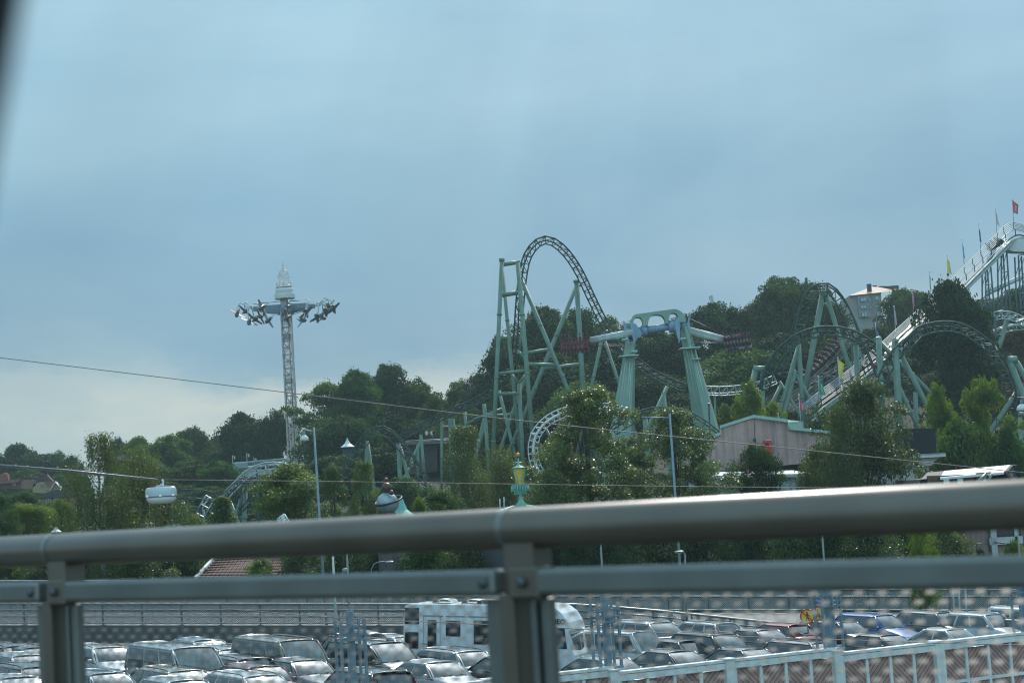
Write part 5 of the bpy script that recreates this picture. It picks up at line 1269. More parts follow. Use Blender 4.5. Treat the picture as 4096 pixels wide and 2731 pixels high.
# arms
hubc = tq(1165, 925)
b = MB(); b.lathe(hubc, [(1.2, -.9), (1.35, -.6), (1.35, .6), (1.2, .9)], 16); b.build('hub', M_GALVB, AT)
ends = [((560, 930), 326), ((640, 960), 333), ((760, 990), 324), ((870, 1010), 337), ((1170, 950), 323), ((1400, 960), 338), ((1480, 900), 326), ((1560, 880), 334), ((1640, 870), 328), ((1700, 900), 331)]
M_ARMB = mat('arm_steel_blue', (.15, .21, .25), .5, .2, var=.15)
for sgn, e in ((-1, (640, 925)), (1, (1480, 862)), (-1, (760, 905)), (1, (1600, 880)), (0, (1165, 960))):
    Ye = TY+{(640, 925): -2, (1480, 862): -2, (760, 905): 5, (1600, 880): 4, (1165, 960): -7}[e]
    a = hubc; c = tq(*e, Ye); b = MB(); x = (c-a).normalized(); z = Vector((0, 0, 1)); y = z.cross(x).normalized()
    r0, r1 = 1.1, .38
    vs = [a+z*r0*.8+y*.35, a+z*r0*.8-y*.35, a-z*r0*.9-y*.35, a-z*r0*.9+y*.35, c+z*r1+y*.25, c+z*r1-y*.25, c-z*r1-y*.25, c-z*r1+y*.25]
    b.add(vs, [(0, 1, 2, 3), (7, 6, 5, 4), (0, 4, 5, 1), (1, 5, 6, 2), (2, 6, 7, 3), (3, 7, 4, 0)]); b.tube([a+z*1.5, c+z*.9], .06, 5); b.tube([a-z*1.3, c-z*.3], .06, 5); b.build('arm', M_ARMB, AT)
M_PLANE = mat('plane_body', (.05, .045, .045), .45, var=.25, coat=.3); M_WING = mat('plane_wing_brown', (.12, .075, .06), .45, var=.2); M_WINGB = mat('plane_wing_blue', (.18, .30, .42), .4, var=.2)
planes = [(385, 1000, 40, 0), (515, 965, 35, 0), (575, 1125, 35, 1), (665, 1090, 30, 0), (770, 900, 80, 0), (745, 1040, 60, 0), (870, 1100, 70, 1), (1170, 880, 85, 0), (1165, 1060, 85, 0), (1470, 985, -50, 0), (1420, 1105, -45, 1), (1645, 1060, -40, 1), (1730, 1065, -30, 0), (1780, 970, -40, 1), (1825, 885, -40, 0), (1900, 920, -50, 0)]
for i, (x, y, ang, bl) in enumerate(planes):
    Yp = TY+[-3, 2, -5, 4, -7, -4, -6, -8, -8, -6, -7, -3, 3, -2, 2, 0][i]; c = tq(x, y, Yp)
    R = Matrix.Rotation(radians(ang), 3, 'Y') @ Matrix.Rotation(radians(25*(-1)**i), 3, 'X') @ Matrix.Rotation(radians(20), 3, 'Z')
    pl = MB(); pl.tube([c+R @ Vector((0, v, 0)) for v in (-1.1, -.8, 0, .9, 1.5)], [.12, .34, .38, .2, .08], 10); pl.box(c+R @ Vector((0, -.1, .45)), (.4, .5, .4), R); po = pl.build('plane', M_PLANE, AT)
    for s in (-1, 1):
        wv = MB(); wv.prism([c+R @ Vector(v) for v in ((s*.25, -.45, 0), (s*1.55, -.30, .05), (s*1.6, .15, .05), (s*.25, .45, 0))], R @ Vector((0, 0, .06))); wv.build('wing', M_WINGB if bl else M_WING, po)
    tw = MB(); tw.prism([c+R @ Vector(v) for v in ((0, .9, 0), (0, 1.5, .7), (0, 1.7, .7), (0, 1.6, 0))], R @ Vector((.05, 0, 0))); tw.build('tail_fin', M_WING, po)
    o = person('sit', c+R @ Vector((0, .05, .15)), 0, random.choice([1, 2, 4, 1]), 'rider in plane number %d counted from the left on the tower ride' % (i+1) if False else ('rider in the little plane %s' % ['farthest left', 'second from the left', 'hanging low third from the left', 'fourth from the left', 'raised high left of the mast', 'close below the raised left plane', 'hanging lowest left of the mast', 'in front of the mast, upper one', 'in front of the mast, lower one', 'nearest right of the mast', 'hanging lowest right of the mast', 'lower middle of the right group', 'right of the lower middle plane on the right', 'upper middle of the right group', 'second from the far right', 'farthest right']
[i]), 'riders in the little planes')
    o.rotation_euler = R.to_euler()
    # curved hanger from the nearest arm end
    ex = (640, 925) if x < 700 else (760, 905) if x < 1000 else (1165, 960) if x < 1300 else (1480, 862) if x < 1600 else (1600, 880)
    a = tq(ex[0]+(x-ex[0])*.25, ex[1], TY+(Yp-TY)*.6); s = 1 if x > 1160 else -1
    m1 = a.lerp(c, .4)+Vector((s*.5, 0, 1.5)); m2 = a.lerp(c, .85)+Vector((s*.25, 0, .9))
    h = MB(); h.tube(smoothpts([a, m1, m2, c], 4), .10, 6); h.build('hanger', M_OFFW, AT)
# ================================================================== platform below the tower
TP = thing('viewing_platform', 'round pale steel platform with railings at the foot of the tower ride', 'platform', P('V', 1800, 500, 318))
def pq(x, y, Y=318): return P('V', x, y, Y)
top_l = [(1300, 400), (1330, 392), (1520, 380), (1800, 352), (2120, 325), (2330, 345), (2600, 385), (2760, 420)]
b = MB(); lo = [pq(x, y+88) for x, y in top_l]; b.tube(lo, .25, 8)
poly = [pq(x, y+88) for x, y in top_l]; poly2 = [p+Vector((0, 14, .6)) for p in poly]
b.add(poly+poly2, [(i, i+1, len(poly)+i+1, len(poly)+i) for i in range(len(poly)-1)]); b.prism([poly[0], poly[0]-Vector((0, 0, 1.4)), poly[-1]-Vector((0, 0, 1.3)), poly[-1]], (0, 10, 0)); b.build('deck', M_OFFW, TP)
b = MB()
for dy in (0, 10): b.tube([pq(x, y+dy) for x, y in top_l], .07, 5)
for k in range(90):
    x = 1305+k*15.5; 
    y = np.interp(x, [p[0] for p in top_l], [p[1] for p in top_l]); b.tube([pq(x, y), pq(x, y+85)], .035, 4)
b.build('railing', M_TRACKL, TP)
b = MB(); ptsb = [(1305, 405), (1530, 388), (1530, 468), (1305, 485)]; b.prism([pq(*p, 317.5) for p in ptsb], (0, .08, 0)); b.build('railing_panel', mat('pale_green_panel', (.25, .36, .34), .5), TP)
b = MB()
for x, y0, y1 in ((1295, 275, 510), (1517, 240, 480), (1628, 310, 470)):
    b.tube([pq(x, y0), pq(x+6, y1)], .06, 5)
    for dx, dy in ((28, 28), (32, 50)): b.sphere(pq(x+dx, y0+dy), .16, 6)
b.build('light_mast', M_OFFW, TP)
b = MB()
for k in range(16):
    x = 1330+k*60; b.tube([pq(x, 510-k*4, 320), pq(x+30, 545-k*4, 320), pq(x+60, 506-k*4, 320)], .06, 4)
b.tube([pq(1330, 548, 320), pq(2250, 500, 320)], .1, 5); b.build('truss', M_GALVB, TP)
b = MB()
for x in (1405, 1610, 1900, 2300): a = pq(x, 500, 322); b.tube([a, Vector((a.x, a.y, terr(a.x, a.y)))], .2, 8)
b.build('support', M_GALVB, TP)
SH = thing('station_shed', 'dark blue-green ride station roof and hall below the round platform', 'building', P('V', 1900, 640, 300))
b = MB(); b.prism([pq(x, y, 300) for x, y in ((1690, 600), (2300, 545), (2300, 1100), (1690, 1100))], (0, 12, 0)); b.build('wall', mat('dark_station', (.035, .07, .08), .7, var=.3, scale=.5), SH)
b = MB(); b.prism([pq(x, y, 298) for x, y in ((1760, 575), (2330, 535), (2330, 560), (1760, 605))], (0, 16, 0)); b.build('roof', M_DBLUE, SH)
b = MB(); b.prism([P('B', x, y, 280) for x, y in ((560, 1250), (980, 1228), (980, 1262), (560, 1290))], (0, 3, 0)); o = b.build('elevated_walkway', M_DBLUE, None); tag(o, 'thin blue-green elevated walkway running behind the street lamp at the left', 'walkway')
# station building at the right end of the slope (terrace with people)
TR = thing('terrace_building', 'dark brown terrace building with a flat pale roof edge under the long coaster slope', 'building', P('B', 1500, 1100, 275))
def bq(x, y, Y=275): return P('B', x, y, Y)
b = MB(); b.prism([bq(1320, 1010), bq(1600, 990), bq(1600, 1250), bq(1320, 1280)], (0, 10, 0)); b.build('wall', mat('dark_rock_wall', (.06, .055, .045), .9, var=.4, scale=.5, bump=.5), TR)
b = MB(); b.prism([bq(1310, 1002, 274), bq(1820, 985, 274), bq(1820, 1003, 274), bq(1310, 1024, 274)], (0, 10, 0)); b.build('terrace_slab', M_CONC, TR)
b = MB(); b.prism([bq(1645, 858, 278), bq(1890, 862, 278), bq(1890, 960, 278), bq(1645, 960, 278)], (0, 8, 0)); b.build('kiosk_wall', mat('brown_kiosk', (.12, .08, .06), .8, var=.3), TR)
b = MB(); b.prism([bq(1640, 855, 277), bq(1895, 858, 277), bq(1895, 868, 277), bq(1640, 868, 277)], (0, 10, 0)); b.build('roof', M_OFFW, TR)
b = MB()
b.tube([bq(1330, 990, 273.8), bq(1800, 965, 273.8)], .05, 4); b.tube([bq(1330, 1000, 273.8), bq(1800, 975, 273.8)], .03, 4); b.build('railing', M_OFFW, TR)
for i, (x, y, c) in enumerate(((1513, 985, 0), (1560, 985, 0), (1575, 985, 1), (1645, 975, 2), (1730, 970, 0), (1745, 968, 3))):
    g = bq(x, y, 275.5); person('stand', g-Vector((0, 0, .1)), random.uniform(-1, 1), c, 'terrace person %s, under the long coaster slope' % ['in white farthest left', 'in white left of the person in black', 'in black', 'in navy', 'in white toward the right', 'in pink farthest right'][i], 'people on the terrace')
# ================================================================== pink hall and neighbours
def facade_mat(name, col, var=.1, vs=14):
    m = mat(name, col, .85, var=var, scale=1.5, bump=.1); n = m.node_tree; t = n.nodes.new('ShaderNodeTexCoord'); mp = n.nodes.new('ShaderNodeMapping'); mp.inputs['Scale'].default_value = (1.6, 1.6, .07)
    nz = n.nodes.new('ShaderNodeTexNoise'); nz.inputs['Scale'].default_value = 2; nz.inputs['Detail'].default_value = 4; mx = n.nodes.new('ShaderNodeMixRGB'); mx.blend_type = 'MULTIPLY'; mx.inputs[0].default_value = .8
    rp = n.nodes.new('ShaderNodeValToRGB'); rp.color_ramp.elements[0].position = .35; rp.color_ramp.elements[0].color = (.62, .62, .62, 1); rp.color_ramp.elements[1].position = .55; rp.color_ramp.elements[1].color = (1, 1, 1, 1)
    b = n.nodes['Principled BSDF']; src = b.inputs['Base Color'].links[0].from_socket
    n.links.new(t.outputs['Object'], mp.inputs[0]); n.links.new(mp.outputs[0], nz.inputs[0]); n.links.new(nz.outputs[0], rp.inputs[0]); n.links.new(src, mx.inputs[1]); n.links.new(rp.outputs[0], mx.inputs[2]); n.links.new(mx.outputs[0], b.inputs['Base Color']); return m
M_PINK = facade_mat('pink_render', (.42, .285, .255)); M_COPPER = M_VERDL
PH = thing('pink_hall', 'large pink rendered hall with a stepped gable and pale green copper roof edges', 'building', P('G', 1200, 1000, 172))
G_ = lambda x, y, Y=172: P('G', x, y, Y)
out_ = [(540, 800), (835, 708), (822, 632), (1222, 505), (1628, 560), (1630, 640), (2000, 680), (2120, 700), (2120, 1010), (1660, 1052), (1400, 1075), (760, 1130), (540, 1130)]
b = MB(); b.prism([G_(x, y) for x, y in out_], (3, 26, 0)); b.build('wall', M_PINK, PH)
def coping(pts, w_=.9, h_=.28, ext=26):
    b = MB()
    for a, c in zip(pts, pts[1:]):
        A1, C1_ = G_(*a, 171.8)+Vector((0, 0, .04)), G_(*c, 171.8)+Vector((0, 0, .04)); b.prism([A1, C1_, C1_+Vector((0, 0, h_)), A1+Vector((0, 0, h_))], (3, ext, .0))
    b.build('roof_edge', M_COPPER, PH)
coping([(540, 800), (835, 708)]); coping([(822, 632), (1222, 505), (1628, 560)]); coping([(1630, 645), (2000, 680), (2120, 700)])
b = MB(); b.prism([G_(*p, 171.7) for p in ((835, 708), (843, 706), (832, 632), (822, 632))], (0, .3, 0)); b.build('roof_edge', M_COPPER, PH)
# raised monitor roof running back: copper fins on the right
b = MB(); p0, p1, p2, p3 = G_(1222, 503, 171.6), G_(1630, 556, 171.6), G_(1795, 547, 180), G_(1390, 500, 184)
b.add([p0, p1, p2, p3], [(0, 1, 2, 3)])
for k in range(9):
    t = k/8; a = p0.lerp(p1, t); c = p3.lerp(p2, t); b.bar(a, c, .08, .1)
b.build('roof', M_COPPER, PH)
b = MB(); b.add([G_(1628, 562, 171.7), G_(1634, 645, 171.7), G_(1798, 628, 180), G_(1795, 550, 180)], [(0, 1, 2, 3)]); 
for k in range(4): t = k/3; b.tube([G_(1628, 562, 171.6).lerp(G_(1795, 550, 180), t), G_(1634, 645, 171.6).lerp(G_(1798, 628, 180), t)], .06, 4)
b.build('roof_side', M_COPPER, PH)
b = MB(); b.add([G_(1634, 645, 171.6), G_(2120, 702, 171.6), G_(2120, 690, 181), G_(1798, 628, 181)], [(0, 1, 2, 3)]); b.build('lower_roof', M_COPPER, PH)
b = MB(); b.box(G_(1386, 912, 171.6), (.75*.9, .55, 2.3)); s1 = b.build('hanging_sign', mat('sign_box_red', (.55, .02, .02), .4), PH)
b = MB(); b.box(G_(1408, 912, 171.75), (.35, .5, 2.3)); b.build('sign_edge', M_SBLK, s1)
b = MB()
for z in (-.75, 0, .75): b.lathe(G_(1382, 912, 171.3)+Vector((0, 0, z)), [(.19, 0), (.19, .02)], 12, axis=Matrix.Rotation(pi/2, 3, 'X'))
b.build('sign_roundel', M_SBLK, s1)
b = MB(); b.box(G_(1398, 790, 171.9), (.42, .05, .5)); s2 = b.build('notice', M_WHITE, PH)
b = MB(); b.box(G_(1398, 781, 171.85), (.3, .04, .09)); b.box(G_(1398, 795, 171.85), (.09, .04, .36)); b.build('notice_mark', M_SRED, s2)
b = MB(); b.tube([G_(1233, 750, 171.7), G_(1242, 900, 171.7)], .035, 5); b.box(G_(1231, 765, 171.6), (.22, .3, .35)); b.tube([G_(1226, 505, 171.9), G_(1233, 760, 171.9)], .02, 4); b.build('lamp_bracket', M_DARK, PH)
# dark gap and lower pale building
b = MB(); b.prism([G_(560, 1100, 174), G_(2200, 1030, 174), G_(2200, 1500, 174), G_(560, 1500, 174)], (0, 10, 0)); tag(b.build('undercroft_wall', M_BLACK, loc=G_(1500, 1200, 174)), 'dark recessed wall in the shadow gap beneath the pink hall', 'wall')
LBg = thing('grey_block', 'low pale blue-grey flat roofed block in front of the pink hall', 'building', P('G', 1200, 1300, 158))
L_ = lambda x, y, Y=158: P('G', x, y, Y)
b = MB(); b.prism([L_(520, 1215), L_(1900, 1185), L_(1900, 1560), L_(520, 1560)], (0, 11, 0)); b.build('wall', facade_mat('bluegrey_render', (.36, .44, .45)), LBg)
b = MB(); b.prism([L_(500, 1185, 157.5), L_(1910, 1155, 157.5), L_(1910, 1192, 157.5), L_(500, 1222, 157.5)], (0, 12, .5)); b.build('roof', M_OFFW, LBg)
def cone(x, y, lab):
    c = L_(x, y, 159); t = thing('traffic_cone', lab, 'traffic cone', c, 0, 'traffic cones'); b = MB(); b.lathe(c, [(.30, 0), (.30, .04), (.2, .05), (.04, .75)], 12); b.build('cone_body', M_SRED, t); b = MB(); b.lathe(c, [(.155, .3), (.105, .5)], 12); b.build('white_band', M_WHITE, t)
cone(1156, 1155, 'red and white traffic cone on the grey roof below the middle of the hall'); cone(660, 1172, 'red and white traffic cone on the grey roof near the poplar leaves')
# classical pavilion with the black box on top
PV = thing('entrance_pavilion', 'cream pavilion corner with a flaring cornice and a black screen box on its flat roof', 'building', P('Y', 400, 1300, 150))
Q = lambda x, y, Y=150: P('Y', x, y, Y)
M_CREAM = mat('cream_render', (.40, .39, .37), .8, var=.1, scale=1)
b = MB(); b.prism([Q(*p) for p in ((-150, 1120), (820, 1075), (720, 1110), (650, 1160), (610, 1240), (-150, 1275))], (0, 9, 0)); b.build('cove_cornice', M_CREAM, PV)
b = MB(); b.prism([Q(*p, 149.7) for p in ((-160, 1060), (865, 1003), (866, 1068), (-160, 1125))], (0, 9, 0)); b.build('fascia', M_WHITE, PV)
b = MB(); b.prism([Q(*p, 149.6) for p in ((-160, 1052), (866, 995), (866, 1004), (-160, 1061))], (0, 10, 0)); b.build('roof', M_COPPER, PV)
b = MB(); b.prism([Q(*p, 150.3) for p in ((-150, 1260), (555, 1235), (545, 1330), (470, 1420), (430, 1800), (-150, 1800))], (0, 8, 0)); b.build('wall', M_CREAM, PV)
b = MB(); b.prism([Q(*p, 150.2) for p in ((320, 1330), (398, 1325), (402, 1480), (330, 1490))], (0, .2, 0)); b.build('wall_panel', M_PINK, PV)
b = MB()
for k in range(60): x = -140+k*15.5; b.box(Q(x, 1106-x*.047, 149.9), (.12, .2, .12))
b.build('dentil_band', M_CONC, PV)
b = MB(); b.prism([Q(*p, 150.8) for p in ((80, 600), (130, 545), (668, 532), (695, 998), (80, 1030))], (0, 4, 0)); o = b.build('screen_box', M_BLACK, PV)
# black stage roof with its white face
SR_ = thing('stage_canopy', 'black angular canopy with a bright white upper panel at the lower right', 'canopy', P('Y', 1400, 1450, 120))
q_ = lambda x, y, Y=120: P('Y', x, y, Y)
b = MB(); b.add([q_(840, 1340, 122), q_(2095, 1225, 122), q_(1965, 1362, 119), q_(758, 1467, 119)], [(0, 3, 2, 1)])
o = b.build('white_panel', mat('bright_white_membrane', (.80, .82, .80), .35, var=.02), SR_); md = o.modifiers.new('thickness', 'SOLIDIFY'); md.thickness = .15
b = MB(); b.prism([q_(390, 1500, 119.5), q_(520, 1368, 122), q_(842, 1340, 122.2), q_(756, 1469, 119.2)], (0, .1, -.3)); b.build('black_side', M_BLACK, SR_); b = MB(); b.prism([q_(1967, 1360, 119), q_(2092, 1224, 122), q_(2170, 1230, 122), q_(2190, 1560, 122), q_(2185, 1600, 119)], (.3, .3, 0)); b.build('black_side', M_BLACK, SR_)
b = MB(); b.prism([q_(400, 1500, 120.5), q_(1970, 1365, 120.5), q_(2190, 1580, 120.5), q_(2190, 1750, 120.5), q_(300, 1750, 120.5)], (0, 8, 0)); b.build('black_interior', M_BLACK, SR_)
b = MB(); b.bar(q_(520, 1545, 119.4), q_(1420, 1510, 119.4), .3, .75); b.bar(q_(1450, 1510, 119.2), q_(1730, 1490, 119.2), .3, .9); b.build('timber_beam', mat('old_timber', (.11, .07, .045), .8, var=.3), SR_)
b = MB(); b.tube([q_(1420, 1600, 118.8), q_(1640, 1400, 118.8)], .12, 6); b.tube([q_(1640, 1590, 118.8), q_(1745, 1400, 118.8)], .1, 6); b.build('diagonal_strut', M_GALV, SR_)
b = MB(); 
for x in (880, 1140, 1580): b.box(q_(x, 1535 if x < 1500 else 1500, 118.9), (.35, .1, .3))
b.build('small_lamp', M_WHITE, SR_)
# pink shop front glimpsed at the lower right between the rails
SF = thing('shop_front', 'pink shop wall with white framed windows seen between the foreground rails', 'building', P('O', 1900, 380, 128))
o_ = lambda x, y, Y=128: P('O', x, y, Y)
b = MB(); b.prism([o_(1640, 200), o_(2400, 170), o_(2400, 560), o_(1640, 560)], (0, 10, 0)); b.build('wall', M_PINK, SF)
b = MB(); b.box(o_(1990, 300, 127.9), (2.1, .1, .9)); b.build('window', M_GLASSW, SF)
b = MB(); b.box(o_(1885, 330, 127.8), (.4, .2, 5)); b.box(o_(2080, 330, 127.8), (.25, .2, 5)); b.box(o_(1990, 345, 127.8), (2.3, .2, .5)); b.box(o_(2170, 330, 127.8), (.2, .2, 5)); b.build('window_frame', M_WHITE, SF)
b = MB(); b.tube([o_(1690, 370, 126.5), o_(1840, 370, 126.5), o_(1850, 440, 126.5)], .04, 5); b.tube([o_(1890, 362, 126.5), o_(2145, 380, 126.5)], .04, 5); b.tube([o_(1740, 372, 126.5), o_(1740, 440, 126.5)], .03, 4); b.build('handrail', M_DARK, SF)
# ================================================================== apartment block on the ridge
AP = thing('apartment_block', 'pale apartment block with a pinkish hipped roof above the trees at the right', 'building', P('E', 1900, 600, 430))
a_ = lambda x, y, Y=430: P('E', x, y, Y)
M_APW = mat('apartment_render', (.27, .27, .245), .85, var=.08, scale=.3); M_APR = mat('apartment_roof', (.40, .26, .20), .7, var=.15, scale=.4)
b = MB(); b.prism([a_(*p) for p in ((1763, 388), (2130, 350), (2145, 900), (1800, 900))], (0, 14, 0)); b.build('wall', M_APW, AP)
b = MB(); b.add([a_(1750, 390, 429), a_(2135, 350, 429), a_(2420, 345, 446), a_(2015, 286, 437), a_(2300, 290, 446)], [(0, 1, 3), (1, 2, 4, 3)]); b.prism([a_(1752, 388, 429.4), a_(2135, 347, 429.4), a_(2135, 355, 429.4), a_(1752, 396, 429.4)], (0, .5, 0)); b.build('roof', M_APR, AP)
b = MB(); b.box(a_(1990, 300, 432), (.95, .95, 1.9)); b.build('chimney', mat('dark_chimney', (.05, .04, .045), .8), AP)
for x in (2055, 2120, 2165, 2210, 2260, 2310): b = MB(); b.box(a_(x, 290+(x % 3)*4, 440), (.9, .8, .8)); b.build('roof_vent', mat('dark_chimney', (.05, .04, .045), .8), AP)
b = MB(); b.prism([a_(*p, 429.3) for p in ((1852, 402), (1985, 388), (2010, 640), (1880, 650))], (0, .8, 0)); b.build('bay', M_APW, AP)
for x, y, w_ in ((1917, 436, 62), (1923, 523, 62), (1932, 612, 66), (2080, 420, 40), (2090, 508, 40), (1995, 438, 14), (2000, 525, 14), (2100, 596, 44)):
    f = MB(); c = a_(x, y, 429.0); s_ = 1/(2.94*ppm(429)); f.box(c, (w_*s_, .2, 48*s_)); fo = f.build('window', M_DARK, AP)
    g = MB(); 
    for dx in ((-.25, .25) if w_ > 20 else (0,)): g.box(c+Vector((dx*w_*s_, -.14, 0)), (w_*s_*(.42 if w_ > 20 else .8), .06, 40*s_))
    g.build('pane', mat('sky_pane', (.25, .36, .42), .1, .3, var=.3), fo)
# ridge houses at the left
def house(name, label, R, Y, wall, roofp, wins, wc, rc, chim=(), depth=12, frame=True):
    t = thing(name, label, 'building', P(R, *wall[0], Y)); b = MB(); b.prism([P(R, *p, Y) for p in wall], (0, depth, 0)); b.build('wall', wc, t)
    for rp_ in roofp:
        b = MB(); k = len(rp_); b.prism([P(R, p[0], p[1], Y+(p[2] if len(p) > 2 else 0)-.5) for p in rp_], (0, 1.2, .0)); b.build('roof', rc, t)
    for x, y, w_, h_ in wins:
        c = P(R, x, y, Y-.05); s_ = 1/(REG[R][2]*ppm(Y)); f = MB(); f.box(c, (w_*s_, .16, h_*s_)); fo = f.build('window', M_WHITE, t)
        g = MB()
        for dx in (-.23, .23): g.box(c+Vector((dx*w_*s_, -.1, 0)), (w_*s_*.36, .06, h_*s_*.8))
        g.build('pane', M_GLASSW, fo)
    for x, y, w_, h_ in chim: c = P(R, x, y, Y+4); s_ = 1/(REG[R][2]*ppm(Y)); f = MB(); f.box(c, (w_*s_, 1.2, h_*s_)); f.build('chimney', rc, t)
    return t
M_BRICK = mat('brown_brick', (.13, .075, .065), .9, var=.2, scale=1); M_RROOF = mat('red_roof', (.16, .045, .05), .75, var=.2, scale=.8)
house('brick_house', 'dark brick house with a red roof and white windows left of the dark maple', 'A', 375, [(1770, 995), (1905, 980), (1905, 1160), (1770, 1160)], [[(1765, 995), (1905, 925), (1990, 925), (1990, 985)]], [(1798, 1022, 36, 38), (1802, 1098, 36, 36), (1878, 1015, 20, 36)], M_BRICK, M_RROOF, [(1913, 905, 40, 75)])
house('red_roof_house', 'house with a dark red mansard roof and two dormers left of the tower ride', 'B', 375, [(40, 900), (240, 900), (240, 1010), (40, 1010)], [[(35, 905), (60, 835), (130, 835), (225, 850), (240, 905), (240, 960), (35, 960)]], [(89, 905, 20, 36), (150, 900, 18, 34), (200, 970, 22, 24)], M_BRICK, M_RROOF, [(115, 845, 40, 36), (222, 838, 25, 40), (70, 842, 30, 18)])
house('hidden_house', 'small brown house with one white window showing through the trees at the left', 'A', 300, [(990, 1110), (1040, 1100), (1040, 1160), (990, 1165)], [], [(1017, 1136, 32, 24)], M_BRICK, M_RROOF)
M_YEL = mat('yellow_wood_house', (.33, .27, .14), .8, var=.1); M_TILE = mat('orange_tiles', (.24, .10, .075), .8, var=.2, scale=2); M_DROOF = mat('dark_brown_roof', (.055, .045, .05), .7, var=.2); M_OCH = mat('ochre_brick', (.20, .12, .08), .85, var=.15)
house('yellow_house', 'yellow wooden house with orange tiled roof and white gable boards at the far left', 'Z', 310, [(120, 790), (210, 700), (310, 690), (400, 780), (390, 860), (250, 870), (120, 860)], [[(305, 685), (470, 680), (540, 770), (400, 775)]], [(268, 750, 32, 70), (360, 825, 22, 30)], M_YEL, M_TILE, depth=8)
house('ochre_gable_house', 'small ochre gabled house right of the yellow house', 'Z', 304, [(385, 830), (475, 700), (535, 770), (535, 810)], [[(470, 685), (545, 768), (545, 780), (470, 700), (385, 835), (380, 825)]], [(484, 772, 24, 32)], M_YEL, M_WHITE, depth=1)
house('dark_roof_house', 'long brown house with a dark roof and two bright windows at the far left', 'Z', 290, [(170, 935), (700, 920), (700, 1090), (170, 1090)], [[(130, 905), (300, 870), (560, 800), (680, 770), (720, 930), (165, 945)]], [(370, 990, 66, 64), (478, 982, 50, 60), (240, 998, 40, 50)], M_OCH, M_DROOF, depth=10)
house('white_window_house', 'dark red roofed house with a row of white windows, highest of the far left houses', 'Z', 340, [(115, 655), (275, 650), (275, 720), (115, 720)], [[(120, 625), (260, 618), (340, 570), (375, 620), (435, 680), (275, 690), (120, 655)]], [(125, 697, 16, 36), (152, 696, 18, 36), (184, 694, 16, 36), (215, 692, 16, 36)], M_OFFW, mat('plum_roof', (.09, .045, .05), .8), depth=8)
house('edge_house', 'red brown roof at the extreme left edge', 'A', 330, [(-40, 1330), (180, 1320), (180, 1400), (-40, 1400)], [[(-40, 1335), (90, 1322), (188, 1316), (150, 1345), (-40, 1362)], [(-40, 1290), (30, 1262), (62, 1268), (70, 1330), (-40, 1330)]], [(8, 1310, 18, 24), (120, 1360, 22, 22)], M_BRICK, M_TILE, depth=8)
# pale block and other glimpses on the hillside
house('white_block', 'pale block glimpsed through the trees right of the pendulum ride', 'C', 340, [(2035, 1180), (2130, 1160), (2130, 1290), (2035, 1290)], [], [(2070, 1225, 24, 30)], M_WHITE, M_RROOF, depth=4)
# tiled roof between the rails
TRf = thing('tiled_roof_house', 'house with a red-brown pantile roof and white barge board, seen between the foreground rails', 'building', P('K', 1900, 600, 118))
k_ = lambda x, y, Y=118: P('K', x, y, Y)
mt = mat('pantiles', (.14, .065, .055), .75, var=.15, scale=3); n = mt.node_tree; t_ = n.nodes.new('ShaderNodeTexCoord'); wv = n.nodes.new('ShaderNodeTexWave'); wv.inputs['Scale'].default_value = 1.15; wv.bands_direction = 'X'; bpn = n.nodes.new('ShaderNodeBump'); bpn.inputs['Strength'].default_value = 1; bpn.inputs['Distance'].default_value = .15
n.links.new(t_.outputs['Object'], wv.inputs[0]); n.links.new(wv.outputs[0], bpn.inputs['Height']); n.links.new(bpn.outputs[0], n.nodes['Principled BSDF'].inputs['Normal'])
b = MB(); b.prism([k_(1685, 670, 116), k_(1860, 480, 123), k_(2560, 440, 123), k_(2640, 670, 116)], (0, .1, -.3))
b.build('roof', mt, TRf)
for j in range(9):
    t0 = j/9; a = k_(1685, 670, 116).lerp(k_(1860, 480, 123), t0)+Vector((0, 0, .05)); c = k_(2640, 670, 116).lerp(k_(2560, 440, 123), t0)+Vector((0, 0, .05)); b = MB(); b.tube([a, c], .05, 5); b.build('tile_course', mt, TRf)
b = MB(); b.bar(k_(1680, 672, 115.8), k_(1862, 478, 122.8), .2, .3); b.build('barge_board', M_WHITE, TRf)
b = MB(); b.prism([k_(1700, 660, 117), k_(2620, 660, 117), k_(2620, 900, 117), k_(1700, 900, 117)], (0, 6, 0)); b.build('wall', M_YEL, TRf)
# ================================================================== small park pieces
GS = thing('globe_statue', 'grey globe with a tilted ring carrying three bronze balls on a dark drum', 'statue', P('B', 1175, 1600, 116))
g_ = lambda x, y, Y=116: P('B', x, y, Y); ks = 1/(2.138*ppm(116))
M_GLOBE = mat('globe_metal', (.30, .36, .38), .45, .4, var=.2, scale=2)
b = MB(); b.sphere(g_(1175, 1522), 94*ks, 24); b.build('globe', M_GLOBE, GS)
b = MB()
for k in range(6): b.tube([g_(1175, 1522)+Vector((94.6*ks*cos(a)*cos(pi*k/6), 94.6*ks*cos(a)*sin(pi*k/6), 94.6*ks*sin(a))) for a in [i*pi/14-pi/2+.01 for i in range(15)]], .012, 4, caps=False)
b.build('globe_seam', M_GALVB, GS)
rr = Matrix.Rotation(radians(-11), 3, 'Y'); rr2 = Matrix.Rotation(radians(14), 3, 'X')
b = MB(); b.tube([g_(1185, 1500)+rr @ rr2 @ Vector((116*ks*cos(2*pi*k/30), 116*ks*sin(2*pi*k/30), 0)) for k in range(31)], .07, 8, caps=False); b.build('ring', M_DARK, GS)
for x, y, r, l in ((1168, 1388, 44, 0), (1163, 1323, 21, 0), (1210, 1431, 22, 0)): b = MB(); b.sphere(g_(x, y, 115.9 if r > 30 else 115.4), r*ks, 18); b.build('bronze_ball', M_BROWN, GS)
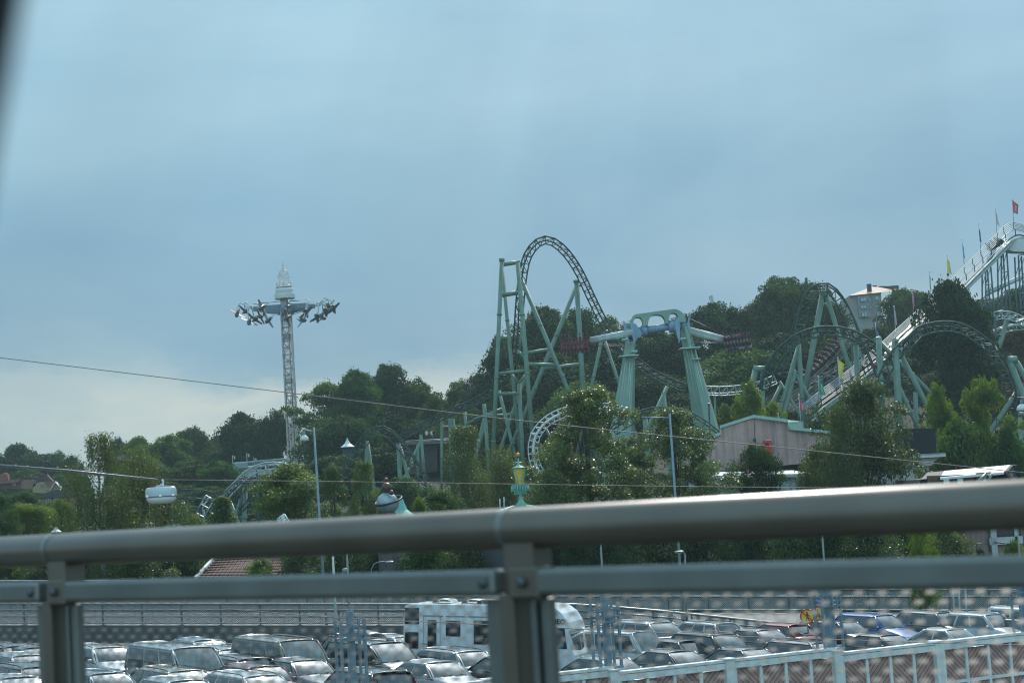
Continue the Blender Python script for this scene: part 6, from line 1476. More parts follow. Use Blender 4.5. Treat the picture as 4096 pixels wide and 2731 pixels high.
b = MB(); b.lathe(g_(1187, 1640), [(64*ks, -1.6), (64*ks, 0), (60*ks, 20*ks), (66*ks, 26*ks), (66*ks, 34*ks), (40*ks, 40*ks)], 16); b.tube([g_(1187, 1640)-Vector((0, 0, 1.5)), Vector((g_(1187, 1640).x, 116, gz(0)-.3))], .8, 12); b.build('pedestal', mat('dark_pedestal', (.05, .035, .035), .6, var=.3), GS)
KR = thing('kiosk', 'green roofed little kiosk behind the globe statue', 'kiosk', P('L', 1480, 80, 118)); b = MB(); l_ = P('L', 1440, 100, 118)
b.lathe(l_+Vector((.5, 0, -.3)), [(1.2, -.2), (.9, 0), (.45, .4), (.25, .9), (.2, 1.1)], 8, smooth=False); b.build('roof', M_VERD, KR); b = MB(); b.tube([l_-Vector((0, 0, .3)), Vector((l_.x, 118, gz(l_.x)-.3))], .9, 8); b.build('wall', M_CREAM, KR)
LT = thing('park_lantern', 'verdigris lantern with yellow glass and a golden sun, standing on a pale green roof', 'lantern', P('J', 390, 1300, 118))
j_ = lambda x, y, Y=118: P('J', x, y, Y); kj = 1/(2.138*ppm(118)); axd = (j_(367, 880)-j_(395, 1320)).normalized(); lx = Vector((1, 0, 0)); lx = (lx-axd*lx.dot(axd)).normalized(); LA = Matrix((lx, axd.cross(lx), axd)).transposed(); lc = j_(395, 1320)
def lh(y): return (1320-y)*kj
b = MB(); b.lathe(lc, [(70*kj, lh(1330)), (30*kj, lh(1305)), (16*kj, lh(1270)), (13*kj, lh(1225)), (22*kj, lh(1215)), (40*kj, lh(1205))], 16, axis=LA)
b.lathe(lc, [(45*kj, lh(1200)), (55*kj, lh(1165)), (70*kj, lh(1155)), (72*kj, lh(1150))], 16, axis=LA); b.build('stem', M_VERD, LT)
b = MB()
for ring, (r, y0, y1, nn) in enumerate(((70, 1160, 1205, 20), (47, 1190, 1232, 16))):
    for k in range(nn):
        a = 2*pi*k/nn; p0 = lc+LA @ Vector((r*kj*cos(a), r*kj*sin(a), lh(y0))); p1 = lc+LA @ Vector(((r+6)*kj*cos(a), (r+6)*kj*sin(a), lh(y1))); b.tube([p0, p1], .045, 5)
b.build('drop_fringe', M_VERD, LT)
b = MB(); b.lathe(lc, [(27*kj, lh(1148)), (47*kj, lh(1012))], 6, axis=LA, smooth=False); b.build('glass', M_AMBER, LT)
b = MB()
for k in range(6): a = 2*pi*k/6; b.tube([lc+LA @ Vector((28*kj*cos(a), 28*kj*sin(a), lh(1148))), lc+LA @ Vector((48*kj*cos(a), 48*kj*sin(a), lh(1012)))], .035, 5)
b.build('glazing_bar', M_VERD, LT)
b = MB(); b.lathe(lc, [(60*kj, lh(1008)), (52*kj, lh(1002)), (20*kj, lh(990)), (6*kj, lh(978)), (4*kj, lh(925))], 12, axis=LA); b.tube([lc+LA @ Vector((s*28*kj, 0, lh(962))) for s in (-1, 0, 1)], .04, 5); b.build('cap', M_VERD, LT)
b = MB(); sc_ = lc+LA @ Vector((0, 0, lh(892))); pts = []
for k in range(20): r = (24 if k % 2 == 0 else 12)*kj; pts.append(sc_+LA @ Vector((r*cos(2*pi*k/20), 0, r*sin(2*pi*k/20))))
b.prism(pts, (0, .08, 0)); b.sphere(sc_, .11, 10); b.build('golden_sun', M_GOLD, LT)
LRf = thing('pagoda_roof', 'pale green standing-seam roof under the yellow lantern', 'building', lc+Vector((0, 0, -3)))
b = MB(); rb = lc+Vector((0, 0, -.05)); nn = 8
b.lathe(rb, [(4.6, -1.05), (2.2, -.45), (.9, -.12), (.3, .05)], nn, smooth=False)
for k in range(40): a = 2*pi*k/40; b.tube([rb+Vector((4.55*cos(a), 4.55*sin(a), -1.0)), rb+Vector((.5*cos(a), .5*sin(a), .0))], .035, 4)
b.build('roof', M_VERDL, LRf); b = MB(); b.tube([rb-Vector((0, 0, 1.1)), Vector((rb.x, rb.y, gz(0)-.2))], 3.6, 8); b.build('wall', M_DARK, LRf)
b = MB()
for x in (212, 247): b.tube([j_(x, 1270 if x < 230 else 1255, 116), j_(x+3, 1370, 116)], .03, 4)
b.build('lightning_rod', M_WHITE, LRf)
ST = thing('tent_roof', 'small pale pointed tent roof among the trees right of the tower ride', 'tent', P('B', 835, 1040, 270)); b = MB(); c = P('B', 835, 1042, 270); s_ = 1/(2.138*ppm(270)); b.lathe(c, [(62*s_, 0), (50*s_, 10*s_), (25*s_, 30*s_), (8*s_, 60*s_), (1*s_, 82*s_)], 12, smooth=False); b.build('roof', M_WHITE, ST); b = MB(); b.tube([c, Vector((c.x, c.y, terr(c.x, c.y)-.5))], 45*s_, 10); b.build('wall', M_DARK, ST)
ST2 = thing('pavilion_roof', 'pale roofed little pavilion behind the left birch, above the rail at the far left', 'kiosk', P('K', 480, 270, 125)); b = MB(); c = P('K', 480, 272, 125); s_ = 1/(2.145*ppm(125)); b.lathe(c, [(50*s_, 0), (25*s_, 18*s_), (5*s_, 42*s_)], 8, smooth=False); b.build('roof', mat('pale_metal_roof', (.5, .48, .45), .4), ST2); b = MB(); b.tube([c, Vector((c.x, 125, gz(c.x)-.3))], 35*s_, 8); b.build('wall', M_DARK, ST2)
ST3 = thing('onion_roof', 'white and turquoise pointed kiosk roof below the hanging street lamp', 'kiosk', P('K', 1290, 220, 130)); c = P('K', 1290, 250, 130); s_ = 1/(2.145*ppm(130)); b = MB(); b.lathe(c, [(105*s_, -10*s_), (95*s_, 10*s_), (60*s_, 45*s_), (15*s_, 70*s_), (4*s_, 110*s_), (4*s_, 150*s_), (8*s_, 158*s_), (1*s_, 166*s_)], 10, smooth=False); b.build('roof', M_VERDL, ST3)
b = MB(); b.lathe(c+Vector((0, 0, 0)), [(160*s_, -30*s_), (150*s_, 15*s_), (80*s_, 25*s_)], 10, smooth=False); b.build('lower_roof', M_WHITE, ST3); b = MB(); b.tube([c-Vector((0, 0, .3)), Vector((c.x, 130, gz(c.x)-.3))], 1.6, 8); b.build('wall', M_CREAM, ST3)
b = MB(); b.prism([P('K', *p, 122) for p in ((1400, 240), (1425, 210), (1480, 208), (1500, 240))], (0, 3, 0)); o = b.build('glass_roof', M_VERDL, None); tag(o, 'small flat pale glass roof right of the pointed kiosk, just above the rail', 'canopy')
WM = thing('windmill_sail', 'white lattice windmill sail poking up above the rail in front of the bright green tree', 'windmill', P('V', 2080, 1300, 118)); v_ = lambda x, y: P('V', x, y, 118)
b = MB(); A4, B4, C4, D4 = v_(1995, 1275), v_(2105, 1195), v_(2200, 1330), v_(2080, 1420)
for k in range(5): t = k/4; b.tube([A4.lerp(B4, t), D4.lerp(C4, t)], .045, 4); b.tube([A4.lerp(D4, t), B4.lerp(C4, t)], .045, 4)
b.tube([B4.lerp(A4, .2), Vector((C4.x+.3, 118, gz(C4.x)))], .08, 5); b.build('lattice', M_WHITE, WM); b = MB(); b.prism([A4.lerp(B4, .75), B4, B4.lerp(C4, .35), A4.lerp(B4, .75).lerp(D4.lerp(C4, .75), .35)], (0, .05, 0)); b.build('sailcloth', M_WHITE, WM)
# ================================================================== street lamps and wires
def lamp_post(label, R, top, bot, Y, r=.09, arm=None, bell=None, cobra=None, m=None):
    a, c = P(R, *top, Y), P(R, *bot, Y); c = ground_end(a, c); t = thing('street_lamp', label, 'street lamp', c); m = m or M_GALVB
    b = MB(); b.tube([a, c], [r, r*1.5], 12); b.build('pole', m, t)
    if arm: b = MB(); b.tube([P(R, *p, Y) for p in arm], r*.55, 8); b.build('arm', m, t)
    if bell:
        x, y, w_, h_ = bell; s_ = 1/(REG[R][2]*ppm(Y)); c2 = P(R, x, y, Y); b = MB(); b.lathe(c2, [(w_*s_, 0), (w_*s_*.97, h_*s_*.35), (w_*s_*.8, h_*s_*.75), (w_*s_*.4, h_*s_), (w_*s_*.3, h_*s_*1.1)], 20); b.build('lamp_shade', M_WHITE, t)
        b = MB(); b.lathe(c2, [(w_*s_*.32, h_*s_*1.05), (w_*s_*.26, h_*s_*1.5), (w_*s_*.2, h_*s_*1.75)], 12); b.build('lamp_neck', m, t)
        b = MB(); b.lathe(c2, [(w_*s_*.85, .03), (w_*s_*.6, -.0), (.01, -.01)], 14); b.build('lens', mat('lamp_lens', (.5, .5, .48), .3), t)
    if cobra:
        x, y, l_, h_ = cobra; s_ = 1/(REG[R][2]*ppm(Y)); c2 = P(R, x, y, Y); b = MB(); b.grid(lambda u, v: c2+Vector((l_*s_/2*cos(pi*v), .16*cos(2*pi*u)*sin(pi*v)**.5, h_*s_/2*sin(2*pi*u)*sin(pi*v)**.5)), 10, 8); b.build('lamp_head', M_GALV, t)
    return t
lamp_post('tall street lamp with a white bell shade just right of the tower ride', 'B', (545, 872), (592, 1600), 96, .052, arm=[(545, 910), (448, 893)], bell=(465, 988, 39, 45))
lamp_post('tall street lamp with a thin flat arm rising in front of the two glossy poplars', 'J', (1664, 540), (1716, 1300), 98, .055, arm=[(1664, 580), (1540, 574), (1422, 572)])
lamp_post('street lamp at the right edge with a white bell shade', 'X', (2420, 1090), (2480, 2400), 100, .055, arm=[(2420, 1135), (2225, 1130)], bell=(2305, 1340, 82, 95))
lamp_post('thin bare pole beside the tall bell lamp, between the foreground rails', 'L', (925, 480), (945, 900), 90, .05, m=M_OFFW)
lamp_post('low lamp with an egg-shaped head between the rails, right of the thin bare pole', 'L', (1010, 620), (1012, 900), 104, .04, cobra=(1035, 600, 60, 45), arm=[(1010, 640), (1010, 615), (1030, 600)])
lamp_post('curved swan-neck lamp with a boxy head between the foreground rails', 'L', (1252, 640), (1256, 900), 108, .045, cobra=(1410, 530, 75, 26), arm=[(1252, 650), (1256, 590), (1280, 545), (1320, 528), (1375, 524)])
lamp_post('lamp with a flat oval head between the rails, right of the middle post', 'N', (728, 460), (745, 1030), 94, .045, cobra=(680, 442, 85, 24), arm=[(728, 470), (724, 452), (700, 446)], m=M_GALV)
lamp_post('short modern lamp on a dark post right of the pendulum ride leg', 'G', (692, 340), (700, 560), 195, .09, cobra=(688, 336, 46, 16), m=M_DARK)
for i, (x0, x1, l) in enumerate(((1535, 1545, 'left'), (1588, 1595, 'middle'), (1645, 1650, 'right'))):
    a, c = P('O', x0, 790, 100), P('O', x1, 950, 100); lo = P('O', x0-8, 640, 100); c = ground_end(lo, c); b = MB(); b.tube([lo, c], .05, 6); tag(b.build('sign_pole', M_OFFW, loc=c), '%s one of three thin pale poles behind the white off-roader' % l, 'pole', 'thin pale poles by the road')
def wire(label, pts, r=.016, m=None, name='overhead_wire'):
    w_ = smoothpts(pts, 8); b = MB(); b.tube(w_, r, 6); return tag(b.build(name, m or M_WIRE, loc=pts[0]), label, 'wire', None)
D_ = lambda x, y, Y=46: P('D', x, y, Y)
wire('long bare wire sloping from the upper left sky down across the whole scene', [D_(-60, 814, 50), D_(600, 894, 47), D_(1200, 966, 46), D_(1800, 1028, 46), D_(2420, 1092, 46)], .0105)
wire('thin wire running almost level to the right from the hanging street lamp', [D_(372, 1101), D_(900, 1107, 47), D_(1600, 1117, 48), D_(2420, 1124, 50)], .0085)
SLc = thing('hanging_street_lamp', 'white oval street lamp hanging from a cable at the left', 'street lamp', D_(370, 1136))
b = MB(); b.tube([D_(-60, 1063, 45), D_(150, 1079, 45.5), D_(362, 1101, 46)], .022, 6); tag(b.build('lamp_cable', M_GALV, loc=D_(0, 1068, 45)), 'pale power cable tied at intervals to a carrying wire, leading to the hanging lamp', 'cable')
b = MB(); b.tube([D_(-60, 1066.5, 45), D_(150, 1083, 45.5), D_(362, 1103, 46)], .014, 5)
for x, y in ((35, 1071), (62, 1074), (95, 1077), (129, 1080), (163, 1082.5), (197, 1086), (230, 1089.5), (262, 1093), (294, 1096), (322, 1098)): b.tube([D_(x-1.2, y-1, 45.5), D_(x+1.2, y, 45.5)], .05, 6)
tag(b.build('carrying_wire', M_WIRE, loc=D_(0, 1068, 45)), 'carrying wire with dark clips beneath the pale power cable', 'wire')
s_ = 1/(ppm(46)*.57422)
zc_ = D_(370, 1139)
b = MB(); b.grid(lambda u, v: zc_+Vector((36*s_*cos(2*pi*u)*(1 if v < .02 else (1-max(0, v)**7*.28) if v < 1 else .0), 17*s_*sin(2*pi*u)*(1-v**4*.5), (-1+24*v)*s_)), 24, 10)
b.grid(lambda u, v: zc_+Vector((36*s_*.72*cos(2*pi*u)*(1-v), 17*s_*.5*sin(2*pi*u)*(1-v), 23*s_+.012*v)), 24, 2); b.build('housing', mat('lamp_housing', (.50, .58, .60), .35, var=.05), SLc)
b = MB(); b.lathe(zc_, [(36.8*s_, -1.6*s_), (36.8*s_, .6*s_)], 28, axis=Matrix.Diagonal((1, .5, 1))); b.build('rim', M_GALV, SLc)
b = MB(); b.lathe(zc_, [(35*s_, -1.6*s_), (33*s_, -9*s_), (27*s_, -15*s_), (20*s_, -17*s_), (.001, -17.4*s_)], 28, axis=Matrix.Diagonal((1, .5, 1))); b.build('lens_bowl', mat('frosted_bowl', (.60, .62, .60), .35, var=.04), SLc)
b = MB()
for dx in (-29, 2, 30): b.box(zc_+Vector((dx*s_, -(17.5*s_*sqrt(max(0.02, 1-(dx/37)**2)))-.01, 1.5*s_)), (6*s_, .03, 4.5*s_))
b.build('latch', M_CHROME, SLc)
b = MB(); b.tube([D_(372, 1101), D_(375, 1106), D_(374, 1112), D_(366, 1116), D_(359, 1117)], .028, 8); b.tube([D_(372, 1117), D_(372, 1110)], .05, 8); b.build('hook_arm', M_WHITE, SLc)
b = MB(); b.box(D_(354, 1113), (12*s_, .14, 6*s_)); b.tube([D_(368, 1102), D_(371, 1108), D_(366, 1112), D_(370, 1102)], .018, 5); b.build('clamp', M_RUST, SLc)
w3 = wire('thin wire with a joint crossing the parked cars and the white framed fence', [P('L', 0, 930, 41), P('L', 1300, 1030, 41), P('M', 0, 1040, 41), P('N', 0, 1110, 41), P('N', 1300, 1170, 41), P('O', 1130, 1212, 41), P('O', 1400, 1222, 41), P('O', 2300, 1245, 41)], .010)
# ================================================================== flags
FC = {n: mat('flag_'+n, c, .7, var=.06) for n, c in (('red', (.55, .09, .12)), ('green', (.02, .28, .17)), ('yellow', (.72, .62, .06)), ('cyan', (.08, .42, .62)), ('navy', (.015, .07, .20)), ('mauve', (.48, .32, .42)), ('pale', (.55, .45, .42)), ('pink', (.50, .14, .25)), ('teal', (.04, .22, .20)))}
M_FTXT = mat('flag_lettering_white', (.70, .72, .70), .7)
def flag(label, R, Y, p0, p1, fl, col, txt=True, ts=1.0):
    a, c = P(R, *p0, Y), P(R, *p1, Y); t = thing('flag', label, 'flag', c, 0, 'flags along the lift hill')
    b = MB(); c2 = c if R != 'x' else c; b.tube([a, c2], .055, 6); b.sphere(a, .11, 6); b.build('pole', M_WHITE, t)
    q4 = [P(R, x, y, Y-.1) for x, y in fl]           # top hoist, top fly, bottom fly, bottom hoist
    def f(u, v, off=0):
        p = q4[0].lerp(q4[1], u).lerp(q4[3].lerp(q4[2], u), v); return p+Vector((0, -off+.18*sin(u*6+v*3)*u, 0))
    b = MB(); b.grid(lambda u, v: f(u, v), 8, 10); fo = b.build('cloth', FC[col], t)
    if txt:
        h = (q4[3]-q4[0]); up_ = -h.normalized(); wv = ((q4[1]-q4[0])+(q4[2]-q4[3]))/2
        me = text_mesh('Liseberg', 1.0, 0, shear=.3, bold=.012); vv = np.empty(len(me.vertices)*3, dtype=np.float32); me.vertices.foreach_get('co', vv); vv = vv.reshape(-1, 3)
        x0, x1 = vv[:, 0].min(), vv[:, 0].max(); y0, y1 = vv[:, 1].min(), vv[:, 1].max(); out2 = []
        for x, y, z in vv:      # reads upwards along the hoist
            v = .90-(x-x0)/(x1-x0)*.62*ts; u = .30+(1-(y-y0)/(y1-y0))*.42; out2.append(f(u, v, .05))
        inv = parent_world(t).inverted()
        for i, p in enumerate(out2): me.vertices[i].co = inv @ p
        me.materials.clear(); me.materials.append(M_FTXT); o = bpy.data.objects.new('lettering', me); me.name = 'lettering'; COL.objects.link(o); o.parent = fo; o.matrix_parent_inverse = Matrix.Identity(4)
    return t
flag('red flag with white lettering at the very top of the lift hill', 'F', 283, (1562, 105), (1580, 330), [(1565, 118), (1625, 172), (1622, 258), (1576, 245)], 'red')
flag('pale drooping flag second from the top of the lift hill', 'F', 283, (1402, 208), (1418, 440), [(1403, 220), (1418, 265), (1448, 378), (1412, 345)], 'pale')
flag('drooping navy flag third from the top of the lift hill', 'F', 283, (1240, 352), (1262, 600), [(1242, 375), (1258, 440), (1272, 530), (1252, 520)], 'navy', False)
flag('drooping light blue flag fourth from the top of the lift hill', 'F', 283, (1079, 508), (1102, 745), [(1081, 530), (1098, 590), (1113, 688), (1092, 672)], 'cyan', False)
flag('yellow flag fifth from the top, seen against the sky', 'F', 283, (935, 655), (945, 880), [(936, 675), (962, 725), (985, 835), (944, 828)], 'yellow')
flag('drooping teal green flag just left of the yellow sky flag', 'F', 283, (764, 815), (778, 1010), [(765, 830), (776, 880), (784, 985), (771, 975)], 'teal', False)
flag('narrow deep pink flag in front of the dark trees, left of the lift hill rails', 'F', 283, (598, 980), (614, 1215), [(599, 990), (616, 1040), (626, 1145), (606, 1145)], 'pink')
flag('pale mauve flag left of the deep pink one', 'F', 280, (425, 1145), (440, 1392), [(426, 1155), (443, 1215), (459, 1328), (430, 1322)], 'mauve')
flag('dark blue flag behind the coaster arch left of the mauve flag', 'F', 278, (246, 1305), (258, 1470), [(248, 1325), (268, 1370), (298, 1510), (258, 1470)], 'navy')
flag('bright light blue flag between two coaster columns', 'E', 250, (1846, 940), (1880, 1370), [(1850, 955), (1886, 1010), (1918, 1138), (1857, 1122)], 'cyan')
flag('bright yellow flag below the long climbing train', 'E', 236, (1620, 1120), (1655, 1590), [(1622, 1135), (1698, 1195), (1678, 1352), (1632, 1332)], 'yellow')
flag('green flag in front of the trestles right of the A-frame column', 'E', 230, (1390, 1340), (1410, 1640), [(1392, 1345), (1438, 1420), (1482, 1560), (1402, 1545)], 'green')
flag('red flag standing behind the roof of the pink hall', 'G', 215, (1750, 232), (1772, 560), [(1753, 245), (1788, 330), (1843, 418), (1765, 418)], 'red')
flag('small pale flag tip behind the pink hall roof, left of the red flag', 'G', 215, (1510, 455), (1514, 560), [(1511, 460), (1522, 490), (1532, 520), (1513, 520)], 'pale', False)
# crane tip and antenna on the skyline
CR = thing('crane_boom', 'pale crane boom tip with a hook above the trees right of the pendulum ride', 'crane', P('E', 160, 560, 380)); e_ = lambda x, y: P('E', x, y, 380)
b = MB(); b.bar(e_(165, 560), e_(135, 392), .5, .5); b.bar(e_(105, 408), e_(145, 388), .3, .3); b.build('boom', M_OFFW, CR); b = MB(); b.tube([e_(112, 408), e_(122, 480)], .06, 4); b.tube([e_(122, 478), e_(124, 520)], .45, 8); b.build('hook_block', M_DARK, CR)
b = MB(); b.tube([P('E', 1248, 180, 400), P('E', 1256, 290, 400)], .3, 6); b.tube([P('E', 1247, 178, 400), P('E', 1248, 200, 400)], .1, 5); tag(b.build('antenna_mast', M_DARK, loc=P('E', 1256, 290, 400)), 'thin dark antenna mast on the skyline left of the narrow coaster hill', 'antenna')
# ================================================================== trees
R3 = [
 # kind, leaves, x, top, width, distance, label
 ('far', 'dark', 38, 1026, 120, 430, 'large dark rounded tree at the far left edge of the skyline'),
 ('far', 'oak', 122, 1044, 95, 430, 'dark tree right of the edge tree on the far left skyline'),
 ('far', 'dark', 165, 1052, 60, 425, 'small dark tree on the skyline just left of the left birch'),
 ('farw', 'oak', 60, 1080, 130, 380, 'broad bluish tree behind the far left houses'),
 ('farw', 'oak', 150, 1085, 100, 385, 'broad tree between the far left houses and the left birch'),
 ('far', 'dark', 270, 1012, 60, 400, 'small dark tree on the skyline right of the left birch top'),
 ('far', 'green', 318, 1008, 95, 345, 'mid green skyline tree above the hanging lamp cable'),
 ('far', 'green', 378, 1004, 110, 340, 'mid green skyline tree directly above the hanging lamp'),
 ('far', 'oak', 440, 988, 120, 370, 'hazy skyline tree left of the brick house'),
 ('farw', 'green', 330, 1050, 130, 300, 'broad tree on the slope above the hanging lamp'),
 ('far', 'oak', 430, 1060, 130, 290, 'dark slope tree right of the hanging lamp'),
 ('far', 'oak', 380, 1110, 130, 270, 'dark tree behind the hanging lamp'),
 ('far', 'green', 498, 1062, 95, 280, 'brighter green tree left of the round platform'),
 ('far', 'oak', 470, 1120, 110, 262, 'dark tree behind the climbing coaster track at the left'),
 ('far', 'oak', 540, 1118, 110, 262, 'dark tree under the round platform'),
 ('far', 'dark', 553, 954, 115, 342, 'very dark dense maple in front of the brick house'),
 ('far', 'dark', 640, 948, 70, 345, 'dark tree immediately left of the tower ride mast'),
 ('farw', 'oak', 600, 1000, 90, 352, 'dark tree below the red mansard roof'),
 ('far', 'dark', 610, 1100, 120, 262, 'dark tree behind the low pale coaster arch'),
 ('open', 'green', 748, 884, 125, 305, 'open branched tree with sky showing through, right of the tower ride'),
 ('far', 'green', 815, 857, 120, 305, 'tall mid green tree in the group right of the tower ride'),
 ('far', 'dark', 893, 843, 110, 315, 'darkest and tallest tree of the group right of the tower ride'),
 ('far', 'oak', 960, 888, 110, 312, 'dark rounded tree at the right end of the group by the tower ride'),
 ('far', 'oak', 1000, 915, 80, 305, 'smaller dark tree where the group slopes down toward the coaster slope'),
 ('far', 'oak', 748, 965, 110, 290, 'dark slope tree at the foot of the tower ride'),
 ('farw', 'oak', 790, 960, 160, 280, 'dark broad slope tree left of the pointed tent roof'),
 ('farw', 'dark', 880, 950, 160, 290, 'dark broad slope tree above the small coaster arch'),
 ('farw', 'oak', 960, 970, 130, 292, 'dark slope tree behind the long coaster slope'),
 ('far', 'dark', 850, 1032, 150, 240, 'dark tree inside the small coaster arch'),
 ('far', 'oak', 760, 1050, 130, 255, 'dark tree right of the tall bell lamp'),
 ('far', 'green', 920, 1100, 100, 220, 'green tree below the right foot of the small coaster arch'),
 ('far', 'green', 1052, 880, 60, 320, 'small dark green skyline tree where the coaster slope meets the hill'),
 ('far', 'grey', 1098, 864, 95, 305, 'grey-green willow-like tree behind the lower bend of the tall hill'),
 ('farw', 'oak', 1080, 940, 130, 290, 'dark tree beneath the coaster slope'),
 ('far', 'dark', 1165, 778, 120, 300, 'dark tree at the left foot of the tall coaster hill columns'),
 ('far', 'oak', 1245, 712, 140, 318, 'high dark tree crown framed by the tall coaster hill'),
 ('far', 'oak', 1330, 716, 120, 322, 'high tree crown right of the thick column of the tall coaster hill'),
 ('far', 'oak', 1405, 734, 75, 332, 'narrow tree crown just left of the pendulum ride crown'),
 ('farw', 'dark', 1190, 850, 150, 285, 'dark tree behind the lower columns of the tall coaster hill'),
 ('farw', 'dark', 1280, 820, 170, 280, 'dark broad tree in the middle behind the crossing beams'),
 ('farw', 'green', 1330, 880, 150, 268, 'slightly brighter tree behind the left gondola'),
 ('farw', 'dark', 1400, 810, 150, 290, 'dark tree behind the left pendulum leg'),
 ('farw', 'dark', 1180, 950, 150, 262, 'dark undergrowth tree at the base of the tall coaster hill'),
 ('farw', 'dark', 1300, 950, 160, 262, 'dark tree behind the white spiral track'),
 ('far', 'oak', 1500, 762, 130, 325, 'dark tree seen through the pendulum ride legs, left'),
 ('far', 'dark', 1560, 765, 110, 320, 'dark tree seen through the pendulum ride legs, right'),
 ('farw', 'dark', 1510, 860, 170, 280, 'darkest low tree between the pendulum ride legs'),
 ('farw', 'dark', 1450, 940, 140, 262, 'dark low tree at the foot of the left pendulum leg'),
 ('farw', 'dark', 1600, 930, 140, 262, 'dark low tree at the foot of the right pendulum leg'),
 ('far', 'oak', 1628, 702, 130, 330, 'spreading dark tree right of the pendulum ride, below the crane tip'),
 ('far', 'oak', 1700, 722, 100, 335, 'dark tree dipping in the skyline right of the right gondola'),
 ('far', 'oak', 1752, 690, 110, 328, 'dark shouldered tree left of the highest skyline tree'),
 ('far', 'oak', 1795, 640, 120, 322, 'highest skyline tree, left of the narrow coaster hill'),
 ('far', 'oak', 1862, 655, 110, 330, 'dark tree inside the narrow coaster hill'),
 ('far', 'oak', 1912, 716, 80, 335, 'dark tree between the narrow coaster hill and the apartment block'),
 ('farw', 'green', 1700, 800, 170, 290, 'broad slope tree behind the right gondola'),
 ('farw', 'dark', 1790, 770, 170, 292, 'broad dark slope tree below the highest skyline tree'),
 ('farw', 'dark', 1890, 780, 160, 290, 'dark slope tree behind the long climbing train'),
 ('farw', 'oak', 1660, 880, 140, 268, 'dark slope tree behind the light green tree'),
 ('farw', 'dark', 1860, 890, 170, 278, 'dark low tree behind the weathered silver coaster rails'),
 ('far', 'oak', 2068, 668, 95, 345, 'dark tree in front of the right half of the apartment block'),
 ('far', 'oak', 2115, 672, 100, 340, 'dark skyline tree right of the apartment block'),
 ('far', 'dark', 2178, 655, 150, 249, 'dark crown the lift hill rails disappear behind'),
 ('far', 'oak', 2265, 690, 120, 335, 'dark tree below the lift hill lattice towers'),
 ('far', 'oak', 2340, 665, 100, 335, 'dark tree at the right edge below the lift hill'),
 ('farw', 'dark', 2020, 752, 130, 310, 'dark slope tree behind the blue flag'),
 ('farw', 'dark', 2230, 740, 170, 305, 'dark slope tree above the wide far-right arch'),
 ('far', 'rust', 2335, 748, 105, 288, 'rusty autumn-tinged tree at the right edge'),
 ('farw', 'dark', 2130, 800, 170, 290, 'dark tree seen through the wide far-right arch, left'),
 ('farw', 'oak', 2240, 810, 150, 280, 'olive green tree seen through the wide far-right arch, right'),
 ('farw', 'dark', 2180, 850, 150, 272, 'low dark tree seen through the wide far-right arch'),
 ('farw', 'oak', 2060, 860, 150, 280, 'dark tree behind the diving train'),
 ('farw', 'dark', 1800, 945, 140, 252, 'low dark bushy tree directly behind the pink hall ridge'),
 ('farw', 'oak', 1900, 960, 130, 253, 'low dark bushy tree behind the small copper monitor roof'),
 ('farw', 'rust', 2300, 880, 120, 262, 'olive brown tree below the right foot of the far-right arch'),
 ('lime', 'lime', 1722, 884, 110, 205, 'bright light green tree behind the pink hall'),
 ('lime', 'lime', 1668, 935, 70, 208, 'lower light green tree left of the tall light green one'),
 ('lime', 'lime', 1775, 930, 60, 210, 'light green tree partly behind the pink hall ridge'),
 ('lime', 'lime', 2150, 893, 115, 178, 'light green tree with an open crown above the black screen box'),
 ('lime', 'lime', 2255, 880, 125, 176, 'tallest light green tree at the right, left of the edge lamp'),
 ('farw', 'green', 2200, 975, 180, 172, 'broad green tree base right of the black screen box'),
 ('far', 'green', 2310, 990, 90, 170, 'green tree beside the right edge lamp'),
]
for r in R3: tree(*r)
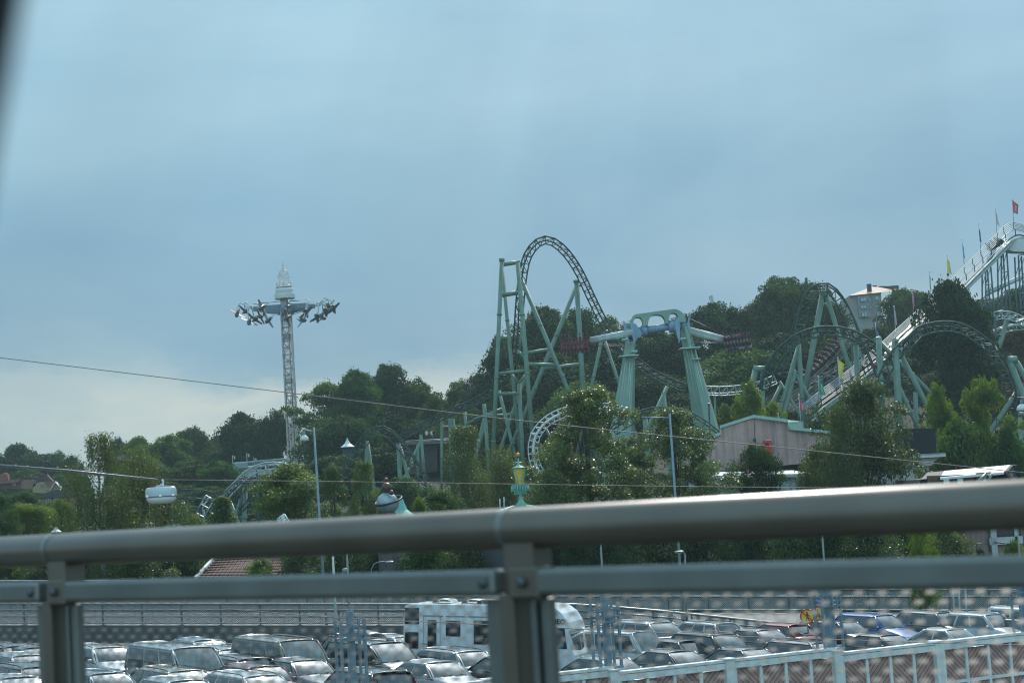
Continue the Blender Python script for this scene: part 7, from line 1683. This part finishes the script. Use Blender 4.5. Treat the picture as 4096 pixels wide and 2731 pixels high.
NEAR = [
 ('birch', 'birch', 225, 1006, 150, 115, 'tall drooping birch at the left with its top against the sky'),
 ('birch', 'birch', 310, 1030, 150, 119, 'second drooping birch, right of the tallest left birch'),
 ('birch', 'birch', 380, 1120, 130, 124, 'lower birch foliage beneath the hanging street lamp'),
 ('birch', 'birch', 1062, 985, 150, 150, 'hanging birch left of the tall coaster columns'),
 ('birch', 'birch', 1150, 1030, 130, 145, 'drooping birch left of the yellow lantern'),
 ('near', 'green', 1010, 1130, 130, 135, 'glossy green tree left of the yellow lantern'),
 ('near', 'yellow', 660, 1072, 185, 128, 'yellowish light green tree in front of the tower ride foot'),
 ('poplar', 'poplar', 765, 1075, 95, 124, 'glossy leaved tree right of the tall bell lamp'),
 ('poplar', 'poplar', 835, 1065, 85, 122, 'glossy leaved tree left of the globe statue'),
 ('poplar', 'poplar', 1345, 902, 250, 122, 'large glossy poplar glittering with sunlit leaves in the middle'),
 ('poplar', 'poplar', 1540, 946, 205, 126, 'glossy poplar behind the thin flat arm lamp'),
 ('poplar', 'poplar', 1440, 1010, 160, 130, 'glossy foliage joining the two large poplars'),
 ('poplar', 'poplar', 1285, 1000, 150, 124, 'glossy foliage at the left side of the largest poplar, right of the white spiral track'),
 ('poplar', 'poplar', 1605, 1035, 120, 129, 'lower glossy foliage in front of the left end of the pink hall'),
 ('near', 'poplar', 1262, 1085, 130, 120, 'dark glossy foliage right of the yellow lantern'),
 ('near', 'oak', 1738, 1030, 120, 138, 'small irregular dark tree in front of the pink hall'),
 ('birch', 'birch', 1858, 1050, 120, 134, 'drooping green shrub-like birch left of the large round birch'),
 ('near', 'birch', 1976, 885, 195, 132, 'large round dark birch in front of the silver lift hill'),
 ('birch', 'birch', 1925, 940, 120, 130, 'drooping birch at the left side of the large round birch'),
 ('near', 'lime', 55, 1160, 115, 165, 'rounded bright maple low at the left edge'),
 ('near', 'green', -5, 1140, 80, 160, 'green tree cut off by the left edge'),
 ('near', 'lime', 140, 1150, 70, 168, 'bright green tree between the left houses and the left birch'),
 ('near', 'green', 60, 1130, 90, 215, 'mid green tree just below the left houses'),
 ('cone', 'green', 510, 1145, 78, 150, 'small conical tree right of the hanging street lamp'),
 ('near', 'yellow', 445, 1185, 70, 140, 'small yellowish bush-like tree left of the conical tree'),
 ('near', 'lime', 960, 1148, 55, 128, 'small bright lime tree right of the globe statue'),
 ('near', 'lime', 2110, 1190, 55, 100, 'little bright green shoot beside the black canopy'),
]
for r in NEAR: tree(*r, group='trees behind the road')
# hedge of shrubs between the two foreground rails
hx = [(20, 1255, 110, 'green'), (110, 1250, 110, 'birch'), (215, 1240, 120, 'birch'), (315, 1235, 120, 'birch'), (410, 1240, 90, 'dark'), (595, 1282, 95, 'yellow'), (690, 1230, 110, 'poplar'), (790, 1220, 110, 'poplar'),
      (880, 1225, 110, 'oak'), (975, 1215, 120, 'green'), (1075, 1215, 120, 'poplar'), (1180, 1190, 130, 'oak'), (1290, 1195, 130, 'dark'), (1400, 1190, 130, 'dark'), (1510, 1185, 130, 'poplar'), (1615, 1190, 120, 'dark'),
      (1710, 1180, 120, 'dark'), (1800, 1185, 110, 'poplar'), (1890, 1160, 130, 'dark'), (1990, 1155, 130, 'poplar'), (2085, 1160, 120, 'oak'), (2170, 1190, 110, 'poplar'), (2250, 1265, 60, 'dark'), (2330, 1245, 80, 'lime')]
nm = ['farthest left', 'second from the left', 'under the left birches', 'under the second birch', 'dark one left of the pantile roof', 'light one in front of the pantile roof', 'right of the pantile roof', 'behind the thin bare pole', 'behind the swan-neck lamp', 'right of the swan-neck lamp',
      'left of the middle bridge post', 'behind the middle bridge post', 'just right of the middle bridge post', 'second right of the middle bridge post', 'left of the flat oval lamp', 'behind the flat oval lamp', 'right of the flat oval lamp', 'glossy one in front of the large dark stretch',
      'below the large round birch', 'glossy one right of the large round birch', 'left of the pink shop front', 'overlapping the pink shop front', 'small dark one before the shop railing', 'bright one at the right edge']
for (x, y, w_, m), n_ in zip(hx, nm): tree('bush', m, x, y, w_, 113+(x % 7), 'shrub in the belt behind the road, '+n_, name='shrub', hmin=2, group='shrubs behind the road')
# dark understorey on the slope, so that no bare ground shows between trunks
rng = np.random.default_rng(5); V = []; T = []
for k in range(420):
    X = rng.uniform(-115, 125); Y = rng.uniform(195, 345) if k % 3 else rng.uniform(130, 200)
    if abs(X) < 1.0*Y*.29:
        z = terr(X, Y); r = rng.uniform(2, 4); n = 60
        d = rng.normal(size=(n, 3)); d /= np.linalg.norm(d, axis=1)[:, None]; p = np.array([X, Y, z])+d*np.array([r, r, r*.7])*rng.random((n, 1))**.4
        nn = rng.normal(size=(n, 3)); nn /= np.linalg.norm(nn, axis=1)[:, None]; u = np.cross(nn, d); u /= np.linalg.norm(u, axis=1)[:, None]; v = np.cross(nn, u); s = .45*(.6+.7*rng.random((n, 1)))
        V.append(np.stack([p-u*s, p-v*s*.7, p+u*s, p+v*s*.7], axis=1)); T.append(rng.random(n))
V = np.concatenate(V); me = quads_mesh('undergrowth', V, np.concatenate(T)); me.materials.append(LM['dark']); o = bpy.data.objects.new('undergrowth', me); COL.objects.link(o); tag(o, 'dark mass of undergrowth covering the wooded slope', 'undergrowth', kind='stuff')
# ================================================================== haze
b = MB(); b.box((0, 1470, 22), (5200, 3100, 76))
m = bpy.data.materials.new('haze_air'); m.use_nodes = True; n = m.node_tree; n.nodes.clear(); o_ = n.nodes.new('ShaderNodeOutputMaterial'); pv = n.nodes.new('ShaderNodeVolumePrincipled')
pv.inputs['Color'].default_value = (.55, .76, .82, 1); pv.inputs['Density'].default_value = .0002; pv.inputs['Anisotropy'].default_value = .35
n.links.new(pv.outputs[0], o_.inputs['Volume'])
HZ = b.build('haze', m); tag(HZ, 'pale summer haze in the air over the park', 'haze', kind='stuff')
m.cycles.homogeneous_volume = True
